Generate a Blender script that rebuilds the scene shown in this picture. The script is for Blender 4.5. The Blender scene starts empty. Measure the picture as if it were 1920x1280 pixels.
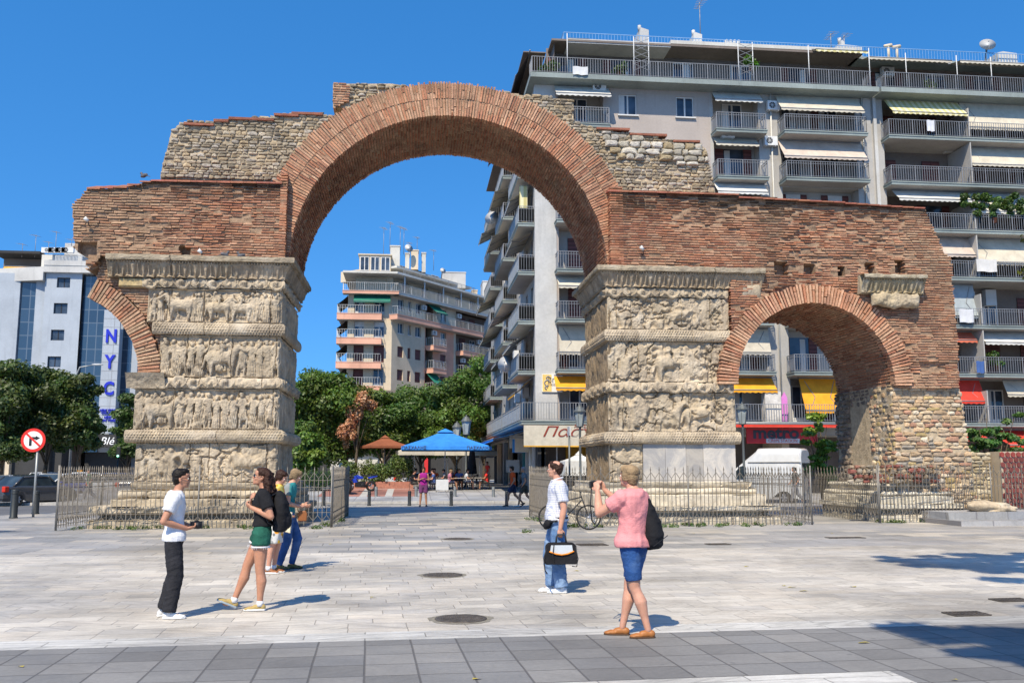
import bpy, bmesh, math, random
import numpy as np
from mathutils import Vector, Matrix, noise as mnoise
R = math.radians
random.seed(7); RNG = np.random.default_rng(7)
S = bpy.context.scene
C = S.collection

# ---------------------------------------------------------------- camera
FPX = 1760.0; PITCH = math.atan(238/1760); YAW = R(6); EYE = 1.65
cd = bpy.data.cameras.new("camera"); cam = bpy.data.objects.new("camera", cd); C.objects.link(cam)
cd.lens = 33.0; cd.sensor_width = 36.0; cd.clip_start = .1; cd.clip_end = 3000
cam.location = (0, 0, EYE); cam.rotation_euler = (math.pi/2+PITCH, 0, -YAW)
S.camera = cam
# ---------------------------------------------------------------- light
SUN_E = R(50); SUN_A = R(25)
w = bpy.data.worlds.new("World"); S.world = w; w.use_nodes = True
wn = w.node_tree; bg = wn.nodes['Background']
sky = wn.nodes.new('ShaderNodeTexSky'); sky.sky_type = 'NISHITA'; sky.sun_disc = False
sky.sun_elevation = SUN_E; sky.sun_rotation = math.pi+SUN_A; sky.altitude = 0
sky.air_density = 1.0; sky.dust_density = 0.25; sky.ozone_density = 3.0
hs = wn.nodes.new('ShaderNodeHueSaturation'); hs.inputs['Saturation'].default_value = 1.33; hs.inputs['Value'].default_value = 1.24
wtc = wn.nodes.new('ShaderNodeTexCoord'); wva = wn.nodes.new('ShaderNodeVectorMath'); wva.operation = 'ADD'; wva.inputs[1].default_value = (0, 0, .24)
wnm = wn.nodes.new('ShaderNodeVectorMath'); wnm.operation = 'NORMALIZE'
wn.links.new(wtc.outputs['Generated'], wva.inputs[0]); wn.links.new(wva.outputs[0], wnm.inputs[0]); wn.links.new(wnm.outputs[0], sky.inputs['Vector'])
wn.links.new(sky.outputs[0], hs.inputs['Color']); wn.links.new(hs.outputs[0], bg.inputs['Color'])
bg.inputs['Strength'].default_value = 0.15
sl = bpy.data.lights.new("sun", 'SUN'); sl.energy = 5.0; sl.angle = R(.5); sl.color = (1, .895, .725)
sun = bpy.data.objects.new("sun", sl); C.objects.link(sun)
SD = Vector((-math.sin(SUN_A)*math.cos(SUN_E), -math.cos(SUN_A)*math.cos(SUN_E), math.sin(SUN_E)))
sun.rotation_euler = SD.to_track_quat('Z', 'Y').to_euler(); sun.location = (-20, -30, 60)
S.view_settings.view_transform = 'Standard'; S.view_settings.look = 'None'
S.view_settings.exposure = 0.42; S.view_settings.gamma = 1

# ---------------------------------------------------------------- photo pixel -> place
def ray(px, py):
    u = (px-960)/FPX; v = (640-py)/FPX
    cp, sp, cy, sy = math.cos(PITCH), math.sin(PITCH), math.cos(YAW), math.sin(YAW)
    f = (sy*cp, cy*cp, sp); r = (cy, -sy, 0); up = (-sy*sp, -cy*sp, cp)
    return [f[i]+u*r[i]+v*up[i] for i in range(3)]
def P(px, py, Y):
    d = ray(px, py); t = Y/d[1]; return (d[0]*t, EYE+d[2]*t)          # (x, z) on the plane y = Y
def PX(px, py, X):
    d = ray(px, py); t = X/d[0]; return (d[1]*t, EYE+d[2]*t)          # (y, z) on the plane x = X
def G(px, py, z=0.0):
    d = ray(px, py); t = (z-EYE)/d[2]; return (d[0]*t, d[1]*t)
def gz(y):                                                           # the ground rises gently past the street
    return 0.0 if y < 50 else min((y-50)*.042, .42)

# ---------------------------------------------------------------- mesh building
class MB:
    def __init__(s): s.v = []; s.f = []; s.c = []; s.m = []; s.sm = []
    def add(s, vs, fs, col=(1, 1, 1), m=0, smooth=False):
        o = len(s.v); s.v.extend(vs); s.c.extend([col]*len(vs))
        s.f.extend([tuple(i+o for i in f) for f in fs]); s.m.extend([m]*len(fs)); s.sm.extend([smooth]*len(fs))
    def box(s, x0, x1, y0, y1, z0, z1, col=(1, 1, 1), m=0, j=0, M=None):
        vs = [(x, y, z) for z in (z0, z1) for y in (y0, y1) for x in (x0, x1)]
        if j: vs = [(x+random.uniform(-j, j), y+random.uniform(-j, j), z+random.uniform(-j, j)) for x, y, z in vs]
        if M is not None: vs = [tuple(M@Vector(p)) for p in vs]
        s.add(vs, [(0, 2, 3, 1), (4, 5, 7, 6), (0, 1, 5, 4), (2, 6, 7, 3), (0, 4, 6, 2), (1, 3, 7, 5)], col, m)
    def quad(s, a, b, c, d, col=(1, 1, 1), m=0): s.add([a, b, c, d], [(0, 1, 2, 3)], col, m)
    def prism(s, poly, a, b, axis='y', col=(1, 1, 1), m=0, M=None):
        # poly of (p,q); axis y: (x,z) swept in y; x: (y,z) swept in x; z: (x,y) swept in z
        n = len(poly); mk = {'y': lambda p, t: (p[0], t, p[1]), 'x': lambda p, t: (t, p[0], p[1]), 'z': lambda p, t: (p[0], p[1], t)}[axis]
        vs = [mk(p, a) for p in poly]+[mk(p, b) for p in poly]
        if M is not None: vs = [tuple(M@Vector(p)) for p in vs]
        fs = [tuple(range(n)), tuple(range(2*n-1, n-1, -1))]+[(i, i+n, (i+1) % n+n, (i+1) % n) for i in range(n)]
        s.add(vs, fs, col, m)
    def tube(s, pts, r, n=6, col=(1, 1, 1), m=0, cap=True, smooth=True, sq=1.0):
        pts = [Vector(p) for p in pts]; rs = r if isinstance(r, (list, tuple)) else [r]*len(pts)
        vs = []; prev = None
        for i, p in enumerate(pts):
            t = (pts[min(i+1, len(pts)-1)]-pts[max(i-1, 0)])
            t = t.normalized() if t.length > 1e-9 else Vector((0, 0, 1))
            if prev is None: a = t.cross(Vector((0, 0, 1)) if abs(t.z) < .9 else Vector((1, 0, 0))).normalized()
            else:
                a = prev-t*prev.dot(t); a = a.normalized() if a.length > 1e-6 else t.orthogonal().normalized()
            prev = a; b = t.cross(a)
            for k in range(n):
                w_ = 2*math.pi*(k+.5)/n; vs.append(tuple(p+(a*math.cos(w_)+b*math.sin(w_)*sq)*rs[i]))
        fs = []
        for i in range(len(pts)-1):
            for k in range(n): fs.append((i*n+k, i*n+(k+1) % n, (i+1)*n+(k+1) % n, (i+1)*n+k))
        if cap: fs.append(tuple(range(n-1, -1, -1))); fs.append(tuple(range((len(pts)-1)*n, len(pts)*n)))
        s.add(vs, fs, col, m, smooth and n > 4)
    def lathe(s, prof, cx, cy, n=16, col=(1, 1, 1), m=0, smooth=True, cz=0):
        vs = []
        for r_, z in prof:
            for k in range(n):
                a = 2*math.pi*k/n; vs.append((cx+r_*math.cos(a), cy+r_*math.sin(a), cz+z))
        fs = [(i*n+k, i*n+(k+1) % n, (i+1)*n+(k+1) % n, (i+1)*n+k) for i in range(len(prof)-1) for k in range(n)]
        fs.append(tuple(range(n-1, -1, -1))); fs.append(tuple(range((len(prof)-1)*n, len(prof)*n)))
        s.add(vs, fs, col, m, smooth)
    def ell(s, c, r, nu=10, nv=7, col=(1, 1, 1), m=0, M=None, lump=0):
        vs = []; ph = random.random()*9
        for j in range(nv+1):
            t = math.pi*j/nv
            for i in range(nu):
                a = 2*math.pi*i/nu; k = 1+lump*math.sin(3*a+5*t+ph)
                p = Vector((r[0]*math.sin(t)*math.cos(a)*k, r[1]*math.sin(t)*math.sin(a)*k, r[2]*math.cos(t)*k))
                if M is not None: p = M@p
                vs.append((c[0]+p.x, c[1]+p.y, c[2]+p.z))
        fs = [(j*nu+i, (j+1)*nu+i, (j+1)*nu+(i+1) % nu, j*nu+(i+1) % nu) for j in range(nv) for i in range(nu)]
        s.add(vs, fs, col, m, True)
    def grid(s, A, col=(1, 1, 1), m=0, smooth=False, mask=None, flip=False):
        # A (h,w,3) numpy points; col tuple or (h,w,3)
        h, wd = A.shape[:2]; o = len(s.v)
        s.v.extend(map(tuple, A.reshape(-1, 3).tolist()))
        if isinstance(col, tuple): s.c.extend([col]*(h*wd))
        else: s.c.extend(map(tuple, np.asarray(col).reshape(-1, 3).tolist()))
        I = np.arange(h*wd).reshape(h, wd)+o
        q = np.stack([I[:-1, :-1], I[:-1, 1:], I[1:, 1:], I[1:, :-1]], -1)
        if flip: q = q[..., ::-1]
        q = q.reshape(-1, 4) if mask is None else q[mask[:-1, :-1]]
        s.f.extend(map(tuple, q.tolist())); s.m.extend([m]*len(q)); s.sm.extend([smooth]*len(q))
    def build(s, name, mats, parent=None, loc=None, bevel=0):
        me = bpy.data.meshes.new(name); me.from_pydata(s.v, [], s.f)
        for mt in (mats if isinstance(mats, (list, tuple)) else [mats]): me.materials.append(mt)
        if s.f:
            me.polygons.foreach_set('material_index', s.m); me.polygons.foreach_set('use_smooth', s.sm)
            ca = me.color_attributes.new('Col', 'FLOAT_COLOR', 'POINT')
            c4 = np.ones((len(s.v), 4), np.float32); c4[:, :3] = np.array(s.c, np.float32)
            ca.data.foreach_set('color', c4.ravel())
        me.update()
        o = bpy.data.objects.new(name, me); C.objects.link(o)
        if loc is not None: o.location = loc
        if parent is not None: o.parent = parent
        if bevel:
            b = o.modifiers.new('b', 'BEVEL'); b.width = bevel; b.segments = 2; b.limit_method = 'ANGLE'
        return o
def tag(o, label=None, cat=None, group=None, kind=None):
    if label: o['label'] = label
    if cat: o['category'] = cat
    if group: o['group'] = group
    if kind: o['kind'] = kind
    return o
def empty(name, loc=(0, 0, 0), label=None, cat=None, group=None, rz=0):
    o = bpy.data.objects.new(name, None); C.objects.link(o); o.location = loc; o.rotation_euler = (0, 0, rz)
    o.empty_display_size = .2
    return tag(o, label, cat, group)
def copy_tree(o, parent=None):
    c = o.copy(); C.objects.link(c)
    if parent is not None: c.parent = parent
    for ch in o.children: copy_tree(ch, c)
    return c
def place(o, loc, rz=0, label=None, sc=None):
    o.location = loc; o.rotation_euler = (0, 0, rz)
    if sc: o.scale = (sc,)*3
    if label: o['label'] = label
    return o

# ---------------------------------------------------------------- numpy noise
def vn(x, y, seed=0):
    x = np.asarray(x, float); y = np.asarray(y, float)
    xi = np.floor(x).astype(np.int64); yi = np.floor(y).astype(np.int64); fx = x-xi; fy = y-yi
    fx = fx*fx*(3-2*fx); fy = fy*fy*(3-2*fy)
    def h(a, b):
        n = (a*374761393+b*668265263+seed*974634777) & 0xffffffff
        n = ((n ^ (n >> 13))*1274126177) & 0xffffffff
        return ((n ^ (n >> 16)) & 0xffff)/65535.0
    return (h(xi, yi)*(1-fx)+h(xi+1, yi)*fx)*(1-fy)+(h(xi, yi+1)*(1-fx)+h(xi+1, yi+1)*fx)*fy
def fbm(x, y, seed=0, o=4):
    r = 0; a = .5
    for k in range(o): r = r+a*vn(np.asarray(x)*2**k, np.asarray(y)*2**k, seed+k); a *= .5
    return r/(1-.5**o)
def sstep(a, b, x): t = np.clip((x-a)/(b-a), 0, 1); return t*t*(3-2*t)
def inpoly(x, z, poly):
    x = np.asarray(x, float); z = np.asarray(z, float); r = np.zeros(x.shape, bool); n = len(poly)
    for i in range(n):
        x0, z0 = poly[i]; x1, z1 = poly[(i+1) % n]
        if z0 == z1: continue
        c = ((z0 > z) != (z1 > z)) & (x < (x1-x0)*(z-z0)/(z1-z0)+x0); r ^= c
    return r

# ---------------------------------------------------------------- materials
class NT:
    def __init__(s, name):
        s.mat = bpy.data.materials.new(name); s.mat.use_nodes = True; s.t = s.mat.node_tree
        s.b = s.t.nodes['Principled BSDF']
    def n(s, t, **k):
        nd = s.t.nodes.new('ShaderNode'+t)
        for a, b in k.items():
            if a[0] == '_': nd.inputs[a[1:].replace('_', ' ')].default_value = b
            else: setattr(nd, a, b)
        return nd
    def l(s, a, b): s.t.links.new(a, b)
    def coord(s, sc=(1, 1, 1), rot=(0, 0, 0), which='Object'):
        tc = s.n('TexCoord'); mp = s.n('Mapping'); mp.inputs['Scale'].default_value = sc; mp.inputs['Rotation'].default_value = rot
        s.l(tc.outputs[which], mp.inputs[0]); return mp.outputs[0]
    def noise(s, sc, det=4, rough=.6, co=None, dist=0):
        nd = s.n('TexNoise'); nd.inputs['Scale'].default_value = sc; nd.inputs['Detail'].default_value = det
        nd.inputs['Roughness'].default_value = rough; nd.inputs['Distortion'].default_value = dist
        if co is None: co = s.coord()
        s.l(co, nd.inputs['Vector']); return nd.outputs[0]
    def ramp(s, fac, *stops):
        r = s.n('ValToRGB'); e = r.color_ramp.elements
        while len(e) < len(stops): e.new(.5)
        for i, (p, c) in enumerate(stops):
            e[i].position = p; e[i].color = (c, c, c, 1) if isinstance(c, (int, float)) else (*c, 1)
        s.l(fac, r.inputs[0]); return r.outputs[0]
    def mix(s, fac, a, b, mode='MIX'):
        m = s.n('Mix', data_type='RGBA', blend_type=mode)
        for sock, v in ((m.inputs[0], fac), (m.inputs[6], a), (m.inputs[7], b)):
            if isinstance(v, (int, float)): sock.default_value = v if sock.type == 'VALUE' else (v, v, v, 1)
            elif isinstance(v, tuple): sock.default_value = (*v, 1)
            else: s.l(v, sock)
        return m.outputs[2]
    def math(s, op, a, b=0.0, c=0.0):
        m = s.n('Math', operation=op)
        for i, v in enumerate((a, b, c)):
            if isinstance(v, (int, float)): m.inputs[i].default_value = v
            else: s.l(v, m.inputs[i])
        return m.outputs[0]
    def attr(s, name='Col'): return s.n('Attribute', attribute_name=name).outputs['Color']
    def bump(s, h, dist=.01, st=1.0):
        b = s.n('Bump'); b.inputs['Distance'].default_value = dist; b.inputs['Strength'].default_value = st
        s.l(h, b.inputs['Height']); s.l(b.outputs[0], s.b.inputs['Normal'])
    def out(s, col=None, rough=.8, metal=0, spec=.3):
        if col is not None:
            if isinstance(col, tuple): s.b.inputs['Base Color'].default_value = (*col, 1)
            else: s.l(col, s.b.inputs['Base Color'])
        if isinstance(rough, (int, float)): s.b.inputs['Roughness'].default_value = rough
        else: s.l(rough, s.b.inputs['Roughness'])
        s.b.inputs['Metallic'].default_value = metal; s.b.inputs['Specular IOR Level'].default_value = spec
        return s.mat
_MC = {}
def plain(name, col, rough=.7, metal=0, var=.12, nsc=3.0, spec=.3, bump=0, bsc=40, attr=False):
    """painted / cloth / metal surface with slight wear variation (optionally x vertex attribute)"""
    if name in _MC: return _MC[name]
    n = NT(name); nz = n.noise(nsc, 5, .65)
    f = n.ramp(nz, (.3, 1-var), (.7, 1+var*.6))
    base = n.mix(1.0, col, f, 'MULTIPLY')
    if attr: base = n.mix(1.0, base, n.attr(), 'MULTIPLY')
    if bump: n.bump(n.noise(bsc, 3, .6), bump)
    _MC[name] = n.out(base, rough, metal, spec); return _MC[name]
def glassy(name, col=(.02, .03, .04), rough=.06):
    if name in _MC: return _MC[name]
    n = NT(name); c = n.mix(n.ramp(n.noise(.8, 2), (.4, 0), (.6, 1)), col, tuple(min(1, k*2.2) for k in col))
    _MC[name] = n.out(c, rough, 0, .45); return _MC[name]
def text_mesh(txt, name, mat, size, M, parent=None, ext=.01, align='CENTER', shear=0, off=0, sx=1.0):
    cu = bpy.data.curves.new(name, 'FONT'); cu.body = txt; cu.size = size; cu.extrude = ext; cu.align_x = align; cu.align_y = 'CENTER'
    cu.shear = shear; cu.offset = off; cu.resolution_u = 3
    to = bpy.data.objects.new(name, cu); C.objects.link(to)
    dg = bpy.context.evaluated_depsgraph_get(); me = bpy.data.meshes.new_from_object(to.evaluated_get(dg))
    bpy.data.objects.remove(to); me.transform(M@Matrix.Diagonal((sx, 1, 1, 1))); me.materials.clear(); me.materials.append(mat); me.name = name
    o = bpy.data.objects.new(name, me); C.objects.link(o); o.parent = parent; return o
def face_xz(x, y, z): return Matrix.Translation((x, y, z))@Matrix.Rotation(math.pi/2, 4, 'X')     # text on a wall that faces the camera side (-y)
# ================================================================ GROUND
def slab_mat(name, w_, h_, gap, cols, gapcol, veins=0.0, stag=.5, rough=.55, rotv=0, patch=None, grime=.5, warp=0.02, randrow=0, spec=.4, bumpd=.004):
    n = NT(name); tc = n.n('TexCoord'); sp = n.n('SeparateXYZ'); n.l(tc.outputs['Object'], sp.inputs[0])
    X, Y = sp.outputs[0], sp.outputs[1]
    nz = n.noise(.8, 2, .5); X = n.math('ADD', X, n.math('MULTIPLY', n.math('SUBTRACT', nz, .5), warp)); Y = n.math('ADD', Y, n.math('MULTIPLY', n.math('SUBTRACT', nz, .5), warp))
    ys = n.math('DIVIDE', Y, h_); row = n.math('FLOOR', ys)
    wr = n.n('TexWhiteNoise', noise_dimensions='1D'); n.l(row, wr.inputs['W'])
    off = n.math('ADD', n.math('MULTIPLY', row, stag), n.math('MULTIPLY', wr.outputs[0], randrow))
    xs = n.math('ADD', n.math('DIVIDE', X, w_), off); col = n.math('FLOOR', xs)
    cb = n.n('CombineXYZ'); n.l(col, cb.inputs[0]); n.l(row, cb.inputs[1])
    wn_ = n.n('TexWhiteNoise', noise_dimensions='2D'); n.l(cb.outputs[0], wn_.inputs['Vector']); rnd = wn_.outputs[0]
    fx = n.math('MULTIPLY', n.math('PINGPONG', xs, .5), w_)   # distance to the nearest joint (pingpong .5 = 0 at integers)
    fy = n.math('MULTIPLY', n.math('PINGPONG', ys, .5), h_)
    d = n.math('MINIMUM', fx, fy)
    gm = n.ramp(d, (gap*.45, 1), (gap, 0))
    k = len(cols); base = n.ramp(rnd, *[((i+.5)/k, c) for i, c in enumerate(cols)])
    if veins:
        cv = n.n('CombineXYZ')
        sel = n.math('GREATER_THAN', wn_.outputs[0], .45)
        ang = n.math('MULTIPLY', n.math('SUBTRACT', wn_.outputs[0], .5), 1.6)
        vr = n.n('VectorRotate', rotation_type='Z_AXIS'); n.l(tc.outputs['Object'], vr.inputs['Vector']); n.l(ang, vr.inputs['Angle'])
        mp = n.n('Mapping'); mp.inputs['Scale'].default_value = (1.3, 16, 1); n.l(vr.outputs[0], mp.inputs[0])
        ad = n.n('VectorMath', operation='ADD'); n.l(mp.outputs[0], ad.inputs[0]); n.l(wn_.outputs[1], ad.inputs[1])
        sc = n.n('VectorMath', operation='SCALE'); n.l(wn_.outputs[1], sc.inputs[0]); sc.inputs['Scale'].default_value = 30; n.l(sc.outputs[0], ad.inputs[1])
        vnz = n.noise(1.0, 5, .65, ad.outputs[0], .4)
        base = n.mix(veins, base, n.ramp(vnz, (.33, .38), (.5, .95), (.68, 1.18)), 'MULTIPLY')
    g1 = n.ramp(n.noise(.35, 5, .62), (.35, 1-grime), (.6, 1.05)); base = n.mix(.8, base, g1, 'MULTIPLY')
    g2 = n.ramp(n.noise(22, 4, .7), (.3, .84), (.7, 1.08)); base = n.mix(.8, base, g2, 'MULTIPLY')
    sp_ = n.n('TexVoronoi'); sp_.inputs['Scale'].default_value = 2.1; n.l(tc.outputs['Object'], sp_.inputs['Vector'])   # gum spots
    base = n.mix(n.ramp(sp_.outputs['Distance'], (.045, .5), (.065, 0)), base, (.1, .1, .1))
    if patch: base = n.mix(n.ramp(n.noise(.12, 3, .5), (.5, 0), (.62, .75)), base, patch)
    base = n.mix(n.math('MULTIPLY', gm, .8), base, gapcol)
    n.bump(n.math('ADD', n.math('MULTIPLY', gm, -1.0), n.math('MULTIPLY', n.noise(30, 4), .35)), bumpd)
    return n.out(base, n.ramp(n.noise(3, 4), (.35, rough-.12), (.7, rough+.15)), 0, spec)
PAVE_R = R(2.6)
def pave(name, poly, mat, z, th=None, kind='structure'):
    m = MB(); c, s_ = math.cos(-PAVE_R), math.sin(-PAVE_R)
    loc = [(x*c-y*s_, x*s_+y*c) for x, y in poly]
    m.prism(loc, z, z-(th or .12), 'z'); o = m.build(name, mat); o.rotation_euler = (0, 0, PAVE_R); return tag(o, kind=kind)
M_light = slab_mat('marble_paving', .62, .31, .0055, [(.53, .485, .41), (.62, .57, .485), (.45, .42, .37), (.585, .525, .435), (.50, .465, .41)], (.17, .15, .125), .42, stag=.37, randrow=.7)
M_dark = slab_mat('dark_paving', .437, .44, .012, [(.178, .172, .162), (.222, .214, .20), (.198, .194, .187), (.24, .23, .214)], (.075, .07, .065), .15, stag=0, rough=.7, grime=.3)
M_border = slab_mat('border_paving', 1.2, .235, .007, [(.55, .53, .48), (.62, .6, .55), (.5, .48, .44)], (.14, .13, .11), .5, stag=.5)
M_mid = slab_mat('mixed_paving', 1.05, .62, .012, [(.26, .25, .23), (.35, .33, .30), (.46, .415, .345), (.28, .275, .26), (.60, .53, .42), (.37, .35, .32), (.305, .30, .285)], (.09, .085, .075), .3, stag=.37, randrow=.8, rough=.5, patch=(.36, .35, .34), grime=.4)
def asph(name, c):
    n = NT(name); g = n.ramp(n.noise(.25, 5, .6), (.3, .75), (.7, 1.25)); b = n.mix(1, c, g, 'MULTIPLY')
    b = n.mix(1, b, n.ramp(n.noise(60, 3), (.3, .7), (.7, 1.3)), 'MULTIPLY'); n.bump(n.noise(90, 3), .004); return n.out(b, .85)
M_asph = asph('asphalt', (.115, .115, .118)); M_soil = asph('dusty_soil', (.17, .15, .12))
t_ = math.tan(PAVE_R)
def ln(x, y0): return (x, y0+t_*x)
road = MB(); road.prism([(-700, -200), (700, -200), (700, 900), (-700, 900)], -.125, -.3, 'z'); tag(road.build('road', M_asph), kind='structure')
pave('pavement_dark_tiles', [ln(-40, -6), ln(40, -6), ln(40, 9.52), ln(-40, 9.52)], M_dark, 0)
pave('pavement_border', [ln(-40, 9.52), ln(40, 9.52), ln(40, 9.99), ln(-40, 9.99)], M_border, 0)
pave('pavement_marble', [ln(-40, 9.99), ln(40, 9.99), ln(40, 19.3), ln(-40, 19.3)], M_light, 0)
pave('plaza', [ln(-40, 19.3), ln(40, 19.3), (40, 43.9), (-12.2, 43.9), (-13.4, 37.5), (-15.5, 34.6), (-40, 30.5)], M_mid, 0)
pave('pavement_marble_strip', [(-.5, 7.42), (3.92, 7.64), (3.92, 2), (-.5, 2)], M_border, .004, .02)
m = MB()                                                        # pavement beyond the street, rising gently
M_far = slab_mat('far_paving', 1.0, .9, .03, [(.36, .36, .36), (.42, .41, .4), (.38, .37, .35)], (.16, .15, .15), .2, stag=0, rough=.6)
ys = [48.6, 50, 52, 54, 56, 58, 60, 70, 85, 160]; xs = [-60, -4.2, 60]
for i in range(len(ys)-1):
    m.quad((-60, ys[i], gz(ys[i])), (60, ys[i], gz(ys[i])), (60, ys[i+1], gz(ys[i+1])), (-60, ys[i+1], gz(ys[i+1])))
m.quad((-60, 48.6, -.12), (60, 48.6, -.12), (60, 48.6, 0), (-60, 48.6, 0)); tag(m.build('pavement', M_far), kind='structure')
kc = plain('kerb_stone', (.42, .40, .36), .8, var=.3)
m = MB()
for i in range(60):
    x = -40+i*1.3; m.box(x, x+1.29, 48.42, 48.62, -.13, .012)
for i in range(40): m.box(-12.2+i*1.3, -12.2+i*1.3+1.29, 43.86, 44.02, -.13, .006)
tag(m.build('kerb', kc), kind='structure')
M_redpave = slab_mat('red_paving', 2.3, 30, .0, [(.33, .15, .11), (.36, .17, .13)], (.3, .14, .1), 0, stag=0, rough=.8)
m = MB()                                                        # red paving with pale diagonal bands
for i, (xa, xb, mm) in enumerate([(-5.2, -4.3, 0), (-4.3, -3.9, 1), (-3.9, -2.9, 0), (-2.9, -2.5, 1), (-2.5, -1.5, 0), (-1.5, -1.1, 1), (-1.1, .3, 0)]):
    for y0, y1 in ((53, 56), (56, 59.4)):
        m.quad((xa-.0, y0, gz(y0)+.004), (xb, y0, gz(y0)+.004), (xb+.0, y1, gz(y1)+.004), (xa, y1, gz(y1)+.004), m=mm)
tag(m.build('red_paving', [M_redpave, kc]), kind='structure')

# manholes and drains
iron = plain('cast_iron', (.13, .11, .09), .6, .5, .5, 8); rimst = plain('manhole_mortar', (.22, .2, .16), .9, var=.5, nsc=12)
def manhole(px, py, r, label):
    x, y = G(px, py); t = empty('manhole_cover', (x, y, 0), label, 'manhole cover', 'manhole covers in the plaza'); m = MB(); n = 40
    vs = [((r+.07+.02*math.sin(5*a)+random.uniform(-.015, .015))*math.cos(a), (r+.07+random.uniform(-.02, .02))*math.sin(a), .003) for a in [2*math.pi*k/n for k in range(n)]]
    m.add(vs, [tuple(range(n))]); m.build('frame', rimst, t)
    m = MB(); m.lathe([(r, 0), (r, .010), (r-.03, .012)], 0, 0, 40); m.build('rim', iron, t)
    m = MB(); g = .045; k = int(r/g)
    for i in range(-k, k+1):
        for j in range(-k, k+1):
            if (i*g)**2+(j*g)**2 < (r-.05)**2: m.box(i*g-.014, i*g+.014, j*g-.014, j*g+.014, .008, .018)
    m.build('tread', iron, t)
manhole(864, 1160, .29, 'round iron manhole cover nearest the camera, largest in the marble paving')
manhole(830, 1078, .31, 'round iron manhole cover in the middle of the plaza, second from the front')
manhole(858, 1010, .33, 'small looking far manhole cover on the grey slabs towards the arch')
def grate(px, py, wx, wy, label, nx):
    x, y = G(px, py); t = empty('drain_grate', (x, y, 0), label, 'drain grate', None, PAVE_R)
    m = MB(); a = wx/2; b = wy/2
    m.box(-a, a, -b, b, .001, .004, (.3, .3, .3)); m.build('pit', iron, t); m = MB()
    for i in range(nx+1): m.box(-a+i*wx/nx-.008, -a+i*wx/nx+.008, -b, b, .004, .014)
    for q in (-b, 0, b): m.box(-a, a, q-.012, q+.012, .005, .0155)
    m.build('bars', iron, t)
grate(1110, 1021, .62, .5, 'iron drain grate beside the man in the checked shirt', 12)
grate(1346, 1020, .5, .3, 'small dark metal hatch in the paving in front of the right fence', 4)
grate(1812, 1151, .44, .26, 'square metal hatch in the marble at right, half reached by tree shade', 9)
grate(1895, 1125, .44, .24, 'square metal hatch inside the tree shade at the right edge', 9)
grate(1585, 1008, .9, .3, 'long dark service hatch in the grey slabs at right', 3)
leafm = plain('dry_leaf', (.35, .28, .05), .8, var=.4)
m = MB()
for px, py in [(893, 1273), (1485, 1101), (1470, 1098), (1507, 1108), (1600, 1100), (1300, 1000), (1790, 1275), (40, 1250), (1080, 1070), (700, 1120), (1400, 1062), (1560, 1000), (1850, 1040), (1500, 1030), (300, 1010), (620, 1020), (1620, 1205)]:
    x, y = G(px, py); a = random.uniform(0, 6); q = random.uniform(.02, .05)
    m.add([(x+q*math.cos(a+k*1.26)*(1 if k % 2 else 1.5), y+q*math.sin(a+k*1.26)*.7, .006+.008*(k % 2)) for k in range(5)], [(0, 1, 2, 3, 4)])
tag(m.build('fallen_leaves', leafm), 'few dry leaves scattered over the plaza paving', 'leaves', kind='stuff')
# ================================================================ THE ARCH
YF = 28.5; YB = 32.5; ACX, ACZ, AR = 1.10, 7.80, 4.95; RT = 1.12
SCX, SCZ, SR = 12.64, 4.30, 2.57
def brick_mat(name, tint=(1, 1, 1), soot=.5):
    n = NT(name); b = n.mix(1, n.attr(), n.ramp(n.noise(9, 5, .7), (.3, .72), (.7, 1.25)), 'MULTIPLY')
    b = n.mix(n.ramp(n.noise(1.1, 6, .7, dist=.6), (.48, 0), (.74, soot)), b, (.055, .042, .034))
    b = n.mix(n.ramp(n.noise(5, 4, .6), (.58, 0), (.72, .5)), b, (.40, .29, .19))
    b = n.mix(1, b, tint, 'MULTIPLY'); n.bump(n.noise(26, 5, .7), .03); return n.out(b, .92, 0, .15)
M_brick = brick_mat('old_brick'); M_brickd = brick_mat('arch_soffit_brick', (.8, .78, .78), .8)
def mortar_mat(name, c, d=.04):
    n = NT(name); b = n.mix(1, c, n.ramp(n.noise(7, 6, .7), (.3, .6), (.7, 1.2)), 'MULTIPLY')
    b = n.mix(n.ramp(n.noise(.9, 5, .7), (.5, 0), (.7, .6)), b, tuple(k*.3 for k in c)); n.bump(n.noise(16, 6, .75), d); return n.out(b, .95, 0, .1)
M_mort = mortar_mat('brick_mortar', (.34, .23, .15)); M_mort2 = mortar_mat('rubble_mortar', (.50, .40, .27))
M_rub = brick_mat('rubble_stone', (1, 1, 1), .45); M_tile = plain('roof_tile_cap', (.34, .13, .08), .85, var=.35, nsc=4, bump=.02, attr=True)
arch = empty('triumphal_arch', (0, YF, 0), 'ancient brick and stone triumphal arch with carved pillars and one wide opening', 'triumphal arch')
def AP(mb, name, mat):
    o = mb.build(name, mat, arch); o.matrix_parent_inverse = Matrix.Translation((0, -YF, 0)); return o
BCOL = [(.46, .20, .11), (.40, .165, .09), (.50, .235, .13), (.48, .26, .155), (.35, .145, .085), (.43, .205, .125), (.52, .29, .18)]
def bcol(t=0.0, dark=0.0):
    c = random.choice(BCOL); k = random.uniform(.80, 1.02)*(1-dark); c = tuple(q*k for q in c)
    return tuple(c[i]*(1-t)+(.43, .30, .19)[i]*t*(1-dark*.8) for i in range(3))
def spans(poly, z):
    xs = []; n = len(poly)
    for i in range(n):
        (x0, z0), (x1, z1) = poly[i], poly[(i+1) % n]
        if (z0 > z) != (z1 > z): xs.append((x1-x0)*(z-z0)/(z1-z0)+x0)
    xs.sort(); return [(xs[i], xs[i+1]) for i in range(0, len(xs)-1, 2)]
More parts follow.
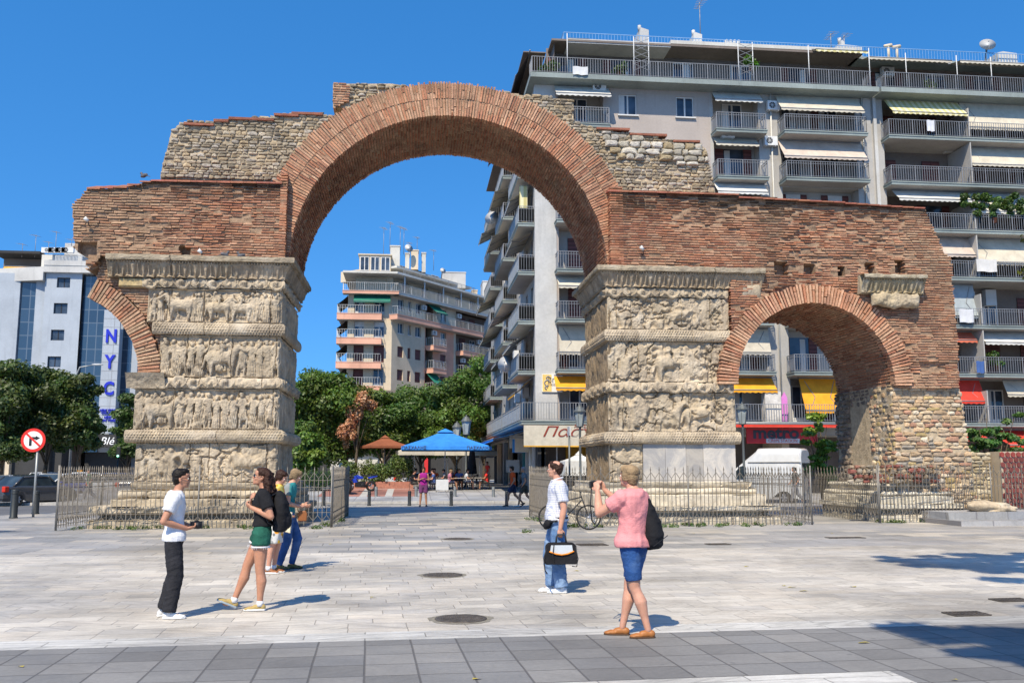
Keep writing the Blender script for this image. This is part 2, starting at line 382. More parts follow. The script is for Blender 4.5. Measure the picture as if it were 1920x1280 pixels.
def brick_face(mb, mort, poly, Y, pitch=.083, bh=.046, L=.36, ero=None, dark=None, tan=None, holes=(), depth=.34, side=1, reg=.5):
    """brick courses standing in front of an eroded mortar bed; side=-1 turns it into the rear face"""
    xs = [p[0] for p in poly]; zs = [p[1] for p in poly]; ero = ero or (lambda x, z: 0); dark = dark or (lambda x, z: 0); tan = tan or (lambda x, z: 0)
    x0, x1, z0, z1 = min(xs), max(xs), min(zs), max(zs)
    nx = int((x1-x0)/.05)+2; nz = int((z1-z0)/.045)+2
    gx, gzz = np.meshgrid(np.linspace(x0-.02, x1+.02, nx), np.linspace(z0, z1, nz))
    E_ = np.vectorize(ero)(gx, gzz); off = .022+E_*1.0+.02*fbm(gx*4, gzz*6, 5)
    for hx, hz, hw, hh in holes: off = np.where((abs(gx-hx) < hw) & (abs(gzz-hz) < hh), .42, off)
    mk = inpoly(gx, gzz, poly); mk[:-1, :-1] = mk[:-1, :-1] & mk[1:, :-1] & mk[:-1, 1:] & mk[1:, 1:]
    mort.grid(np.stack([gx, Y+side*off, gzz], -1), mask=mk, flip=(side < 0))
    z = z0; r = 0
    while z < z1:
        cz = z+pitch/2
        for sa, sb in spans(poly, min(cz, z1-.002)):
            sa += random.uniform(-.02, .03); sb += random.uniform(-.03, .02); x = sa-random.random()*L
            while x < sb:
                l = L*random.uniform(.62, 1.12); xa = max(x, sa); xb = min(x+l, sb); cx = (xa+xb)/2
                e = ero(cx, cz); q = min(1, e/.1)
                if xb-xa > .05 and not any(abs(cx-hx) < hw+.06 and abs(cz-hz) < hh+.02 for hx, hz, hw, hh in holes) and random.random() > .012+.16*q:
                    wob = .014*math.sin(x*1.9+z*3)+.006*math.sin(x*7.1+r); hh_ = bh*random.uniform(.8, 1.15)*(1-.15*q); pr = e*random.uniform(.7, 1.15)+random.uniform(-.006, .009)*(1+2*q)
                    d = min(.85, dark(cx, cz)*random.uniform(.6, 1.3)); t = min(.8, tan(cx, cz)*random.uniform(.3, 1.6))
                    mb.box(xa+.008, xb-.006, Y+side*pr, Y+side*depth, cz-hh_/2+wob, cz+hh_/2+wob, bcol(t, d), j=.004+.012*q)
                x += l+.004
        z += pitch; r += 1
def rubble_face(mb, mort, poly, Y, sw=.3, sh=.14, cols=None, ero=.03, prot=.07, side=1, flat=0, ax='x', jit=.5, bed=True, sqr=.62):
    cols = cols or [(.42, .345, .24), (.34, .285, .20), (.48, .41, .30), (.26, .22, .16), (.39, .345, .28), (.41, .32, .20)]
    mp = (lambda p, q, d: (p, Y+side*d, q)) if ax == 'x' else (lambda p, q, d: (Y+side*d, p, q))
    xs = [p[0] for p in poly]; zs = [p[1] for p in poly]; x0, x1, z0, z1 = min(xs), max(xs), min(zs), max(zs)
    if bed:
        gx, gzz = np.meshgrid(np.linspace(x0-.02, x1+.02, int((x1-x0)/.06)+2), np.linspace(z0-.02, z1+.02, int((z1-z0)/.06)+2))
        off = .03+ero*(fbm(gx*2, gzz*2, 3)-.4)*2; A = np.stack([gx, Y+side*off, gzz], -1) if ax == 'x' else np.stack([Y+side*off, gx, gzz], -1)
        mk = inpoly(gx, gzz, poly); mk[:-1, :-1] = mk[:-1, :-1] & mk[1:, :-1] & mk[:-1, 1:] & mk[1:, 1:]; mort.grid(A, mask=mk)
    z = z0
    while z < z1:
        h = sh*random.uniform(.7, 1.3); h = min(h, z1-z+.02)
        if h < .05: break
        cells = []
        for sa, sb in spans(poly, z+h/2):
            x = sa-random.random()*sw*.4
            while x < sb:
                w_ = sw*random.uniform(.5, 1.45); xa = max(x, sa); xb = min(x+w_, sb+.03); x += w_
                if xb-xa > .1: cells.append((xa, xb))
        for xa, xb in cells:
            w_ = xb-xa; cx = (xa+xb)/2; cz = z+h/2+random.uniform(-.2, .2)*h*jit
            if random.random() > .08:
                nu, nv = 8, 5; a0 = random.random()*9; hw, hh = w_/2-.006, h/2*random.uniform(.86, 1.06)-.004; pr = random.uniform(.4, 1.25)*prot; vs = []; rt = random.uniform(-.16, .16)*jit
                for j in range(nv):
                    k = [1.0, .97, .84, .5, 0][j]; dp = [-.05, .012, pr*.72, pr, pr*1.04][j]
                    for i in range(nu):
                        a = 2*math.pi*i/nu; ca, sa = math.cos(a), math.sin(a); e_ = sqr
                        px_ = math.copysign(abs(ca)**e_, ca)*hw*k; pz_ = math.copysign(abs(sa)**e_, sa)*hh*k
                        wv = 1+.13*math.sin(3*a+a0)+.07*math.sin(5*a+a0*2)
                        vs.append(mp(cx+(px_*math.cos(rt)-pz_*math.sin(rt))*wv, cz+(pz_*math.cos(rt)+px_*math.sin(rt))*wv, .02-dp*(1 if flat == 0 else .7)+random.uniform(-.006, .006)))
                c = random.choice(cols); kk = random.uniform(.75, 1.2); c = tuple(q*kk for q in c)
                fs = [(j*nu+i, j*nu+(i+1) % nu, (j+1)*nu+(i+1) % nu, (j+1)*nu+i) for j in range(nv-1) for i in range(nu)]
                mb.add(vs, fs, c)
        z += h*.96
def core(poly, y0, y1, name='wall_core', mat=None):
    m = MB(); m.prism(poly, y0, y1); return m
pp = lambda pts, Y: [P(a, b, Y) for a, b in pts]

# ---- big brick ring, soffit
ring = MB(); rm = MB(); n = 96
th = np.linspace(math.pi, 0, n+1)
def R_in(t): return AR*(1+.012*math.sin(2*t)*0)
def circ(r, a0=math.pi, a1=0, k=n, cx=ACX, cz=ACZ): return [(cx+r*math.cos(a0+(a1-a0)*i/k), cz+r*math.sin(a0+(a1-a0)*i/k)) for i in range(k+1)]
YR = YF+.12
pi_ = circ(AR+.02); po_ = circ(AR+RT-.05)
for i in range(n):
    (a, b), (c, d), (e, f), (g, h_) = pi_[i], pi_[i+1], po_[i+1], po_[i]
    rm.quad((a, YR+.03, b), (c, YR+.03, d), (e, YR+.03, f), (g, YR+.03, h_)); rm.quad((a, YB-.03, b), (g, YB-.03, h_), (e, YB-.03, f), (c, YB-.03, d))
    rm.quad((a, YR+.03, b), (a, YB-.03, b), (c, YB-.03, d), (c, YR+.03, d)); rm.quad((g, YR+.03, h_), (e, YR+.03, f), (e, YB-.03, f), (g, YB-.03, h_))
def vous(mb, cx, cz, r0, r1, a, thick, y0, y1, col, j=.006):
    ca, sa = math.cos(a), math.sin(a); t = thick/2; vs = []
    for y in (y0, y1):
        for r_, s_ in ((r0, -1), (r0, 1), (r1, 1), (r1, -1)):
            vs.append((cx+r_*ca-s_*t*sa+random.uniform(-j, j), y+random.uniform(-j, j), cz+r_*sa+s_*t*ca+random.uniform(-j, j)))
    mb.add(vs, [(0, 1, 2, 3), (7, 6, 5, 4), (0, 4, 5, 1), (1, 5, 6, 2), (2, 6, 7, 3), (3, 7, 4, 0)], col)
def ring_bricks(mb, cx, cz, r, courses, a0, a1, y0, side=1, pitch=.086, thick=.056, dark=None, tn=0, col_gain=1.0):  # last factor scales the brick colour, making a ring paler
    for ci, (ra, rb) in enumerate(courses):
        k = int(abs(a1-a0)*(ra+rb)/2/pitch)
        for i in range(k+1):
            a = a0+(a1-a0)*(i+.5*(ci % 2))/k; split = random.uniform(.3, .7) if random.random() < .45 else None
            rs = [(ra, rb)] if split is None else [(ra, ra+(rb-ra)*split-.006), (ra+(rb-ra)*split+.006, rb)]
            for q0, q1 in rs:
                d = dark(a, q0) if dark else 0; pr = random.uniform(-.012, .018)
                c = bcol(tn*random.uniform(0, 2), d); ext = random.uniform(-.05, .035) if ci == len(courses)-1 and q1 == rb else 0
                vous(mb, cx, cz, q0+random.uniform(-.012, .012), q1+random.uniform(-.015, .015)+ext, a+random.uniform(-.001, .001), thick*random.uniform(.85, 1.12), y0+side*pr, y0+side*.3, tuple(q*col_gain for q in c))
dk = lambda a, r: .65*max(0, float(fbm(a*5+9, r*1.2, 11))-.5)*2+.25*max(0, math.sin(a)-.6) if r > AR+.6 else .5*max(0, float(fbm(a*9, r, 12))-.55)
ring_bricks(ring, ACX, ACZ, AR, [(AR, AR+.54), (AR+.57, AR+RT)], math.pi, 0, YR, dark=dk, tn=.22, col_gain=1.14)
ring_bricks(ring, ACX, ACZ, AR, [(AR, AR+.54), (AR+.57, AR+RT)], math.pi, 0, YB, side=-1, tn=.22)
AP(ring, 'arch_ring', M_brick); AP(rm, 'ring_mortar', M_mort)
def soffit(mb, cx, cz, r, a0, a1, y0, y1, pitch=.095, colf=None, L=.34):
    k = int(abs(a1-a0)*r/pitch)
    for i in range(k):
        a = a0+(a1-a0)*(i+.5)/k; y = y0+.3-random.random()*.3
        if y > y0+.3: y = y0
        while y < y1-.3:
            l = L*random.uniform(.7, 1.2); l = min(l, y1-y)
            if random.random() > .03:
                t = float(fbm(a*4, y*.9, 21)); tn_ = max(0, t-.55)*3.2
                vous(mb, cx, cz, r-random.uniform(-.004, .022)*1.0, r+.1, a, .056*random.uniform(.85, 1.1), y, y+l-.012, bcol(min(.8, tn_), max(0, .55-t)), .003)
            y += l
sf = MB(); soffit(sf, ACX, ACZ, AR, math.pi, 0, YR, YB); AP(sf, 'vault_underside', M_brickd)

# ---- left brick wing with the stump of the lost small arch
YW = 28.3; LH = YB-.3
Lp = pp([(134, 385), (138, 376), (150, 369), (162, 352), (237, 350), (260, 340), (282, 337), (526, 342)], YW)
LR = [(-3.92, Lp[-1][1]), (-3.92, 7.93), (-9.3, 7.93)]
lowL = pp([(190, 484), (178, 495), (176, 512), (159, 505), (157, 480), (136, 467)], YW)
wingL = Lp[:-1]+[(-3.92, Lp[-1][1]), (-3.92, 7.9), (-9.25, 7.9)]+lowL[1:2]+lowL[3:]
def eroL(x, z): return .07*max(0, float(fbm(x*1.1+3, z*2.4, 31))-.42)*4*(1 if x < -4.8 else .3)+.02*float(fbm(x*3, z*8, 36))
def darkL(x, z): return .9*float(sstep(9.5, 10.4, z))*(.6+float(fbm(x*.9, z*.5, 33)))+.5*max(0, float(fbm(x*1.4, z*.35, 37))-.5)*2*(x < -6)
def tanL(x, z): return .75*float(sstep(-6.3, -8.6, x))+.9*max(0, float(fbm(x*.9, z*1.6, 34))-.45)
wl = MB(); wm = MB(); hx, hz = P(345, 470, YW)
brick_face(wl, wm, wingL, YW, ero=eroL, dark=darkL, tan=tanL, holes=[(hx, hz, .13, .15), (P(163, 468, YW)[0], P(163, 468, YW)[1], .26, .24)])
brick_face(wl, wm, wingL, LH+.3, side=-1, depth=.3, tan=tanL)
c_ = core([(x*.998+.0, z) for x, z in wingL], YW+.34, LH); wm2 = c_
for z in np.arange(7.95, 10.6, .083):                                # side of the wing facing the wide opening
    for y in np.arange(YW+.02, YR+.3, .36): wl.box(-4.12, -3.92+random.uniform(-.01, .01), y, y+.34, z, z+.05, bcol())
# wall beneath the wing, above the stump ring
sub = pp([(176, 512), (190, 484)], YF+.1)+[(-7.8, 7.9), (-7.6, 5.4), (-7.75, 6.2), (-8.3, 6.9), (-8.9, 7.35)]
def arcpts(cx, cz, r, a0, a1, k): return [(cx+r*math.cos(R(a0+(a1-a0)*i/k)), cz+r*math.sin(R(a0+(a1-a0)*i/k))) for i in range(k+1)]
subp = [(-9.45, 7.35), (-9.25, 7.95), (-7.5, 7.95), (-7.5, 4.4)]+arcpts(-10.64, 4.3, 3.2, 3, 68, 14)
wm.prism(subp, YF+.16, YB-.1); brick_face(wl, wm, subp, YF+.1, ero=lambda x, z: .03, tan=lambda x, z: .6, depth=.2)
AP(wl, 'left_brick_wing', M_brick); AP(wm, 'left_wing_mortar', M_mort); AP(wm2, 'left_wing_core', M_mort)
sr = MB(); ring_bricks(sr, -10.64, 4.3, SR, [(SR, SR+.62)], R(2), R(66), YF-.02, pitch=.1, thick=.066, tn=.45)
ring_bricks(sr, -10.64, 4.3, SR, [(SR, SR+.62)], R(2), R(60), YB, side=-1, pitch=.1, thick=.066, tn=.45)
soffit(sr, -10.64, 4.3, SR, R(2), R(66), YF, YB, colf=None)
for i in range(12):                                                   # ragged broken end of the stump
    a = R(66+random.uniform(-2, 3)); y = YF+.1+i*.33; vous(sr, -10.64, 4.3, SR+random.uniform(0, .1), SR+random.uniform(.5, .65), a, .07, y, y+.33, bcol(.4), .02)
AP(sr, 'broken_arch_stump', M_brick)
m = MB(); pts = arcpts(-10.64, 4.3, SR+.03, 1, 65, 16)+arcpts(-10.64, 4.3, SR+.6, 65, 1, 16); m.prism(pts, YF+.03, YB-.03); AP(m, 'stump_mortar', M_mort)

# tile caps sloping from a wing front up to the rubble plane
YU = 29.15
caps = []
def tilecap(px0, px1, pyf, rise=.3, d=.85, step=None, Yf=YW-.05):
    cap = MB(); caps.append(cap); (xa, za), (xb, zb) = P(px0, pyf[0], Yf), P(px1, pyf[1], Yf); k = max(1, int((xb-xa)/.38))
    for i in range(k):
        x = xa+(xb-xa)*i/k; x2 = xa+(xb-xa)*(i+1)/k; z = za+(zb-za)*(i+.5)/k; c = random.uniform(.8, 1.15); cc = (c, c*random.uniform(.9, 1.1), c)
        e = random.uniform(-.01, .01)
        cap.add([(x+.006, Yf+e, z-.045), (x2-.006, Yf+e, z-.045), (x2-.006, Yf+e, z), (x+.006, Yf+e, z), (x+.006, Yf+d, z+rise), (x2-.006, Yf+d, z+rise), (x2-.006, Yf+d, z+rise-.06), (x+.006, Yf+d, z+rise-.06)],
                [(0, 1, 2, 3), (3, 2, 5, 4), (0, 3, 4, 7), (1, 6, 5, 2), (0, 7, 6, 1)], cc)
tilecap(162, 238, (352, 349)); tilecap(238, 262, (345, 344), .25); tilecap(262, 283, (339, 339), .25); tilecap(283, 529, (337, 342), .27)
tilecap(1140, 1386, (356, 363), .12, .85); tilecap(1386, 1585, (368, 378), .14); tilecap(1585, 1735, (379, 389), .1)
# small tiles topping the rubble
for (a, b), (c, d) in [((345, 232), (401, 230)), ((401, 226), (429, 225)), ((429, 222), (514, 219)), ((514, 215), (560, 214)), ((547, 212), (605, 213)), ((1118, 237), (1180, 243)), ((1180, 246), (1250, 254)), ((1262, 263), (1312, 266))]:
    (xa, za), (xb, zb) = P(a, b, YU), P(c, d, YU); cap = MB(); caps.append(cap); cap.box(xa, xb, YU-.08, YU+2.6, min(za, zb)-.05, min(za, zb)+.02, (.8, .8, .8), j=.01)
for cap in caps: AP(cap, 'tile_capping', M_tile)

# ---- rubble masonry left and right of the big ring
def ringside(pts, inside=-1): return pts
oL = circ(AR+RT-.1, R(150), R(104), 16); oR = circ(AR+RT-.1, R(70), R(27), 16)
rubL = pp([(300, 326), (306, 297), (314, 272), (320, 244), (334, 232), (345, 227), (401, 226), (429, 223), (514, 216), (547, 213), (600, 211)], YU)
tl = P(500, 326, YU); rubLp = rubL+[p for p in circ(AR+RT-.12, R(124), R(152), 12)]+[(tl[0], 10.6), (rubL[0][0], 10.6)]
r1 = MB(); r2 = MB(); r1b = MB()
rubble_face(r1, r2, rubLp, YU, .23, .105, sqr=.5, prot=.045); rubble_face(r1b, r2, rubLp, YB-.3, .3, .16, side=-1); AP(r1b, 'left_rear_masonry', M_rub)
r2.prism([(x, z-.03) for x, z in rubLp], YU+.07, YB-.36)
AP(r1, 'left_rubble_masonry', M_rub); AP(r2, 'left_rubble_mortar', M_mort2)
stub = pp([(624, 156), (640, 156), (735, 156), (760, 160)], YU)+circ(AR+RT-.12, R(100), R(118), 8)+[P(624, 200, YU)]
b1 = MB(); b2 = MB(); stb = [stub[0], P(660, 157, YU), P(655, 190, YU), P(624, 205, YU)]
brick_face(b1, b2, stb, YU-.05, L=.25, tan=lambda x, z: .4); b2.prism(stub, YU+.05, YB-.5); rubble_face(b1, b2, [P(655, 157, YU)]+stub[2:-1]+[P(650, 192, YU)], YU, .22, .1, bed=False)
AP(b1, 'crown_stub_bricks', M_rub); AP(b2, 'crown_stub_mortar', M_mort2)
rr1 = MB(); rr2 = MB()
topR = pp([(955, 172), (981, 176), (1020, 180), (1047, 183), (1076, 186), (1076, 229), (1090, 231), (1126, 241), (1171, 247), (1219, 255), (1275, 263), (1312, 267), (1325, 277), (1330, 309), (1342, 358)], YU)
rubR = topR+[(topR[-1][0], 10.4)]+circ(AR+RT-.12, R(24), R(86), 16)
zl = [P(1128, 312, YU)[1], P(1330, 320, YU)[1]]
def zsplit(x): return zl[0]+(zl[1]-zl[0])*(x-P(1128, 312, YU)[0])/3.4
lowR = [p for p in [(P(1160, 350, YU)[0]-.6, 10.4), (topR[-1][0], 10.4), P(1333, 318, YU), P(1240, 308, YU), P(1150, 306, YU)]]
rubble_face(rr1, rr2, rubR, YU, .23, .105, bed=True, sqr=.5, prot=.045)
rr2.prism([(x, z-.03) for x, z in rubR], YU+.07, YB-.36)
AP(rr1, 'right_rubble_masonry', M_rub); AP(rr2, 'right_rubble_mortar', M_mort2)
wb = MB(); wpoly = pp([(1127, 247), (1171, 252), (1219, 260), (1275, 268), (1312, 272), (1324, 282), (1330, 312), (1260, 305), (1200, 303), (1160, 295), (1135, 275)], YU-.06)
rubble_face(wb, MB(), wpoly, YU-.06, .38, .2, cols=[(.46, .42, .34), (.52, .48, .40), (.40, .36, .28), (.49, .45, .38), (.38, .30, .18)], prot=.1, jit=.12, bed=False, sqr=.3)
AP(wb, 'white_block_masonry', M_rub)

# ---- right brick wall with small arch
ox = lambda k: (SCX+(SR+.62)*math.cos(R(k)), SCZ+(SR+.62)*math.sin(R(k)))
topW = pp([(1145, 354), (1300, 360), (1386, 365), (1500, 374), (1585, 379), (1600, 382), (1735, 391), (1745, 415), (1752, 428), (1763, 451), (1770, 471), (1786, 484), (1789, 536), (1798, 644), (1801, 728)], YW)
wallR = [(6.1, topW[0][1])]+topW+[(SCX+SR+.05, topW[-1][1])]+arcpts(SCX, SCZ, SR+.02, 0, 180, 40)+[(9.9, 4.3), (9.9, 7.5), (10.4, 7.92), (6.1, 7.92)]
def eroR(x, z): return (.085*max(0, float(fbm(x*.8+7, z*1.8, 41))-.38)*3.6+.02*float(fbm(x*3, z*8, 46)))*(float(sstep(7.2, 8.5, x)))*(1-.75*float(sstep(15.6, 16.2, x)) if z > 5 else 1)
def darkR(x, z): return .8*float(sstep(9.2, 10.3, z))*(.5+float(fbm(x*.7, z*.6, 43)))+.8*max(0, float(fbm(x*.8+3, z*.4, 47))-.52)*2
def tanR(x, z): return .65*max(0, float(fbm(x*.8, z*1.2, 44))-.45)*2+(.25 if x > 15.8 else 0)
wr = MB(); wrm = MB()
hl = [P(a, b, YW)+(c, d) for a, b, c, d in [(1466, 501, .22, .2), (1521, 503, .19, .17), (1580, 506, .1, .16), (1635, 503, .16, .19), (1689, 500, .15, .2)]]
brick_face(wr, wrm, wallR, YW, ero=eroR, dark=darkR, tan=tanR, holes=hl, depth=.4)
brick_face(wr, wrm, wallR, YB, side=-1, depth=.3, tan=tanR)
wrm.prism([(x, z-.01) for x, z in wallR], YW+.43, YB-.3)
zz = np.arange(7.95, 10.5, .083)
for z in zz: wr.box(6.08+random.uniform(-.012, .012), 6.5, YW+.01, YR+.3, z, z+.05, bcol())
for z in np.arange(4.35, 7.0, .083): wr.box(17.0, P(1797, 640, YW)[0]-.03+random.uniform(-.02, .02), YW+.1, YB-.1, z, z+.05, bcol())
AP(wr, 'right_brick_wall', M_brick); AP(wrm, 'right_wall_mortar', M_mort)
s2 = MB(); ring_bricks(s2, SCX, SCZ, SR, [(SR, SR+.6)], math.pi, 0, YW-.035, pitch=.1, thick=.068, tn=.25, col_gain=1.2)
soffit(s2, SCX, SCZ, SR, math.pi, 0, YW, YB); AP(s2, 'small_arch_ring', M_brick)
# ---- end pier of rubble on the right
XE = SCX+SR; ep = MB(); em = MB()
EC = [(.53, .37, .22), (.46, .33, .20), (.58, .45, .29), (.38, .29, .20), (.50, .38, .25), (.48, .36, .17), (.46, .26, .17), (.40, .35, .28), (.58, .49, .36)]
ef = [(XE-.0, .9), (XE, SCZ+.02)]+pp([(1801, 728), (1806, 760), (1812, 800), (1816, 838), (1822, 850), (1822, 885)], YF)+[(17.9, .4), (XE, .4)]
rubble_face(ep, em, ef, YF, .34, .145, cols=EC, prot=.055, sqr=.45); em.prism(ef, YF+.06, YB-.2)
rubble_face(ep, em, [(XE, .4), (XE, SCZ), (17.6, SCZ), (17.6, .4)], YB, .36, .18, cols=EC, side=-1)
gy0, gy1 = PX(1633, 800, XE)[0], PX(1596, 800, XE)[0]
rubble_face(ep, em, [(YF, .9), (YF, SCZ-.0), (gy0, SCZ), (gy0, .9)], XE, .3, .16, cols=EC, ax='y', side=1, prot=.07)
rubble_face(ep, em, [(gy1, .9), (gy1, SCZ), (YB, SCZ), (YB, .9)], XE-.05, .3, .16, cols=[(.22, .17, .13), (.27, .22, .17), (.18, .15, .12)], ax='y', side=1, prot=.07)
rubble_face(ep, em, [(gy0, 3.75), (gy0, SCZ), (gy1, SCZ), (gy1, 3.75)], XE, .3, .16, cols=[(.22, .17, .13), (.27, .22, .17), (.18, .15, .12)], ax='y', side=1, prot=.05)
gp = MB(); gp.box(XE+.03, XE+.1, gy0, gy1, .9, 3.8)
gm_ = plain('grey_render', (.36, .35, .33), .9, var=.25, bump=.02, bsc=12)
AP(ep, 'end_pier_stones', M_rub); AP(em, 'end_pier_mortar', M_mort2); AP(gp, 'grey_rendered_panel', gm_)
rb = MB(); rubble_face(rb, MB(), pp([(1590, 872), (1760, 872), (1765, 905), (1590, 905)], YF-.25), YF-.25, .24, .14, cols=[(.24, .09, .07), (.36, .27, .18), (.27, .13, .09), (.34, .29, .22)], prot=.12, bed=False)
AP(rb, 'broken_core', M_rub)
# ---- carved pillars: height fields cut into real geometry
def stone_mat(name, tint=(1, 1, 1), dirt=.55):
    n = NT(name); b = n.mix(1, n.attr(), n.ramp(n.noise(2.2, 6, .65), (.3, .7), (.7, 1.18)), 'MULTIPLY')
    b = n.mix(n.ramp(n.noise(.8, 6, .7, dist=.8), (.52, 0), (.78, dirt)), b, (.13, .10, .07))
    b = n.mix(n.ramp(n.noise(1.7, 5, .6), (.55, 0), (.7, .45)), b, (.52, .47, .38))
    v = n.coord((9, 9, 1.2)); b = n.mix(n.ramp(n.noise(1, 4, .6, v), (.5, 0), (.72, .55)), b, (.17, .13, .095))
    b = n.mix(1, b, tint, 'MULTIPLY'); h = n.math('ADD', n.noise(14, 6, .7), n.math('MULTIPLY', n.noise(60, 3, .6), .35)); n.bump(h, .022); return n.out(b, .88, 0, .2)
M_stone = stone_mat('carved_stone', dirt=.8); M_stoned = stone_mat('shaded_weathered_stone', (.62, .58, .53), .85)  # second one: weathered stone, tint darkened for shade on the right pillar's inner side
mb_ = NT('white_marble'); _b = mb_.mix(mb_.ramp(mb_.noise(.9, 6, .7, dist=1.8), (.42, 0), (.6, .8)), (.46, .42, .36), (.28, .275, .27))
_b = mb_.mix(1, _b, mb_.attr(), 'MULTIPLY'); mb_.bump(mb_.noise(12, 4), .008); M_marb = mb_.out(_b, .6)
SC_ = (.445, .37, .275)
def capz(U, Z, a, b, r0, r1, d, base=0.0, oval=1.0):
    dx, dz = b[0]-a[0], b[1]-a[1]; l2 = dx*dx+dz*dz+1e-9
    t = np.clip(((U-a[0])*dx+(Z-a[1])*dz)/l2, 0, 1); rr = r0+(r1-r0)*t
    q = np.hypot(U-a[0]-dx*t, Z-a[1]-dz*t)/rr
    return np.where(q < 1, base+d*np.sqrt(np.clip(1-q*q, 0, 1)), -9)
def person_rel(U, Z, H, x, z0, h, rg, lvl=0.0):
    s = rg.choice([-1, 1]); lean = rg.uniform(-.05, .05)*h; w_ = .09*h
    hd = (x+lean*1.4+s*.01, z0+h*.93); sh = z0+h*.80; hip = z0+h*.48
    L = [capz(U, Z, hd, (hd[0]+s*.012*h, hd[1]-.04*h), .062*h, .05*h, .062, lvl+.02)]
    robe = rg.random() < .55
    L.append(capz(U, Z, (x+lean, sh-.03*h), (x, hip), w_*1.25, w_*1.0, .055, lvl))
    L.append(capz(U, Z, (x+lean-w_*.9, sh-.02*h), (x+lean+w_*.9, sh-.02*h), w_*.5, w_*.5, .05, lvl))
    fold = .014*np.sin((U-x)*rg.uniform(150, 190)/h*.9+Z*rg.uniform(-18, 18))
    if robe:
        r = capz(U, Z, (x, hip), (x+rg.uniform(-.03, .03), z0+.08*h), w_*1.05, w_*1.45, .05, lvl); L.append(np.where(r > -1, r+fold, -9))
    else:
        r = capz(U, Z, (x, hip+.02*h), (x, hip-.14*h), w_*1.05, w_*1.35, .05, lvl); L.append(np.where(r > -1, r+fold, -9))
        for q in (-1, 1):
            k = (x+q*w_*rg.uniform(.4, 1.4), z0+.27*h); f = (k[0]+rg.uniform(-.03, .05), z0+.02)
            L += [capz(U, Z, (x+q*w_*.4, hip-.1*h), k, .05*h, .04*h, .045, lvl), capz(U, Z, k, f, .04*h, .028*h, .04, lvl), capz(U, Z, f, (f[0]+s*.05*h, f[1]), .025*h, .02*h, .035, lvl)]
    for q in (-1, 1):
        e = (x+lean+q*w_*rg.uniform(1.1, 1.9), sh-.17*h+rg.uniform(-.03, .1)*h); ha = (e[0]+q*rg.uniform(-.12, .1)*h, e[1]+rg.uniform(-.1, .2)*h)
        L += [capz(U, Z, (x+lean+q*w_*1.1, sh-.02*h), e, .036*h, .03*h, .045, lvl+.01), capz(U, Z, e, ha, .03*h, .024*h, .045, lvl+.015)]
        if rg.random() < .2: L.append(capz(U, Z, (ha[0], z0+.1*h), (ha[0]+.02, z0+h*1.05), .012*h, .01*h, .03, lvl))
    for l in L: H = np.maximum(H, l)
    return H
def horse_rel(U, Z, H, x, z0, h, rg, s):
    L = [capz(U, Z, (x-.28*h*s, z0+.55*h), (x+.25*h*s, z0+.57*h), .19*h, .17*h, .07), capz(U, Z, (x+.27*h*s, z0+.62*h), (x+.47*h*s, z0+.86*h), .14*h, .085*h, .065),
         capz(U, Z, (x+.47*h*s, z0+.88*h), (x+.66*h*s, z0+.75*h), .08*h, .045*h, .065), capz(U, Z, (x-.44*h*s, z0+.6*h), (x-.52*h*s, z0+.25*h), .04*h, .03*h, .04)]
    for q, b in ((-.36, .1), (-.24, -.05), (.22, .12), (.32, -.03)):
        k = (x+(q+b*.4)*h*s, z0+.27*h); L += [capz(U, Z, (x+q*h*s, z0+.5*h), k, .075*h, .045*h, .055), capz(U, Z, k, (k[0]+b*.4*h*s, z0+.03), .04*h, .03*h, .045)]
    for l in L: H = np.maximum(H, l)
    if rg.random() < .8: H = person_rel(U, Z, H, x, z0+.42*h, h*.62, rg, .02)
    return H
def relief_scene(U, Z, L, h, seed, wear=.2, dens=1.0, mode='mix', ptop=.06):
    rg = np.random.default_rng(seed); H = -.085+.02*fbm(U*3, Z*3, seed)
    H = np.maximum(H, np.where(Z < .05*h, -.02, -9)); H = np.maximum(H, np.where(Z > h*(1-.045), -.025, -9))
    for k in range(int(L/.34*dens)):                                  # rear row, low
        H = person_rel(U, Z, H, rg.uniform(.1, L-.1), .16*h, h*rg.uniform(.68, .78), rg, -.055)
    x = .2
    while x < L-.1:
        if mode != 'people' and rg.random() < .16 and x < L-.9:
            H = horse_rel(U, Z, H, x+.35, .04, h*rg.uniform(.72, .85), rg, rg.choice([-1, 1])); x += rg.uniform(.65, .85)*h/1.15
        else: H = person_rel(U, Z, H, x, .03, h*rg.uniform(.8, .9), rg, -.03); x += rg.uniform(.24, .36)/dens*h/1.2
    e = fbm(U*1.6, Z*1.6, seed+50); er = np.clip((e-(.62-wear*.75))*6, 0, 1)*wear*1.3
    smooth = H.copy()
    for _ in range(3): smooth = (smooth+np.roll(smooth, 1, 0)+np.roll(smooth, -1, 0)+np.roll(smooth, 1, 1)+np.roll(smooth, -1, 1))/5
    H = H*(1-np.clip(er, 0, 1))+(smooth*.4-.03+.06*fbm(U*3, Z*3, seed+9))*np.clip(er, 0, 1)
    H += .016*(fbm(U*22, Z*22, seed+3)-.5)+.02*(fbm(U*7, Z*7, seed+4)-.5)
    return H
def joints(U, Z, H, xs, w_=.012, d=.05):
    for x in xs: H = np.where(abs(U-x-.01*np.sin(Z*9)) < w_, H-d, H)
    return H
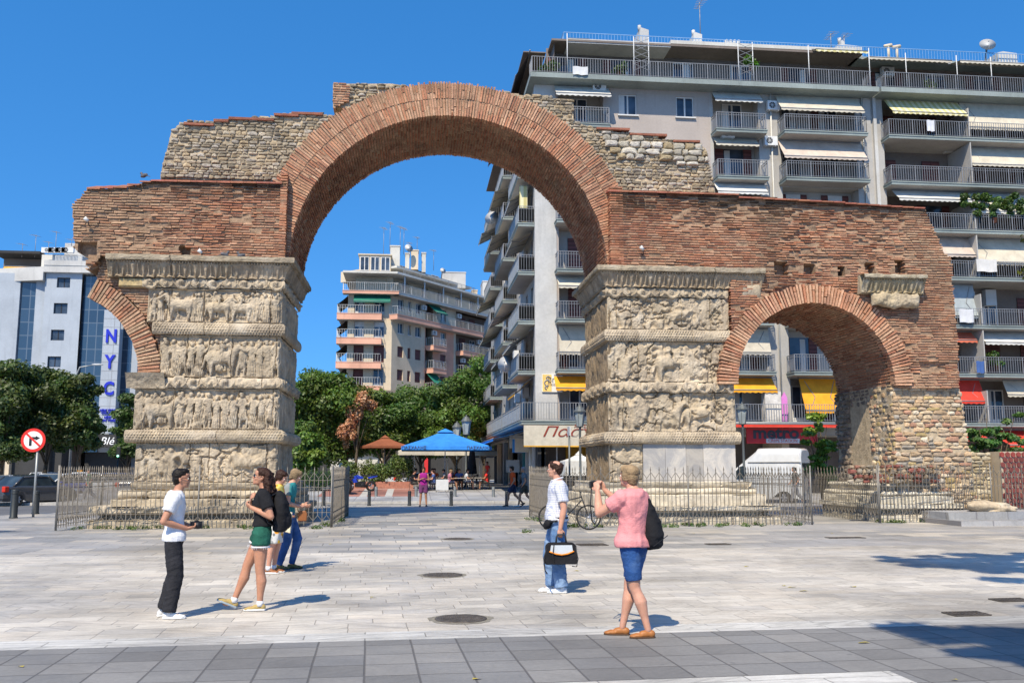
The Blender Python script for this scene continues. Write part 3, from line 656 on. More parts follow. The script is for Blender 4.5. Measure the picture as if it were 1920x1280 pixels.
def eroded_panel(U, Z, L, h, seed, lv=1.0):
    """battered relief: rounded lumps and hollows, hints of limbs"""
    H = relief_scene(U, Z, L, h, seed, .12, .9)
    sm = H.copy()
    for _ in range(4): sm = (sm+np.roll(sm, 1, 0)+np.roll(sm, -1, 0)+np.roll(sm, 1, 1)+np.roll(sm, -1, 1))/5
    a = fbm(U*1.7+seed, Z*1.7, seed+70); b = np.clip((a-.40)*7, 0, 1)
    cr = abs(fbm(U*2.3, Z*2.3, seed+71)-.5); rid = np.clip(.06-cr, 0, 1)*1.1
    flat = -.035+.05*fbm(U*2, Z*2, seed+72)-rid-.03*np.clip(fbm(U*8, Z*8, seed+74)-.6, 0, 1)*4
    H = sm*(1-b)+flat*b+.018*(fbm(U*14, Z*14, seed+73)-.5)
    return H
def scolor(U, Z, seed, base=SC_, blocks=()):
    t = fbm(U*.9, Z*1.3, seed+90); k = .8+.42*t; g = fbm(U*6, Z*6, seed+91); k = k*(.88+.24*g)
    id_ = np.zeros(U.shape)
    for x in blocks: id_ = id_+(U > x)
    k = k*(.93+.14*((id_*37+seed) % 5)/5); w_ = .06*fbm(U*2, Z*2, seed+92)
    return np.stack([base[0]*k, base[1]*k*(1-w_*.4), base[2]*k*(1-w_*2)], -1)
class Face:                                                          # a vertical face; u runs along it, out = away from the stone
    def __init__(s, o, d, nrm, L): s.o, s.d, s.n, s.L = o, d, nrm, L
    def pts(s, U, Z, OUT): return np.stack([s.o[0]+s.d[0]*U+s.n[0]*OUT, s.o[1]+s.d[1]*U+s.n[1]*OUT, Z], -1)
def panel(mb, F, z0, z1, fn, seed, res=.022, base=SC_, u0=0.0, u1=None, blocks=(), edge=.04, out=0.0):
    u1 = F.L if u1 is None else u1; L = u1-u0; h = z1-z0
    U, Z = np.meshgrid(np.linspace(0, L, int(L/res)+2), np.linspace(0, h, int(h/res)+2)); H = fn(U, Z, L, h, seed)
    H = joints(U, Z, H, blocks); ed = np.minimum(np.minimum(U, L-U), np.minimum(Z, h-Z)); r = np.clip(ed/edge, 0, 1); H = H*(.35+.65*r)-.05*(1-r)**2
    mb.grid(F.pts(U+u0, Z+z0, H+out), col=scolor(U+u0, Z+z0, seed, base, blocks))
def strip(mb, F, z0, z1, prof, fn, seed, res=.022, base=SC_, mL=0, mR=0, nv=None, u0=0.0, u1=None, blocks=(), endcap=False):
    """moulding: prof(v)->(out, zfrac); fn(U, V, seed)->extra height along the profile normal"""
    u1 = F.L if u1 is None else u1; L = u1-u0; h = z1-z0; nv = nv or int(h*1.5/res)+2
    v = np.linspace(0, 1, nv); pr = np.array([prof(k) for k in v]); o_ = pr[:, 0]; zf = pr[:, 1]*h
    du, dz = np.gradient(o_), np.gradient(zf); ln_ = np.hypot(du, dz)+1e-9; no, nz_ = dz/ln_, -du/ln_
    S_, V = np.meshgrid(np.linspace(0, 1, int(L/res)+2), v); O = np.repeat(o_[:, None], S_.shape[1], 1)
    a = -mL*O; b = L+mR*O; U = a+(b-a)*S_; H = fn(U, V, seed)
    H = joints(U, V, H, blocks, .012, .035); en = np.clip(np.minimum(S_, 1-S_)*L/.05, 0, 1); H = H*en
    if endcap: Hc = np.clip(np.minimum(S_, 1-S_)*L/.12, 0, 1); O = O*np.sqrt(np.clip(1-(1-Hc)**2, 0.02, 1))
    mb.grid(F.pts(U+u0, z0+zf[:, None]+nz_[:, None]*H, O+no[:, None]*H), col=scolor(U+u0, V*h+z0, seed, base, blocks))
def tor(r, c=0.0): return lambda v: (c+r*math.sin(math.pi*v)**.7, .5-.5*math.cos(math.pi*v))
def f_scale(U, V, s):
    r = V*7; ri = np.floor(r); c = U/.085+.5*(ri % 2); fx = abs(c-np.floor(c)-.5)*2; fy = r-ri
    e = np.clip(fbm(U*1.2, V, s+5)*2.2-.55, 0, 1)
    return e*(.055*np.clip(1-fx**2-.6*fy, 0, 1)-.02)+.012*(fbm(U*9, V*9, s)-.5)*2
def f_scroll(U, V, s):
    p = .46; k = np.floor(U/p); x = (U-(k+.5)*p)/p*2; y = (V-.5)*2*.75*np.where(k % 2 == 0, 1, -1); r = np.hypot(x, y*1.0); a = np.arctan2(y, x)
    sp = np.cos((r*5.2-a/1.0)*1.0+np.pi*.2); wv = abs(y+.55*np.sin(U/p*math.pi)) < .1
    H = .03*np.clip(sp, -.6, 1)*(r < .9)+.02*wv+.022*(np.hypot(x, y) < .2); e = np.clip(fbm(U*1.1, V, s+5)*2.4-.45, 0, 1)
    return H*e*1.7+.018*(fbm(U*8, V*5, s)-.5)*2
def f_palm(U, V, s):
    p = .30; x = (U/p-np.floor(U/p)-.5)*p; a = np.arctan2(x, (V-.04)*.42+.02); r = np.hypot(x, (V-.04)*.42)
    leaf = np.cos(a*5.0); H = .042*np.clip(leaf, -.35, 1)*np.clip(1.2-r/.42, 0, 1)*(abs(a) < 1.25)*(V < .86)
    x2 = (U/p-np.floor(U/p))*1.0; x2 = np.minimum(x2, 1-x2)*p; H = np.maximum(H, .03*np.clip(1-(x2/.03)**2, 0, 1)*(V > .15)*(V < .8))
    H = np.where(V > .9, .02*np.sign(np.sin(U*75)), H); e = np.clip(fbm(U*1.3, V, s+6)*2.6-.35, .35, 1)
    return H*e*2.3+.012*(fbm(U*10, V*6, s)-.5)*2
def f_rough(U, V, s): return .02*(fbm(U*3, V*2, s)-.5)*2+.012*(fbm(U*12, V*6, s+1)-.5)*2
def p_cavetto(v): return (.06+.24*v**1.6, v)
def p_slab(v):
    if v < .12: return (.27+.09*v/.12, 0)
    if v < .85: t = (v-.12)/.73; return (.36+.015*math.sin(math.pi*t), .02+.9*t)
    return (.36-.46*(v-.85)/.15, .92+.08*(v-.85)/.15)
Z_ = dict(step=1.25, dado=2.40, t1=2.77, p3=4.0, t2=4.31, p2=5.59, t3=5.95, p1=7.0, fr=7.28, pal=7.76, top=7.95)
def arch_panel(U, Z, L, h, s):
    H = relief_scene(U, Z, L, h, s, .3, .5, 'people'); k = 0
    return H
def pillar(name, xi, sgn, xl, seed, rough, uf_blocks, marble=False):
    """xi: x of the inner edge; sgn +1: inner side faces +x (left pillar); xl[tier]: x of the outer edge"""
    t = empty(name, (0, 0, 0)); t.parent = arch; t.matrix_parent_inverse = Matrix.Translation((0, -YF, 0))
    def PB(mb, nm, mat=M_stone): return mb.build(nm, mat, t)
    def front(x_out, dy=0):
        return Face((x_out, YF-dy), (1, 0), (0, -1), xi-x_out) if sgn > 0 else Face((xi, YF-dy), (1, 0), (0, -1), x_out-xi)
    side = Face((xi, YF), (0, 1), (1, 0), YB-YF) if sgn > 0 else Face((xi, YB), (0, -1), (-1, 0), YB-YF)
    m_in = dict(mL=0, mR=1) if sgn > 0 else dict(mL=1, mR=0); s_m = dict(mL=1, mR=1)
    pf = (lambda U, Z, L, h, s: eroded_panel(U, Z, L, h, s)*1.75+.03) if rough else (lambda U, Z, L, h, s: relief_scene(U, Z, L, h, s, .38, 1.25)*1.75+.03)
    ps = (lambda U, Z, L, h, s: relief_scene(U, Z, L, h, s, .55, 1.0)*1.25) if not rough else (lambda U, Z, L, h, s: relief_scene(U*1.0, Z*.35, L, h*.35, s, .8)*1.5+.05*(fbm(U*9, Z*1.6, s+8)-.5)*2)
    sbase = SC_ if not rough else (.36, .29, .21)  # right pillar's inner side: shade painted into a darker base
    for key, a, b, nm in (('p1', 't3', 'p1', 'upper_relief_panel'), ('p2', 't2', 'p2', 'middle_relief_panel'), ('p3', 't1', 'p3', 'lower_relief_panel')):
        m = MB(); F = front(xl[key]); panel(m, F, Z_[a], Z_[b], pf, seed+hash_(key), blocks=uf_blocks.get(key, ())); PB(m, nm)
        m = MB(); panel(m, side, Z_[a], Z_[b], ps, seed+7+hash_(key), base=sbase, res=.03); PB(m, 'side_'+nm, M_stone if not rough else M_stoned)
    m = MB(); F = front(xl['p4'])
    if not marble: panel(m, F, Z_['step'], Z_['dado'], lambda U, Z, L, h, s: eroded_panel(U, Z, L, h, s)*1.6+.02, seed+40, blocks=uf_blocks.get('p4', ()))
    else:
        panel(m, F, Z_['step'], Z_['dado'], lambda U, Z, L, h, s: eroded_panel(U, Z, L, h, s)*1.2, seed+40, u1=1.05)
        mm = MB(); xx = [1.05, 1.75, 2.4, 2.95, 3.98]
        for i in range(4):
            c = [.95, 1.05, .8, 1.12][i]; mm.box(xi+xx[i]+.004, xi+xx[i+1]-.004, YF-.02-.006*(i % 2), YF+.3, Z_['step'], Z_['dado'], (c, c, c))
        PB(mm, 'marble_repair_blocks', M_marb)
    PB(m, 'base_relief_panel')
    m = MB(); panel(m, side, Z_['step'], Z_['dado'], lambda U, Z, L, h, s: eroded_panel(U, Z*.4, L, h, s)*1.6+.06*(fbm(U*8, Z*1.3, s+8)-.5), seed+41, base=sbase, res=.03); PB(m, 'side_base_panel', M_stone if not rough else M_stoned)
    for key, a, b, fn, r_, nm in (('t3', 'p2', 't3', f_scale, .13, 'upper_leaf_moulding'), ('t2', 'p3', 't2', f_scroll, .11, 'scroll_moulding'), ('t1', 'dado', 't1', f_scale, .2, 'lower_leaf_moulding')):
        m = MB(); F = front(xl[key]); strip(m, F, Z_[a], Z_[b], tor(r_), fn, seed+hash_(nm), blocks=uf_blocks.get(key, ()), **m_in)
        strip(m, side, Z_[a], Z_[b], tor(r_), fn, seed+3+hash_(nm), base=sbase, res=.03, **s_m)
        xo = xl[key]; zc = (Z_[a]+Z_[b])/2; rr = (Z_[b]-Z_[a])/2          # rounded outer end
        m.tube([(xo-.02*sgn, YF+.12, zc), (xo+.3*sgn, YF+.12, zc)], rr*.98, 12, SC_)
        PB(m, nm)
    m = MB(); F = front(xl['fr']); strip(m, F, Z_['p1'], Z_['fr'], tor(.07, .0), f_scroll, seed+60, blocks=uf_blocks.get('fr', ()), **m_in); strip(m, side, Z_['p1'], Z_['fr'], tor(.07), f_scroll, seed+61, base=sbase, res=.03, **s_m); PB(m, 'scroll_frieze')
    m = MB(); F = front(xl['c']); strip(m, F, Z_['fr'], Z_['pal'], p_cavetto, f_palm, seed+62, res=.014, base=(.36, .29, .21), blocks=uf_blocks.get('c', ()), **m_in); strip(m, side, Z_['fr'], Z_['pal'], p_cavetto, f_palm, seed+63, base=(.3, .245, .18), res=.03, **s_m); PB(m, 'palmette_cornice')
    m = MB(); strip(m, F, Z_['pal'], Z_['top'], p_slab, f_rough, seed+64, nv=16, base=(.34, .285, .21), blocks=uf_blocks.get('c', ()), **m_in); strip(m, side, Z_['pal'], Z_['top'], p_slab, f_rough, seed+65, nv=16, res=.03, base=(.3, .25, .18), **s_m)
    x0, x1 = sorted((xl['c'], xi)); m.box(x0, x1, YF-.02, YB+.02, Z_['fr']+.02, Z_['top']-.03, (.34, .285, .21)); PB(m, 'cornice_slab')
    m = MB()                                                          # the pillar's body behind the carving
    for a, b, k in (('step', 'dado', 'p4'), ('dado', 't1', 't1'), ('t1', 'p3', 'p3'), ('p3', 't2', 't2'), ('t2', 'p2', 'p2'), ('p2', 't3', 't3'), ('t3', 'p1', 'p1'), ('p1', 'fr', 'fr')):
        x0, x1 = sorted((xl[k]+.03*sgn, xi-.13*sgn)); m.box(x0, x1, YF+.13, YB, Z_[a], Z_[b], SC_)
    x0, x1 = sorted((xl['p4']+.1*sgn, xi-.13*sgn)); m.box(x0, x1, YF+.13, YB, 0, Z_['step'], SC_)
    PB(m, 'pillar_body'); return t, front
def hash_(s): return sum(ord(c)*(i+3) for i, c in enumerate(s)) % 97
XL = P(528, 600, YF)[0]; XR = P(1139, 600, YF)[0]
xl = dict(p1=P(276, 570, YF)[0], t3=P(287, 617, YF)[0], p2=P(298, 670, YF)[0], t2=P(290, 718, YF)[0], p3=P(250, 770, YF)[0], t1=P(236, 817, YF)[0], p4=P(252, 870, YF)[0], fr=P(268, 530, YF)[0], c=P(204, 500, YF)[0])
LP, frL = pillar('left_carved_pillar', XL, 1, xl, 100, False, dict(p1=(.68, 3.6), p2=(.8, 2.1, 3.4), p3=(1.15, 4.0), p4=(1.55, 2.1, 3.75), t1=(.0, 2.6), t2=(1.3, 3.1), t3=(1.5, 3.4), c=(1.85,), fr=(1.6, 3.2)))
xr = dict(p1=P(1368, 590, YF)[0], t3=P(1376, 630, YF)[0], p2=P(1371, 680, YF)[0], t2=P(1374, 725, YF)[0], p3=P(1380, 770, YF)[0], t1=P(1386, 820, YF)[0], p4=P(1382, 860, YF)[0], fr=P(1364, 547, YF)[0], c=P(1428, 515, YF)[0])
RP, frR = pillar('right_carved_pillar', XR, -1, xr, 300, True, dict(p1=(.3, .75, 2.35, 3.3), p2=(.95, 3.3), p3=(.45, 2.55, 3.4), t1=(.7, 2.3, 3.1), t2=(1.0, 3.3), t3=(2.7,), c=(3.4,), fr=(2.9,)), marble=True)
# impost block under the stump; corbel fragment on the end pier
m = MB(); F = Face((P(239, 715, YF)[0], YF-.05), (1, 0), (0, -1), 1.1); strip(m, F, 3.98, 4.42, lambda v: (.05+.2*v**1.5, v) if v < .9 else (.25-(v-.9)*2.4, 1), f_rough, 700)
m.box(P(243, 715, YF)[0], P(298, 715, YF)[0], YF-.03, YB, 4.0, 4.40, SC_); m.build('impost_block', M_stone, LP)
m = MB(); F = Face((P(222, 530, YF)[0], YF), (1, 0), (0, -1), .85); panel(m, F, 7.0, 7.28, lambda U, Z, L, h, s: f_rough(U, Z, s)+.05, 701, base=(.5, .38, .2)); m.box(P(225, 530, YF)[0], P(272, 530, YF)[0], YF+.0, YF+1, 7.0, 7.27, (.5, .38, .2)); m.build('frieze_end_block', M_stone, LP)
cx0, cz1 = P(1608, 517, YW); cx1, cz0 = P(1728, 577, YW); czm = P(1650, 552, YW)[1]
m = MB(); F = Face((cx0, YW-.1), (1, 0), (0, -1), cx1-cx0); strip(m, F, czm, cz1-.14, p_cavetto, f_palm, 702, base=(.36, .3, .2)); strip(m, F, cz1-.14, cz1, p_slab, f_rough, 703, nv=12, base=(.4, .35, .26))
m.box(cx0, cx1, YW-.14, YW+.3, czm, cz1-.01, (.38, .32, .22)); 
F2 = Face((cx0+.35, YW-.12), (1, 0), (0, -1), cx1-cx0-.55); strip(m, F2, cz0, czm, tor(.2), lambda U, V, s: .26*(fbm(U*2.6, V*2, s)-.5)+.05*(fbm(U*8, V*5, s)-.5), 704, base=(.40, .33, .23), endcap=True)
m.box(cx0+.4, cx1-.3, YW-.1, YW+.2, cz0+.1, czm, (.38, .32, .22)); AP(m, 'cornice_fragment', M_stone)
m = MB(); F = Face((P(1386, 560, YF)[0], YF-.02), (1, 0), (0, -1), .7); strip(m, F, P(1400, 562, YF)[1], 7.5, tor(.16), lambda U, V, s: .08*(fbm(U*3, V*2, s)-.5), 710, endcap=True); m.box(P(1386, 560, YF)[0]+.05, P(1425, 560, YF)[0], YF-.02, YF+.3, 7.05, 7.4, SC_); m.build('broken_frieze_block', M_stone, RP)
# ---- stepped bases
def steps(parent, rows, marble=None, seed=0, yb=YB+.2, colb=(.46, .39, .29)):
    m = MB(); rg = random.Random(seed)
    for (x0, x1, out, z0, z1, kind) in rows:
        def prof(v, o=out, k=kind):
            if k == 'torus': return (o-.06+.07*math.sin(math.pi*min(1, v/.82))**.6 if v < .82 else o-.06-(v-.82)*(o+.3)/.18, min(1, v/.82))
            if k == 'cyma': return (o-.12*(1-min(1, v/.8))**2 if v < .8 else o-(v-.8)*(o+.3)/.2, min(1, v/.8))
            if k == 'hollow': return (o-.22*math.sin(math.pi*min(1, v)), v)
            return (o, min(1, v/.8)) if v < .8 else (o-(v-.8)*(o+.3)/.2, 1)
        L = x1-x0; js = []; q = rg.uniform(.7, 1.3)
        while q < L: js.append(q); q += rg.uniform(.8, 1.6)
        fn = lambda U, V, s: .03*(fbm(U*2.2, V*1.5, s)-.5)*2-.05*np.clip(fbm(U*1.3, V*.8, s+3)-.62, 0, 1)*6*1.0
        F = Face((x0, YF), (1, 0), (0, -1), L); strip(m, F, z0, z1, prof, fn, seed+int(z0*50), nv=12, res=.05, blocks=js, base=colb)
        for sx, d, n_ in ((x0, 1, (-1, 0)), (x1, 1, (1, 0))):
            Fs = Face((sx, YF-out), (0, 1), n_, yb-YF+out)
            strip(m, Fs, z0, z1, lambda v, k=kind: (prof(v)[0]-out, prof(v)[1]), fn, seed+int(z0*50)+1, nv=12, res=.08, blocks=js, base=colb)
        m.box(x0+.03, x1-.03, YF-out+.25, yb, z0, z1-.01, colb)
    return m
pxx = lambda px, py: P(px, py, YF)[0]
rows = [(pxx(186, 978), -3.2, 1.0, 0, .22, 'plain'), (pxx(200, 960), -3.3, .85, .22, .42, 'hollow'), (pxx(188, 953), -3.2, .98, .42, .60, 'plain'), (pxx(222, 940), -3.45, .72, .60, .80, 'plain'), (pxx(232, 928), -3.5, .55, .80, 1.02, 'torus'), (pxx(250, 910), -3.65, .3, 1.02, 1.25, 'cyma')]
steps(LP, rows, seed=5).build('stepped_base', M_stone, LP)
rows = [(5.0, pxx(1444, 978), 1.0, 0, .22, 'plain'), (5.15, pxx(1425, 960), .85, .22, .42, 'hollow'), (5.0, pxx(1441, 950), .98, .42, .55, 'plain'), (5.35, pxx(1420, 932), .72, .55, .88, 'plain'), (5.55, pxx(1408, 915), .5, .88, 1.06, 'torus'), (5.6, pxx(1402, 905), .35, 1.06, 1.25, 'cyma')]
steps(RP, rows, seed=9, colb=(.56, .50, .40)).build('stepped_base', M_stone, RP)
y0 = YF-.35
rows = [(14.55, 17.1, .15, 0, .22, 'plain'), (14.65, 17.1, .1, .22, .42, 'hollow'), (14.45, 17.25, .25, .42, .56, 'plain'), (14.6, 17.0, .1, .56, .80, 'plain'), (14.65, 16.95, .08, .80, .93, 'torus'), (14.85, 16.9, -.1, .93, 1.06, 'cyma'), (14.8, 16.9, -.03, 1.06, 1.2, 'torus')]
o_ = steps(None, rows, seed=12, colb=(.62, .57, .47), yb=YB+.1).build('end_pier_base', M_stone, arch); o_.matrix_parent_inverse = Matrix.Translation((0, -YF, 0)); o_['label'] = 'pale moulded base of the end pier'
# ================================================================ BUILDINGS
def stucco(name, c, st=.25, attr=False):
    n = NT(name); b = n.mix(1, c, n.ramp(n.noise(.35, 5, .6), (.3, 1-st), (.7, 1.08)), 'MULTIPLY')
    v = n.coord((2.2, 2.2, .16)); b = n.mix(n.ramp(n.noise(1, 5, .65, v), (.56, 0), (.74, .38)), b, tuple(k*.5 for k in c))
    b = n.mix(1, b, n.ramp(n.noise(9, 3), (.3, .93), (.7, 1.04)), 'MULTIPLY')
    if attr: b = n.mix(1, b, n.attr(), 'MULTIPLY')
    n.bump(n.noise(30, 3), .006); return n.out(b, .9, 0, .15)
W_light = stucco('stucco_light_grey', (.41, .39, .355)); W_beige = stucco('stucco_warm_grey', (.385, .335, .295), .12); W_white = stucco('stucco_white', (.50, .49, .46))
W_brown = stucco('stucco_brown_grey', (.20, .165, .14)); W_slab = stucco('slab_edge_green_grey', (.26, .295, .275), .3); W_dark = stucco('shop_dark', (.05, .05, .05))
W_soff = stucco('balcony_underside', (.40, .37, .335)); W_cream = stucco('stucco_cream', (.60, .50, .36)); W_pink = stucco('stucco_terracotta', (.62, .33, .22)); W_peach = stucco('stucco_peach_band', (.66, .36, .25))
W_blue = stucco('stucco_pale_blue', (.36, .395, .43), .15); W_offw = stucco('stucco_offwhite', (.56, .54, .48))
M_rail = plain('grey_rail_metal', (.25, .25, .25), .5, .3); M_railw = plain('white_rail_metal', (.52, .52, .5), .5); M_glass = glassy('window_glass', (.025, .035, .05)); M_frame = plain('white_frame', (.56, .55, .52), .5, var=.1)
M_shut = plain('brown_shutter', (.10, .035, .03), .6, attr=True); M_ac = plain('ac_housing', (.62, .62, .6), .5); M_black = plain('black_metal', (.02, .02, .022), .5); M_panelg = plain('blue_grey_panel', (.33, .38, .40), .5, var=.25)
M_curt = plain('curtain', (.5, .5, .48), .9)
def cloth(name, c, stripe=None, sc=6):
    n = NT(name); b = n.mix(1, c, n.ramp(n.noise(1.5, 5, .7), (.3, .75), (.7, 1.08)), 'MULTIPLY')
    if stripe:
        tc = n.n('TexCoord'); sp = n.n('SeparateXYZ'); n.l(tc.outputs['Object'], sp.inputs[0])
        b = n.mix(n.math('GREATER_THAN', n.math('FRACT', n.math('MULTIPLY', sp.outputs[0], sc)), .5), b, stripe)
    n.b.inputs['Subsurface Weight'].default_value = 0
    return n.out(b, .85, 0, .1)
A_cream = cloth('awning_cream', (.52, .47, .37)); A_beige = cloth('awning_beige', (.52, .43, .35)); A_yel = cloth('awning_yellow', (.74, .33, .03)); A_str = cloth('awning_striped', (.72, .66, .42), (.50, .44, .2), 2.6)
A_grey = cloth('awning_grey', (.34, .38, .39)); A_red = cloth('awning_red', (.62, .06, .04)); A_white = cloth('awning_white', (.60, .58, .52)); A_green = cloth('awning_green', (.03, .18, .12)); A_blue = cloth('awning_blue', (.04, .22, .62)); A_dark = cloth('awning_dark', (.07, .06, .06)); A_orange = cloth('awning_orange', (.75, .36, .04)); A_pink = cloth('awning_coral', (.60, .16, .09))
def Fr(x0, y0): return Matrix(((1, 0, 0, x0), (0, -1, 0, y0), (0, 0, 1, 0), (0, 0, 0, 1)))      # u -> x, v (outward) -> -y
def Sd(x0, y0): return Matrix(((0, -1, 0, x0), (1, 0, 0, y0), (0, 0, 1, 0), (0, 0, 0, 1)))      # u -> y, v (outward) -> -x
class Bld:
    def __init__(s, name, loc, label, cat='building', group=None):
        s.loc = loc; s.root = empty(name, loc, label, cat, group)
    def put(s, mb, name, mats, par=None, label=None):
        o = mb.build(name, mats, par or s.root)
        if par is None: o.matrix_parent_inverse = Matrix.Translation((-s.loc[0], -s.loc[1], -s.loc[2]))
        if label: o['label'] = label
        return o
    def wall(s, M, u0, u1, z0, z1, holes, mat, v=0.0, depth=.2, name='wall', ends=0.0):
        us = sorted({u0, u1, *[min(max(h[k], u0), u1) for h in holes for k in (0, 1)]}); zs = sorted({z0, z1, *[min(max(h[k], z0), z1) for h in holes for k in (2, 3)]})
        m = MB(); q = lambda *p: m.add([tuple(M@Vector(k)) for k in p], [(0, 1, 2, 3)])
        for i in range(len(us)-1):
            for j in range(len(zs)-1):
                cu, cz = (us[i]+us[i+1])/2, (zs[j]+zs[j+1])/2
                if any(h[0] < cu < h[1] and h[2] < cz < h[3] for h in holes): continue
                q((us[i], v, zs[j]), (us[i+1], v, zs[j]), (us[i+1], v, zs[j+1]), (us[i], v, zs[j+1]))
        for h in holes:
            d = h[4] if len(h) > 4 else depth; a, b, c, e = h[:4]
            q((a, v, c), (a, v-d, c), (a, v-d, e), (a, v, e)); q((b, v, c), (b, v-d, c), (b, v-d, e), (b, v, e)); q((a, v, e), (b, v, e), (b, v-d, e), (a, v-d, e)); q((a, v, c), (b, v, c), (b, v-d, c), (a, v-d, c))
        return s.put(m, name, mat)
    def box(s, M, u0, u1, v0, v1, z0, z1, mat, name='wall', par=None):
        m = MB(); m.box(u0, u1, v0, v1, z0, z1, M=M); return s.put(m, name, mat, par)
    def opening(s, M, u, z, w_, h, v, kind='window', shut=0, roll=0, leaves=2, sill=True, frame=None, curtain=True):
        """glazed opening lying in a reveal or on a wall plane: pane, frame and shutters"""
        m = MB(); m.box(u-w_/2, u+w_/2, v, v+.02, z, z+h, M=M)
        if curtain and random.random() < .6:
            c0 = u-w_/2+.06+random.choice([0, w_*.5]); m.box(c0, c0+w_*.28, v+.021, v+.024, z+.08, z+h-.08, m=1, M=M)
        o = s.put(m, kind, [M_glass, M_curt]); f = MB(); t = .07
        if shut < 2:
            f.box(u-w_/2, u-w_/2+t, v+.015, v+.06, z, z+h, M=M); f.box(u+w_/2-t, u+w_/2, v+.015, v+.06, z, z+h, M=M)
            f.box(u-w_/2+t, u+w_/2-t, v+.015, v+.06, z+h-t, z+h, M=M); f.box(u-w_/2+t, u+w_/2-t, v+.015, v+.06, z, z+(t if kind == 'window' else .35), M=M)
            for k in range(1, leaves): f.box(u-w_/2+w_*k/leaves-t*.7, u-w_/2+w_*k/leaves+t*.7, v+.015, v+.055, z+t, z+h-t, M=M)
            if kind == 'window' and sill: f.box(u-w_/2-.08, u+w_/2+.08, v+.0, v+.28, z-.08, z-.002, M=M)
            p = s.put(f, 'frame', frame or M_frame, o); p.matrix_parent_inverse = Matrix.Translation((0, 0, 0))
            fixp(p, s)
        if roll:
            r_ = MB(); r_.box(u-w_/2+.02, u+w_/2-.02, v+.061, v+.08, z+h*(1-roll), z+h-.01, M=M); fixp(s.put(r_, 'roller_shutter', M_frame, o), s)
        if shut:
            if shut == 2: rr = [(u-w_/2, u-.01), (u+.01, u+w_/2)]
            elif shut == 3: rr = [(u-w_/2-w_*.42, u-w_/2-.01), (u+w_/2+.01, u+w_/2+w_*.42)]
            else: rr = [(u-w_/2-w_*.42, u-w_/2-.01)]
            for a, b in rr:
                sh = MB(); k = int(h/.12)
                for i in range(k): sh.box(a, b, v+.03, v+.065+.02*(i % 2), z+h*i/k, z+h*(i+1)/k-.001, (1+.5*(i % 2),)*3, M=M)
                s.put(sh, 'shutter', M_shut, o)
        return o
    def balcony(s, M, u0, u1, z, d, rail=M_rail, panel=None, bars=.15, h=1.0, dbl=True, ends=True, th=.22, slabm=None, under=None, belly=0.0):
        m = MB(); m.box(u0, u1, 0, d, z-th, z, M=M); m.box(u0+.03, u1-.03, .0, d-.03, z-th-.012, z-th-.002, m=1, M=M); m.box(u0-.03, u1+.03, -.02, d+.04, z-.07, z+.0, M=M)
        o = s.put(m, 'balcony', [slabm or W_slab, under or W_soff]); r_ = MB(); t = .012; e = .05
        segs = [((u0+e, d-e), (u1-e, d-e))]
        if ends: segs += [((u0+e, .02), (u0+e, d-e)), ((u1-e, .02), (u1-e, d-e))]
        for (a, b), (c, f) in segs:
            L = math.hypot(c-a, f-b); k = max(2, int(L/bars))
            for i in range(k+1):
                x, y = a+(c-a)*i/k, b+(f-b)*i/k; q = t*(1.9 if i % 10 == 0 else .95)
                r_.box(x-q, x+q, y-q, y+q, z+.05, z+h, M=M)
            for zz_, hh in ((z+h-.02, .03), (z+.08, .02), (z+h-.16, .018)):
                if hh == .018 and not dbl: continue
                r_.box(min(a, c)-.02, max(a, c)+.02, min(b, f)-.02, max(b, f)+.02, zz_, zz_+hh, M=M)
            if panel: r_.box(min(a, c), max(a, c), min(b, f)-.004, max(b, f)+.006, z+.1, z+h-.1, m=1, M=M)
        fixp(s.put(r_, 'railing', [rail, panel or rail], o), s); return o
    def awning(s, M, u0, u1, zt, v0, proj, drop, mat, val=.18, arms=True, name='awning', scal=True):
        m = MB(); n_ = max(4, int((u1-u0)/.16)); a = []
        for j in range(5):
            t = j/4
            for i in range(n_+1): a.append((u0+(u1-u0)*i/n_, v0+proj*t, zt-drop*t-.05*math.sin(math.pi*t)*drop-.01*math.sin(i*1.1)*t))
        for i in range(n_+1): a.append((u0+(u1-u0)*i/n_, v0+proj+.004, zt-drop-val*(1 if not scal else (.72+.28*abs(math.sin(i*math.pi/2))))))
        w_ = n_+1; m.add([tuple(M@Vector(p)) for p in a], [(j*w_+i, j*w_+i+1, (j+1)*w_+i+1, (j+1)*w_+i) for j in range(5) for i in range(n_)])
        b = MB(); b.tube([M@Vector((u0, v0+proj, zt-drop)), M@Vector((u1, v0+proj, zt-drop))], .03, 6); b.tube([M@Vector((u0, v0+.02, zt+.03)), M@Vector((u1, v0+.02, zt+.03))], .05, 6)
        if arms:
            for q in ([u0+.25, u1-.25] if u1-u0 < 4 else [u0+.3, (u0+u1)/2, u1-.3]):
                e = .45 if q < (u0+u1)/2 else -.45
                b.tube([M@Vector((q, v0+.03, zt-.12)), M@Vector((q+e, v0+proj*.5+.05, zt-drop*.5-.16)), M@Vector((q, v0+proj-.03, zt-drop-.03))], .022, 5, smooth=False)
        o = s.put(m, name, mat); fixp(s.put(b, 'awning_arms', M_rail, o), s); return o
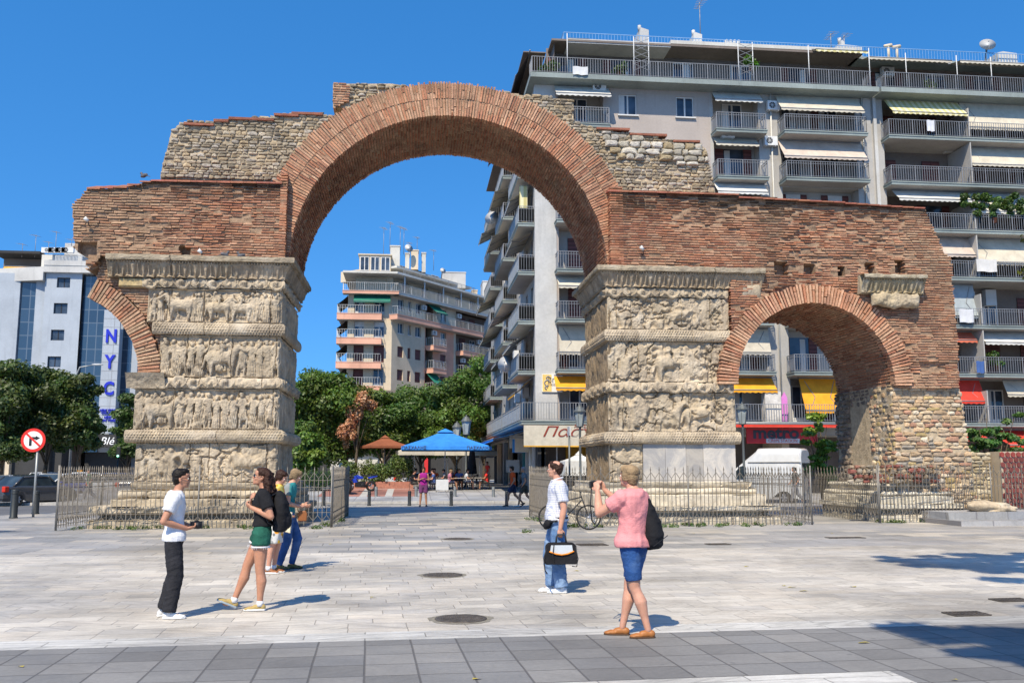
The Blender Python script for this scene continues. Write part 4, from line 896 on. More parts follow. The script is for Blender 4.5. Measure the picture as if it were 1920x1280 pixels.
    def ac(s, M, u, z, v=0.0, w_=.8):
        m = MB(); m.box(u-w_/2, u+w_/2, v+.06, v+.38, z, z+.56, M=M); m.box(u-w_/2+.1, u-w_/2+.14, v, v+.36, z-.05, z-.005, M=M); m.box(u+w_/2-.14, u+w_/2-.1, v, v+.36, z-.05, z-.005, M=M)
        o = s.put(m, 'air_conditioner', M_ac); f = MB(); vs = [tuple(M@Vector((u-.1+.2*math.cos(a), v+.386, z+.28+.2*math.sin(a)))) for a in [k*math.pi/8 for k in range(16)]]; f.add(vs, [tuple(range(16))])
        for k in range(4): a = k*math.pi/4; f.box(-.19, .19, -.008, .008, -.008, .008, m=1, M=M@Matrix.Translation((u-.1, v+.395, z+.28))@Matrix.Rotation(a, 4, 'Y'))
        fixp(s.put(f, 'fan', [M_black, M_ac], o), s)
    def dish(s, x, y, z, r, dirv):
        m = MB(); prof = [(r*k/6, .22*r*(k/6)**2) for k in range(7)]; m.lathe([(.001, 0)]+prof[1:], 0, 0, 20)
        q = Vector(dirv).normalized().to_track_quat('Z', 'Y').to_matrix().to_4x4(); T = Matrix.Translation((x, y, z))@q
        m.v = [tuple(T@Vector(p)) for p in m.v]; m.tube([(x, y, z), (x, y+.15, z-.5)], .03); m.tube([T@Vector((0, -r, .2*r)), T@Vector((0, 0, r*.8))], .015); m.tube([T@Vector((0, 0, r*.72)), T@Vector((0, 0, r*.9))], .04)
        s.put(m, 'satellite_dish', M_railw)
    def antenna(s, x, y, z, h, n_=5, w_=.5, rot=0.0):
        m = MB(); m.tube([(x, y, z), (x, y, z+h)], .03, 5); ca, sa = math.cos(rot), math.sin(rot)
        for k in range(n_): q = w_*(1-.08*k); t = -.5+k*.22; m.tube([(x+sa*t-ca*q/2, y+ca*t, z+h-.12), (x+sa*t+ca*q/2, y+ca*t+sa*.1, z+h-.12)], .012, 4)
        m.tube([(x-sa*.6, y-ca*.6, z+h-.12), (x+sa*.7, y+ca*.7, z+h-.12)], .015, 4)
        s.put(m, 'antenna', M_rail)
def fixp(o, b): o.matrix_parent_inverse = Matrix.Identity(4)
_put = Bld.put
def put2(s, mb, name, mats, par=None, label=None):
    # every part's mesh is written relative to the building's own base point
    lx, ly, lz = s.loc; mb.v = [(x-lx, y-ly, z-lz) for x, y, z in mb.v]
    o = mb.build(name, mats, par or s.root)
    if label: o['label'] = label
    return o
Bld.put = put2

# ---------------- the long apartment block on the right
YB2 = 53.0; bx = lambda px, py=400: P(px, py, YB2)[0]
X0 = 6.93; ZK = [4.3+2.9*k for k in range(8)]; XEND = 46.0
B = Bld('apartment_block', (X0, YB2, 0), 'long grey apartment block with stacked balconies and awnings at right', 'building')
MF = Fr(0, YB2); MS = Sd(X0, YB2)
xA0, xA1 = bx(1041, 660), bx(1104, 220)+1.1; xC0, xC1 = bx(1332, 210), bx(1424, 210); xE0, xE1 = bx(1456, 220), bx(1607, 220); xF1 = bx(1650, 240); xGm = bx(1800, 240)
holes = []
for k in range(7):
    z = ZK[k]
    for (a, b, d) in ((xA0+.25, xA0+3.0, .9), (xC0+.15, xC1-.1, .9), (xE0+.2, xE1-.15, 1.0)): holes.append((a, b, z, z+2.62, d))
    for px in (1177, 1284): c = bx(px, 188); holes.append((c-.55, c+.55, z+.95, z+2.25, .16))
holes += [(xF1+.2, XEND-.3, ZK[k], ZK[k]+2.68, 1.5) for k in range(7)]
wallL = B.wall(MF, X0, xC0-.05, 3.6, ZK[7]-.2, [h for h in holes if h[1] < xC0], W_beige, name='wall', depth=.16)
B.wall(MF, xC0-.05, XEND, 3.6, ZK[7]-.2, [h for h in holes if h[0] > xC0], W_light, name='wall')
B.box(MF, X0-.02, X0+1.25, -.3, .05, 3.6, ZK[7]-.2, W_white, 'corner_strip'); B.box(MF, xE1+.35, xE1+.8, -.3, .12, 3.6, ZK[7]-.2, W_light, 'pilaster'); B.box(MF, xE1+.95, xE1+1.15, -.3, .2, 3.6, ZK[7]-.2, W_white, 'pilaster')
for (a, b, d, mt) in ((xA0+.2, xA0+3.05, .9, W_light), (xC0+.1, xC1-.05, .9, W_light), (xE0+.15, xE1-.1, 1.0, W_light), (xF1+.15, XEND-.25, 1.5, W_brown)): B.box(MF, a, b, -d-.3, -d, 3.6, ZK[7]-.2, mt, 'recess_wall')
for k in range(7):
    z = ZK[k]
    for px in (1177, 1284): B.opening(MF, bx(px, 188), z+.95, 1.1, 1.3, -.14, frame=M_frame)
    c = xA0+1.55; B.opening(MF, c, z, 1.25, 2.2, -.89, 'door', shut=[0, 1, 2, 2, 2, 0, 0][k])
    if k: B.balcony(MF, xA0, xA0+3.2, z, .95)
    c = (xC0+xC1)/2+.1; B.opening(MF, c-(.5 if k == 0 else 0), z, 1.25, 2.25, -.89, 'door', shut=[0, 3, 3, 3, 3, 3, 0][k])
    if k: B.balcony(MF, xC0, xC1+.05, z, 1.0)
    if k != 4:
        for q, sh in ((.24, 0), (.72, 1)): B.opening(MF, xE0+(xE1-xE0)*q, z, 1.2, 2.25, -.99, 'door', shut=sh if k != 1 else 3*(q < .5))
    else:
        for q in (.24, .76): B.opening(MF, xE0+(xE1-xE0)*q, z+1.3, .95, 1.15, -.99, 'window', shut=3, roll=.35)
    if k: B.balcony(MF, xE0, xE1+.05, z, 1.15)
B.balcony(MF, X0-.95, xF1-.3, ZK[0], 1.15, ends=False, dbl=False)
for k in range(7):
    z = ZK[k]; B.balcony(MF, xF1+.02, XEND, z, 1.0, dbl=(k != 6), ends=True)
    for q, sh in ((xF1+1.1, 2 if k in (5, 6, 3) else 3), (xF1+4.0, 2 if k in (5, 6) else 3), (xGm+2.0, 2 if k % 2 else 0), (xGm+5.0, 3), (xGm+8, 2)):
        B.opening(MF, q, z, 1.15, 2.15, -1.49, 'door', shut=sh)
    m = MB(); m.box(xGm-.03, xGm+.03, -1.5, .95, z, z+2.6 if k % 2 else z+1.9, M=MF); B.put(m, 'balcony_divider', W_light)
# terrace level, set back, with canopy, parapet and roof rail
zt = ZK[7]; B.box(MF, X0-.4, xE1+.9, -12, 1.2, zt-.3, zt, W_slab, 'terrace_slab'); B.box(MF, xE1+1.0, XEND, -12, 1.25, zt-.3, zt, W_slab, 'terrace_slab')
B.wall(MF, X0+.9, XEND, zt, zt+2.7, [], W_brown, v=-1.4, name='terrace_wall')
for q in (X0+2.2, X0+5.6, X0+9.5, X0+13.2, X0+17, xF1+1.2, xF1+4.6, xGm+2.6, xGm+6): B.opening(MF, q, zt, 1.3, 2.1, -1.38, 'door', shut=random.choice([0, 3]))
B.balcony(MF, X0-.35, xE1+.55, zt+.001, 1.15, th=.12, dbl=False, slabm=W_soff); B.balcony(MF, xE1+1.3, XEND, zt+.001, 1.2, th=.12, dbl=False, slabm=W_soff)
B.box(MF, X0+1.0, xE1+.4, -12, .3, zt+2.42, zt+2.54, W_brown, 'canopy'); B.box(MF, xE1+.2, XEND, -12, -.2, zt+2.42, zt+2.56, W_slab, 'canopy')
zr = P(1120, 80, YB2)[1]; B.box(MF, X0+2.0, X0+8.3, -11, .26, zt+2.625, P(1150, 84, YB2-.26)[1], W_white, 'roof_parapet'); B.box(MF, X0+2.0, X0+3.3, -11, .28, zt+2.63, P(1085, 72, YB2-.28)[1], W_white, 'roof_parapet'); B.box(MF, X0+8.32, xE1, -11, .2, zt+2.625, zt+2.85, W_offw, 'roof_parapet')
m = MB(); a, b = X0+2.0, XEND-1; zr0 = zt+2.7; k = int((b-a)/.2)
for i in range(k): x = a+i*.2; m.box(x-.012, x+.012, -1.412, -1.388, zr0, zr0+1.1, M=MF)
m.box(a, b, -1.42, -1.38, zr0+1.08, zr0+1.12, M=MF); m.box(a, b, -1.42, -1.38, zr0+.15, zr0+.18, M=MF)
for i in range(50): m.box(a-.012, a+.012, -1.4-i*.2, -1.38-i*.2, zr0, zr0+1.1, M=MF)
m.box(a-.02, a+.02, -11.4, -1.4, zr0+1.08, zr0+1.12, M=MF); B.put(m, 'roof_railing', plain('blue_rail', (.16, .3, .5), .5))
def chim(px0, px1, py0, py1, skew=.0, y=-1.9, d=1.6, mat=W_white, pots=2):
    x0, z1 = P(px0, py0, YB2-y); x1, z0 = P(px1, py1, YB2-y); m = MB(); w_ = x1-x0
    m.prism([(x0, z0-.5), (x1, z0-.5), (x1, z1-(z1-z0)*.12), (x0+w_*.3, z1), (x0+w_*skew, z1-.1)], y-d, y, M=MF); 
    for i in range(pots): m.tube([M_at(MF, x0+w_*(.35+.3*i), y-.4, z1-.05), M_at(MF, x0+w_*(.35+.3*i), y-.4, z1+.3)], .11, 8, (.5, .4, .35))
    B.put(m, 'chimney', mat)
def M_at(M, u, v, z): return tuple(M@Vector((u, v, z)))
chim(1194, 1217, 51, 88, .3, pots=1); chim(1297, 1317, 60, 92, .2, pots=1); chim(1357, 1383, 78, 95, 0, pots=4); chim(1560, 1617, 82, 106, .2, y=-1.6, pots=0); chim(1870, 1908, 96, 118, 0, y=-1.6, pots=0); chim(1577, 1585, 75, 104, 0, pots=1)
for px, py, h in ((1313, 60, 2.4), (1558, 80, 1.0), (1583, 80, .9)): x, z = P(px, py, YB2+2.5); B.antenna(x, YB2+2.5, z-.4, h, 6, .7)
for px, py in ((1665, 88), (1681, 90)):
    x, z = P(px, py, YB2+2); m = MB(); m.tube([(x, YB2+2, z-1), (x, YB2+2, z+.1)], .09, 8); m.tube([(x-.25, YB2+2, z), (x+.25, YB2+2, z+.12)], .12, 8); B.put(m, 'vent_pipe', W_cream)
x, z = P(1851, 86, YB2+1.5); B.dish(x, YB2+1.5, z, .5, (-.3, -1, .45)); m = MB(); m.tube([(x, YB2+1.6, z-.2), (x-.1, YB2+1.7, z-1.3)], .07); B.put(m, 'dish_mast', M_rail)
# awnings under each slab: (x0, x1, floor, projection, drop, cloth)
def aw(x0, x1, k, proj, drop, mat, v=0.05, dz=2.6, **kw): B.awning(MF, x0, x1, ZK[k]+dz, v, proj*.85, drop*1.45+.27*proj, mat, **kw)
aw(xA0-.1, xA0+3.1, 0, .9, .35, A_yel, v=.1); aw(xA0+.1, xA0+3.1, 2, .9, .3, A_cream); aw(xA0+.2, xA0+3.1, 1, .4, 1.0, A_cream); aw(xA0+1.0-1, xA0+3.3, 6, 1.1, .35, A_white)
aw(xC0+.1, xC1, 6, .7, .3, A_white); aw(xC0+.1, xC1-.3, 5, .6, .2, A_cream); aw(xC0, xC1, 4, .8, .3, A_white, v=.3); aw(xC0, xC1+.2, 2, .8, .3, A_cream); aw(xC0, xC1, 1, .5, .9, A_cream); aw(xC0-.6, xC1+.1, 0, 1.0, .35, A_yel, v=.1)
aw(xE0-.1, xE1, 6, 1.15, .6, A_cream); aw(xE0, xE1+.05, 5, 1.1, .65, A_beige); aw(xE0+.2, xE1, 3, 1.0, .5, A_cream); aw(xE0+.7, xE1-.2, 0, 1.0, 1.15, A_yel)
aw(xF1+.3, xGm-.1, 6, 1.2, .55, A_str); aw(xGm+.0, XEND, 6, .9, 1.1, A_cream); aw(xGm+.1, XEND, 5, .95, .7, A_cream); aw(xF1+.5, xGm-.1, 4, 1.0, .3, A_white); aw(xGm+.2, XEND, 4, .95, .75, A_white)
aw(xF1+2.2, xGm+.05, 3, .9, .65, A_beige); aw(xGm+.15, XEND, 3, .95, .95, A_cream); aw(xF1+2.6, xGm+.1, 2, .7, 1.25, A_grey); aw(xF1+2.5, xGm-.2, 1, .7, .25, A_pink); aw(xGm+.2, XEND, 1, .9, .3, A_white); aw(xF1+2.5, xGm+.1, 0, .8, .75, A_red); aw(xGm+1.6, XEND, 0, .5, .5, A_cream)
B.awning(MF, X0+17.2, xE1+.5, zt+2.6, .3, .6, .2, A_str); B.awning(MF, xF1-.9, xF1+4.5, zt+2.35, -.2, 1.0, .25, A_cream); B.awning(MF, xGm-.4, XEND, zt+2.3, -.2, 1.3, .3, A_cream)
for px, py in ((1122, 175), (1447, 210), (1442, 276), (1362, 262), (1680, 130), (1799, 275)):
    x, z = P(px, py, YB2); B.ac(MF, x, z, 0 if px < 1600 else -1.3)
x, z = P(1870, 552, YB2); m = MB(); m.box(xGm+1.6, xGm+2.3, -1.4, -1.0, z-.5, z+.5, M=MF); B.put(m, 'water_boiler', M_frame); B.ac(MF, xGm+.5, ZK[2]+1.9, -1.4); B.ac(MF, xGm-1.0, ZK[3]+1.7, -1.4)
for px in (1455, 1630): m = MB(); x = bx(px, 500); m.tube([(x, YB2-.1, 3.8), (x, YB2-.1, ZK[7])], .05, 6); B.put(m, 'drain_pipe', W_offw)
for x in (X0+1.8, X0+5.8, X0+6.7, X0+12.2, X0+13.1, X0+16.6, xE1+.4): m = MB(); m.tube([(x, YB2-1.1, zt), (x, YB2-1.1, zt+2.5)], .03, 6); B.put(m, 'terrace_post', M_railw)
for xa in (X0+5.8, X0+12.2):
    m = MB()
    for i in range(5):
        for s_ in (0, 1): m.tube([(xa+s_*.9, YB2-1.12, zt+.4+i*.4), (xa+(1-s_)*.9, YB2-1.12, zt+.8+i*.4)], .014, 4)
    B.put(m, 'trellis', M_rail)
for x in (xF1+1.3, xF1+4.6, xGm+1.6, xGm+4.6): m = MB(); m.tube([(x, YB2-1.1, zt), (x, YB2-1.1, zt+2.3)], .03, 6); B.put(m, 'terrace_post', M_railw)
# ground floor: shops
B.box(MF, X0+.1, XEND, -3.4, -3.2, .05, 4.2, W_brown, 'shop_back_wall'); 
for x in (X0+.1, X0+4.2, xC0-.9, xC1+.6, xE1, xE1+3.5, XEND-5): B.box(MF, x, x+.45, -3, 0, .05, 4.1, W_cream if x > 20 else W_dark, 'shop_column')
B.box(MF, X0+.06, XEND, -12, -.06, 4.0-.45, 4.0, W_light, 'shop_lintel')
shopy = plain('shop_yellow', (.62, .33, .04), .6, var=.4, nsc=2); B.box(MF, X0+2.2, X0+4.6, -3.15, -3.0, 1.6, 3.4, shopy, 'shop_display'); B.box(MF, X0+.6, X0+6, -1.2, -1.1, .05, 1.1, M_black, 'shop_counter'); B.box(MF, X0+1.3, X0+1.36, -1, -.9, .05, 3.4, M_railw, 'shop_mullion')
# beige shop awning with lettering
zA1, zA0 = P(1040, 797, YB2-1.2)[1], P(1040, 835, YB2-1.2)[1]; m = MB(); xa0, xa1 = P(982, 815, YB2-1.2)[0], xA0+3.6
m.box(xa0, xa1, 1.19, 1.22, zA0, zA1, M=MF); m.box(xa0, xa1, 1.18, 1.23, zA0-.07, zA0-.003, m=1, M=MF); o_ = B.put(m, 'shop_awning', [A_cream, shopy], label='cream shop awning panel with brown Greek lettering')
brn = plain('brown_lettering', (.22, .035, .02), .8); xc_, zc_ = P(1066, 811, YB2-1.23)
def btext(t, name, mat, size, px, py, Y, **kw): x, z = P(px, py, Y); return text_mesh(t, name, mat, size, Matrix.Translation((-B.loc[0], -B.loc[1], 0))@face_xz(x, Y, z), B.root, **kw)
tm = btext('Πασχ', 'awning_lettering', brn, .80, 1062, 810, YB2-1.235, shear=.35, sx=1.35)
btext('ΑΛΗΣ', 'awning_small_lettering', brn, .25, 1088, 799, YB2-1.235)
# yellow round sign on the first floor
x0s, z1s = P(1016, 701, YB2-.1); x1s, z0s = P(1055, 735, YB2-.1); m = MB(); m.box(x0s, x1s, .06, .14, z0s, z1s, M=MF); B.put(m, 'clinic_sign', plain('sign_white', (.7, .68, .62), .5)); m = MB(); m.box(x0s+.03, x0s+.55, .141, .15, z0s+.03, z1s-.03, M=MF); B.put(m, 'sign_emblem_panel', plain('sign_yellow', (.75, .5, .15), .5, var=.3))
m = MB(); cc = (x0s+.3, (z0s+z1s)/2)
for r_, dx, dz in ((.16, 0, 0), (.1, .05, .28), (.08, -.06, -.27)): m.tube([(cc[0]+dx+r_*math.cos(a), YB2-.16, cc[1]+dz+r_*math.sin(a)) for a in [k*math.pi/6 for k in range(11)]], .035, 5)
B.put(m, 'sign_emblem', M_rail); drk = plain('dark_lettering', (.06, .06, .07), .6)
btext('βήμα', 'sign_lettering', drk, .42, 1043, 713, YB2-.145); btext('υγείας', 'sign_small_lettering', drk, .2, 1036, 721, YB2-.145)
# red crepe shop front
zS1, zS0 = P(1460, 802, YB2-.6)[1], P(1460, 831, YB2-.6)[1]; sx0, sx1 = P(1400, 815, YB2-.6)[0], P(1532, 815, YB2-.6)[0]
sred = plain('sign_red', (.55, .03, .03), .5); m = MB(); m.box(sx0, sx1, .5, .6, zS0, zS1, M=MF); B.put(m, 'shop_sign', sred, label='red shop sign with bold dark lettering')
btext('metro', 'sign_lettering', drk, .95, 1455, 812, YB2-.61, off=.03, sx=1.15); m = MB(); x, z = P(1468, 826, YB2-.61); m.box(x-1.0, x+1.0, .605, .615, z-.13, z+.13, M=MF); B.put(m, 'sign_plate', M_frame); btext('CREPE STATION', 'sign_small_lettering', sred, .24, 1468, 826, YB2-.62, ext=.006)
B.awning(MF, xC0-1.5, xE1+.4, 4.2, 1.17, .1, .03, A_red, arms=False, scal=False, val=.2); x0_, _ = P(1872, 812, YB2-1); B.awning(MF, x0_, XEND, 3.9, 0, 2.0, .9, A_red); B.awning(MF, xF1+1, xF1+5, 3.9, 0, 1.2, .5, A_red)
m = MB(); x, z = P(1446, 760, YB2-.5); m.box(x-.5, x+.45, .3, .9, ZK[0]+.02, ZK[0]+1.75, M=MF); B.put(m, 'rusty_cabinet', plain('rusty_white', (.6, .56, .5), .6, var=.3)); m = MB(); m.box(x-.5, x+.45, .9, .905, ZK[0]+1.2, ZK[0]+1.7, M=MF)
m = MB(); x, z = P(1473, 760, YB2-.9); m.prism([(x-.22, ZK[0]+.05), (x+.2, ZK[0]+.05), (x+.22, ZK[0]+1.4), (x+.05, ZK[0]+1.75), (x-.2, ZK[0]+1.3)], .6, .66, M=MF); B.put(m, 'pink_board', plain('pink_board', (.62, .2, .5), .5))
# ---- side facade receding up the side street
LS = 31.0
sh_ = []
for k in range(7):
    for u in (1.6, 4.2, 8.2, 11.6, 14.6, 18.6, 21.6, 25.5, 28.6): sh_.append((u-.5, u+.5, ZK[k]+.05, ZK[k]+2.2, .2))
B.wall(MS, 0, LS, 3.6, zt-.2, sh_, W_light, name='side_wall'); B.box(MS, 0, LS, -12, -.3, zt-.21, zt-.2, W_light, 'roof_slab'); B.wall(MS, 0, LS, zt, zt+2.6, [], W_brown, v=-1.2, name='side_terrace_wall'); B.box(MS, 1.5, LS, -.9, .5, zt+2.43, zt+2.494, W_brown, 'canopy')
for h in sh_: 
    if h[0] < 22: B.opening(MS, (h[0]+h[1])/2, h[2], 1.0, 2.15, -.19, 'door', shut=random.choice([0, 2, 2, 3]))
B.balcony(MS, .01, 10.9, ZK[0], .95, panel=M_panelg, ends=False); B.balcony(MS, 11, 30, ZK[0], .95, panel=M_panelg)
for k in range(1, 7):
    B.balcony(MS, .15, 6.2, ZK[k], 1.0, panel=M_panelg if k < 7 else None); B.balcony(MS, 9.5, 16.2, ZK[k], 1.0, panel=M_panelg); B.balcony(MS, 20.0, 27.0, ZK[k], 1.0, panel=M_panelg)
for k, u0, u1, pj, dr, mt in ((0, 1, 5, 1.0, .8, A_yel), (1, .6, 5.5, 1.3, .9, A_cream), (3, .8, 5.6, 1.2, .5, A_cream), (4, 1, 5, 1.3, .9, A_white), (2, 10, 15, 1.5, .8, A_beige), (4, 10, 15.5, 1.6, .9, A_cream), (5, 10, 15, 1.4, .6, A_cream), (1, 10, 14, 1.3, .9, A_cream), (3, 21, 26, 1.6, .8, A_cream), (5, 21, 25, 1.5, .8, A_white), (2, 21, 26, 1.4, .7, A_cream)):
    B.awning(MS, u0, u1, ZK[k]+2.5, .1, pj, dr, mt)
B.awning(MS, 1.2, 9, zt+2.4, .1, .9, 1.6, A_dark, arms=False); B.awning(MS, 10, 20, zt+2.4, .1, 1.1, 1.2, A_dark)
m = MB(); u, z = .55, ZK[4]+1.2; m.prism([(.9, z-.05-.9), (1.25, z-.9), (1.2, z+1.2), (1.0, z+1.3), (.85, z+1.2)], .35, .8, M=MS); B.put(m, 'folded_awning', A_str)
for u, k in ((3, 0), (7.6, 0), (8.4, 1), (13, 2), (7.4, 3), (17.5, 1), (7.8, 5)): B.ac(MS, u, ZK[k]+1.6, 0)
x, z = P(950, 683, YB2+6); B.dish(X0-1.2, PX(950, 683, X0-1.2)[0], PX(950, 683, X0-1.2)[1], .55, (-.5, -1, .3)); yq, zq = PX(923, 410, X0-1.25); B.dish(X0-1.25, yq, zq, .55, (-.5, -1, .3))
B.awning(MS, .3, 9.6, 3.95, .1, 2.3, .6, A_blue); B.awning(MS, 10.6, 18, 3.9, .1, 2.6, .7, A_blue); B.awning(MS, 19, 26, 3.9, .1, 2.6, .7, A_pink)
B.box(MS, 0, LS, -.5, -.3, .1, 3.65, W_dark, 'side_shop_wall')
tealm = plain('teal_shutter', (.05, .2, .22), .6)
for u, c in ((1.0, W_light), (2.6, W_offw), (4.4, W_light), (6.2, tealm), (8.6, W_light), (12, W_dark), (15, W_cream), (19, W_light), (24, W_cream)): B.box(MS, u, u+.5, -.3, .02, .1, 3.6, c, 'shop_column')
for u, z, c in ((2.2, 2.6, W_cream), (3.6, 2.6, plain('blue_sign', (.05, .25, .6), .5)), (5.4, 2.9, W_offw), (7.4, 1.4, M_frame)): B.box(MS, u, u+.12, .1, .95, z, z+.8, c, 'hanging_sign')
B.box(MF, X0, XEND, -12.2, -12, 0, zt+2.6, W_light, 'rear_wall')
# ---------------- the beige block in the distance
YC = 112.0; cx0, cxm = P(652, 600, YC)[0], P(735, 600, YC)[0]
D = Bld('corner_building', (cxm, YC, 0), 'cream and terracotta apartment building rising over the trees under the wide arch', 'building')
zc = lambda y: P(735, y, YC)[1]
FL = [zc(772), zc(725), zc(681), zc(636), zc(591), zc(549)]; ZT = zc(517); MC = Fr(0, YC)
ang = Vector((13, 17, 0)).normalized(); MR = Matrix(((ang.x, ang.y, 0, cxm), (ang.y, -ang.x, 0, YC), (0, 0, 1, 0), (0, 0, 0, 1)))
def ur(px):                                                           # distance along the receding face at a pixel column
    d = ray(px, 600); a = Matrix(((d[0], -ang.x), (d[1], -ang.y))); r = a.inverted()@Vector((cxm, YC)); return r[1]
LR_ = ur(917)+3
D.wall(MC, cx0, cxm, 0, FL[5], [(P(a, 600, YC)[0], P(b, 600, YC)[0], z+.1, z+2.15, .3) for z in FL[:5] for a, b in ((664, 683), (701, 721))], W_cream, name='wall')
hR = [(ur(a), ur(b), z+.9, z+2.2, .25) for z in FL[:5] for a, b in ((746, 757), (765, 771), (779, 790))]
rec = [(ur(798), ur(812), z+.02, z+2.5, 1.0) for z in FL[:5]]+[(ur(826), ur(836), z+.6, z+2.1, .2) for z in FL[:5]]+[(ur(855), LR_-.5, z+.02, z+2.5, 1.2) for z in FL[:5]]
D.wall(MR, 0, ur(797), 0, FL[5], hR, W_cream, name='wall'); D.wall(MR, ur(797), ur(851), 0, FL[4], rec, W_pink, name='terracotta_wall'); D.wall(MR, ur(797), ur(851), FL[4], FL[5], rec, W_cream, name='wall'); D.wall(MR, ur(851), LR_, 0, FL[5], rec, W_cream, name='wall')
D.box(MR, ur(797), LR_, -1.6, -1.2, 0, FL[5], W_brown, 'recess_wall')
for i, z in enumerate(FL[:5]):
    for a, b, sh in ((664, 683, 2 if i in (0, 1, 2) else 0), (701, 721, [0, 0, 2, 0, 0][i])):
        u0, u1 = P(a, 600, YC)[0], P(b, 600, YC)[0]; D.opening(MC, (u0+u1)/2, z+.1, u1-u0-.04, 2.0, -.28, 'door' if i else 'window', shut=sh, roll=.3 if i > 2 else 0)
    for a, b in ((746, 757), (765, 771), (779, 790)): D.opening(MR, (ur(a)+ur(b))/2, z+.9, ur(b)-ur(a)-.04, 1.28, -.22, 'window', shut=2 if i < 3 else 0)
    D.opening(MR, (ur(826)+ur(836))/2, z+.6, ur(836)-ur(826)-.1, 1.45, -.18, 'window', shut=2 if i < 3 else 0)
    for px in (803, 862, 880, 898): D.opening(MR, ur(px), z, 1.3, 2.1, -1.18, 'door', shut=random.choice([0, 2]))
    if 0 < i < 5:
        D.balcony(MC, cx0-1.2, cxm-1.2, z, 1.2, rail=M_railw, slabm=W_peach, th=.75, bars=.3, dbl=False)
        if i < 4: D.balcony(MR, ur(799), ur(824), z, 1.2, rail=M_railw, slabm=W_peach, th=.6, bars=.3, dbl=False); D.balcony(MR, ur(855), LR_, z, 1.2, rail=M_railw, slabm=W_peach, th=.6, bars=.3, dbl=False)
        else: D.balcony(MR, -.5, LR_, z, 1.2, rail=M_railw, slabm=W_peach, th=.6, bars=.3, dbl=False)
D.balcony(MC, cx0-.6, cxm+.8, FL[5], 1.2, rail=M_railw, slabm=W_peach, th=.35, bars=.25, dbl=False); D.balcony(MR, -.3, LR_, FL[5], 1.2, rail=M_railw, slabm=W_offw, th=.35, bars=.25, dbl=False)
D.wall(MC, cx0+.8, cxm, FL[5], ZT, [], W_cream, v=-.9, name='upper_wall'); D.wall(MR, 0, LR_, FL[5], ZT, [(u, u+1.3, FL[5]+.05, FL[5]+2, .3) for u in (3, 7, 10.5, 14.5, 18)], W_cream, v=-.9, name='upper_wall')
for u in (3, 7, 10.5, 14.5, 18): D.opening(MR, u+.65, FL[5]+.05, 1.25, 1.9, -1.15, 'door')
for u in (1, 5, 9, 13, 17, 21): m = MB(); m.box(u-.06, u+.06, 1.0, 1.12, FL[5], ZT, M=MR); D.put(m, 'terrace_post', M_railw)
m = MB(); m.prism([(cx0-.6, YC-1.4), (cxm+.6, YC-1.4), tuple((MR@Vector((LR_+.5, 1.3, 0)))[:2]), tuple((MR@Vector((LR_+.5, -9, 0)))[:2]), (cx0-.6, YC+12)], ZT, ZT+.25, 'z'); D.put(m, 'roof_slab', W_offw)
xa, za = P(674, 478, YC+2); xb, _ = P(733, 478, YC+2); m = MB(); m.box(xa, xb, -12, -2, ZT+.25, za, M=MC); m.box(xa-.15, xb+.15, -12, -1.85, za, za+.15, M=MC); D.put(m, 'penthouse', W_cream)
for i in range(3): D.opening(MC, xa+(xb-xa)*(i*.33+.17), ZT+1.0, (xb-xa)*.28, za-ZT-1.2, -1.99, 'window', sill=False, curtain=False)
zz2 = zc(497)
m = MB(); m.box(.8, LR_-7, -9, -2.2, ZT+.25, zz2+.3, M=MR); D.put(m, 'penthouse', W_cream); D.balcony(MR, 2, LR_-7, ZT+.3, .4, rail=M_rail, th=.02, bars=.3, dbl=False); m = MB(); m.box(1.5, LR_-6.5, -9, -.6, zz2+.05, zz2+.3, M=MR); D.put(m, 'canopy', W_offw)
for u in (4.5, 8, 11.5): D.opening(MR, u, ZT+.3, 1.6, 2.0, -2.15, 'door')
def rbox(px0, px1, py0, py1, Y, mat, nm='chimney', d=2.0):
    x0, z1 = P(px0, py0, Y); x1, z0 = P(px1, py1, Y); m = MB(); m.box(x0, x1, Y, Y+d, z0, z1); m.box(x0-.06, x1+.06, Y-.06, Y+d, z1, z1+.15); D.put(m, nm, mat)
rbox(732, 749, 462, 520, YC+4, W_offw); rbox(760, 767, 476, 520, YC+5, W_offw); rbox(771, 784, 470, 505, YC+5, W_cream); rbox(791, 798, 475, 510, YC+6, W_offw); rbox(829, 873, 511, 540, YC+12, W_white, 'roof_room', 4); rbox(905, 925, 528, 562, YC+20, W_white, 'roof_room', 4); rbox(885, 895, 545, 560, YC+18, W_cream)
for px, py, h in ((719, 478, 3.6), (731, 465, 3.4), (750, 470, 3.2), (757, 470, 3), (782, 470, 1.8), (813, 500, 2.2), (768, 476, 1.5)): x, z = P(px, py, YC+6); D.antenna(x, YC+6, z-.5, h+.5, 7 if px < 760 else 4, .9, .4)
x, z = P(766, 466, YC+4); D.dish(x, YC+4, z, .55, (.5, -1, .4)); x, z = P(830, 508, YC+8); D.dish(x, YC+8, z, .4, (.5, -1, .4))
D.awning(MC, cx0+.7, cxm-.2, FL[5]-.35, .1, 1.2, .9, A_green, arms=False); D.awning(MR, ur(800), ur(822), FL[4]+2.4, .1, 1.4, 1.1, A_green); D.awning(MR, ur(799), ur(818), FL[1]+2.3, .1, 1.4, 1.4, A_green)
for px, k in ((792, 4), (858, 4), (812, 3), (866, 2), (896, 3)): D.ac(MR, ur(px), FL[k]+1.5, 0)
for s_ in range(5):                                                   # awnings on the hidden flank, seen edge on
    D.awning(Sd(cx0, YC), .3, 6, FL[s_]+2.3, .1, 1.2, 1.0, A_dark, arms=False)
for s_ in range(1, 5): D.balcony(Sd(cx0-.1, YC), .2, 9, FL[s_], 1.1, rail=M_railw, slabm=W_peach, th=.5, bars=.4)
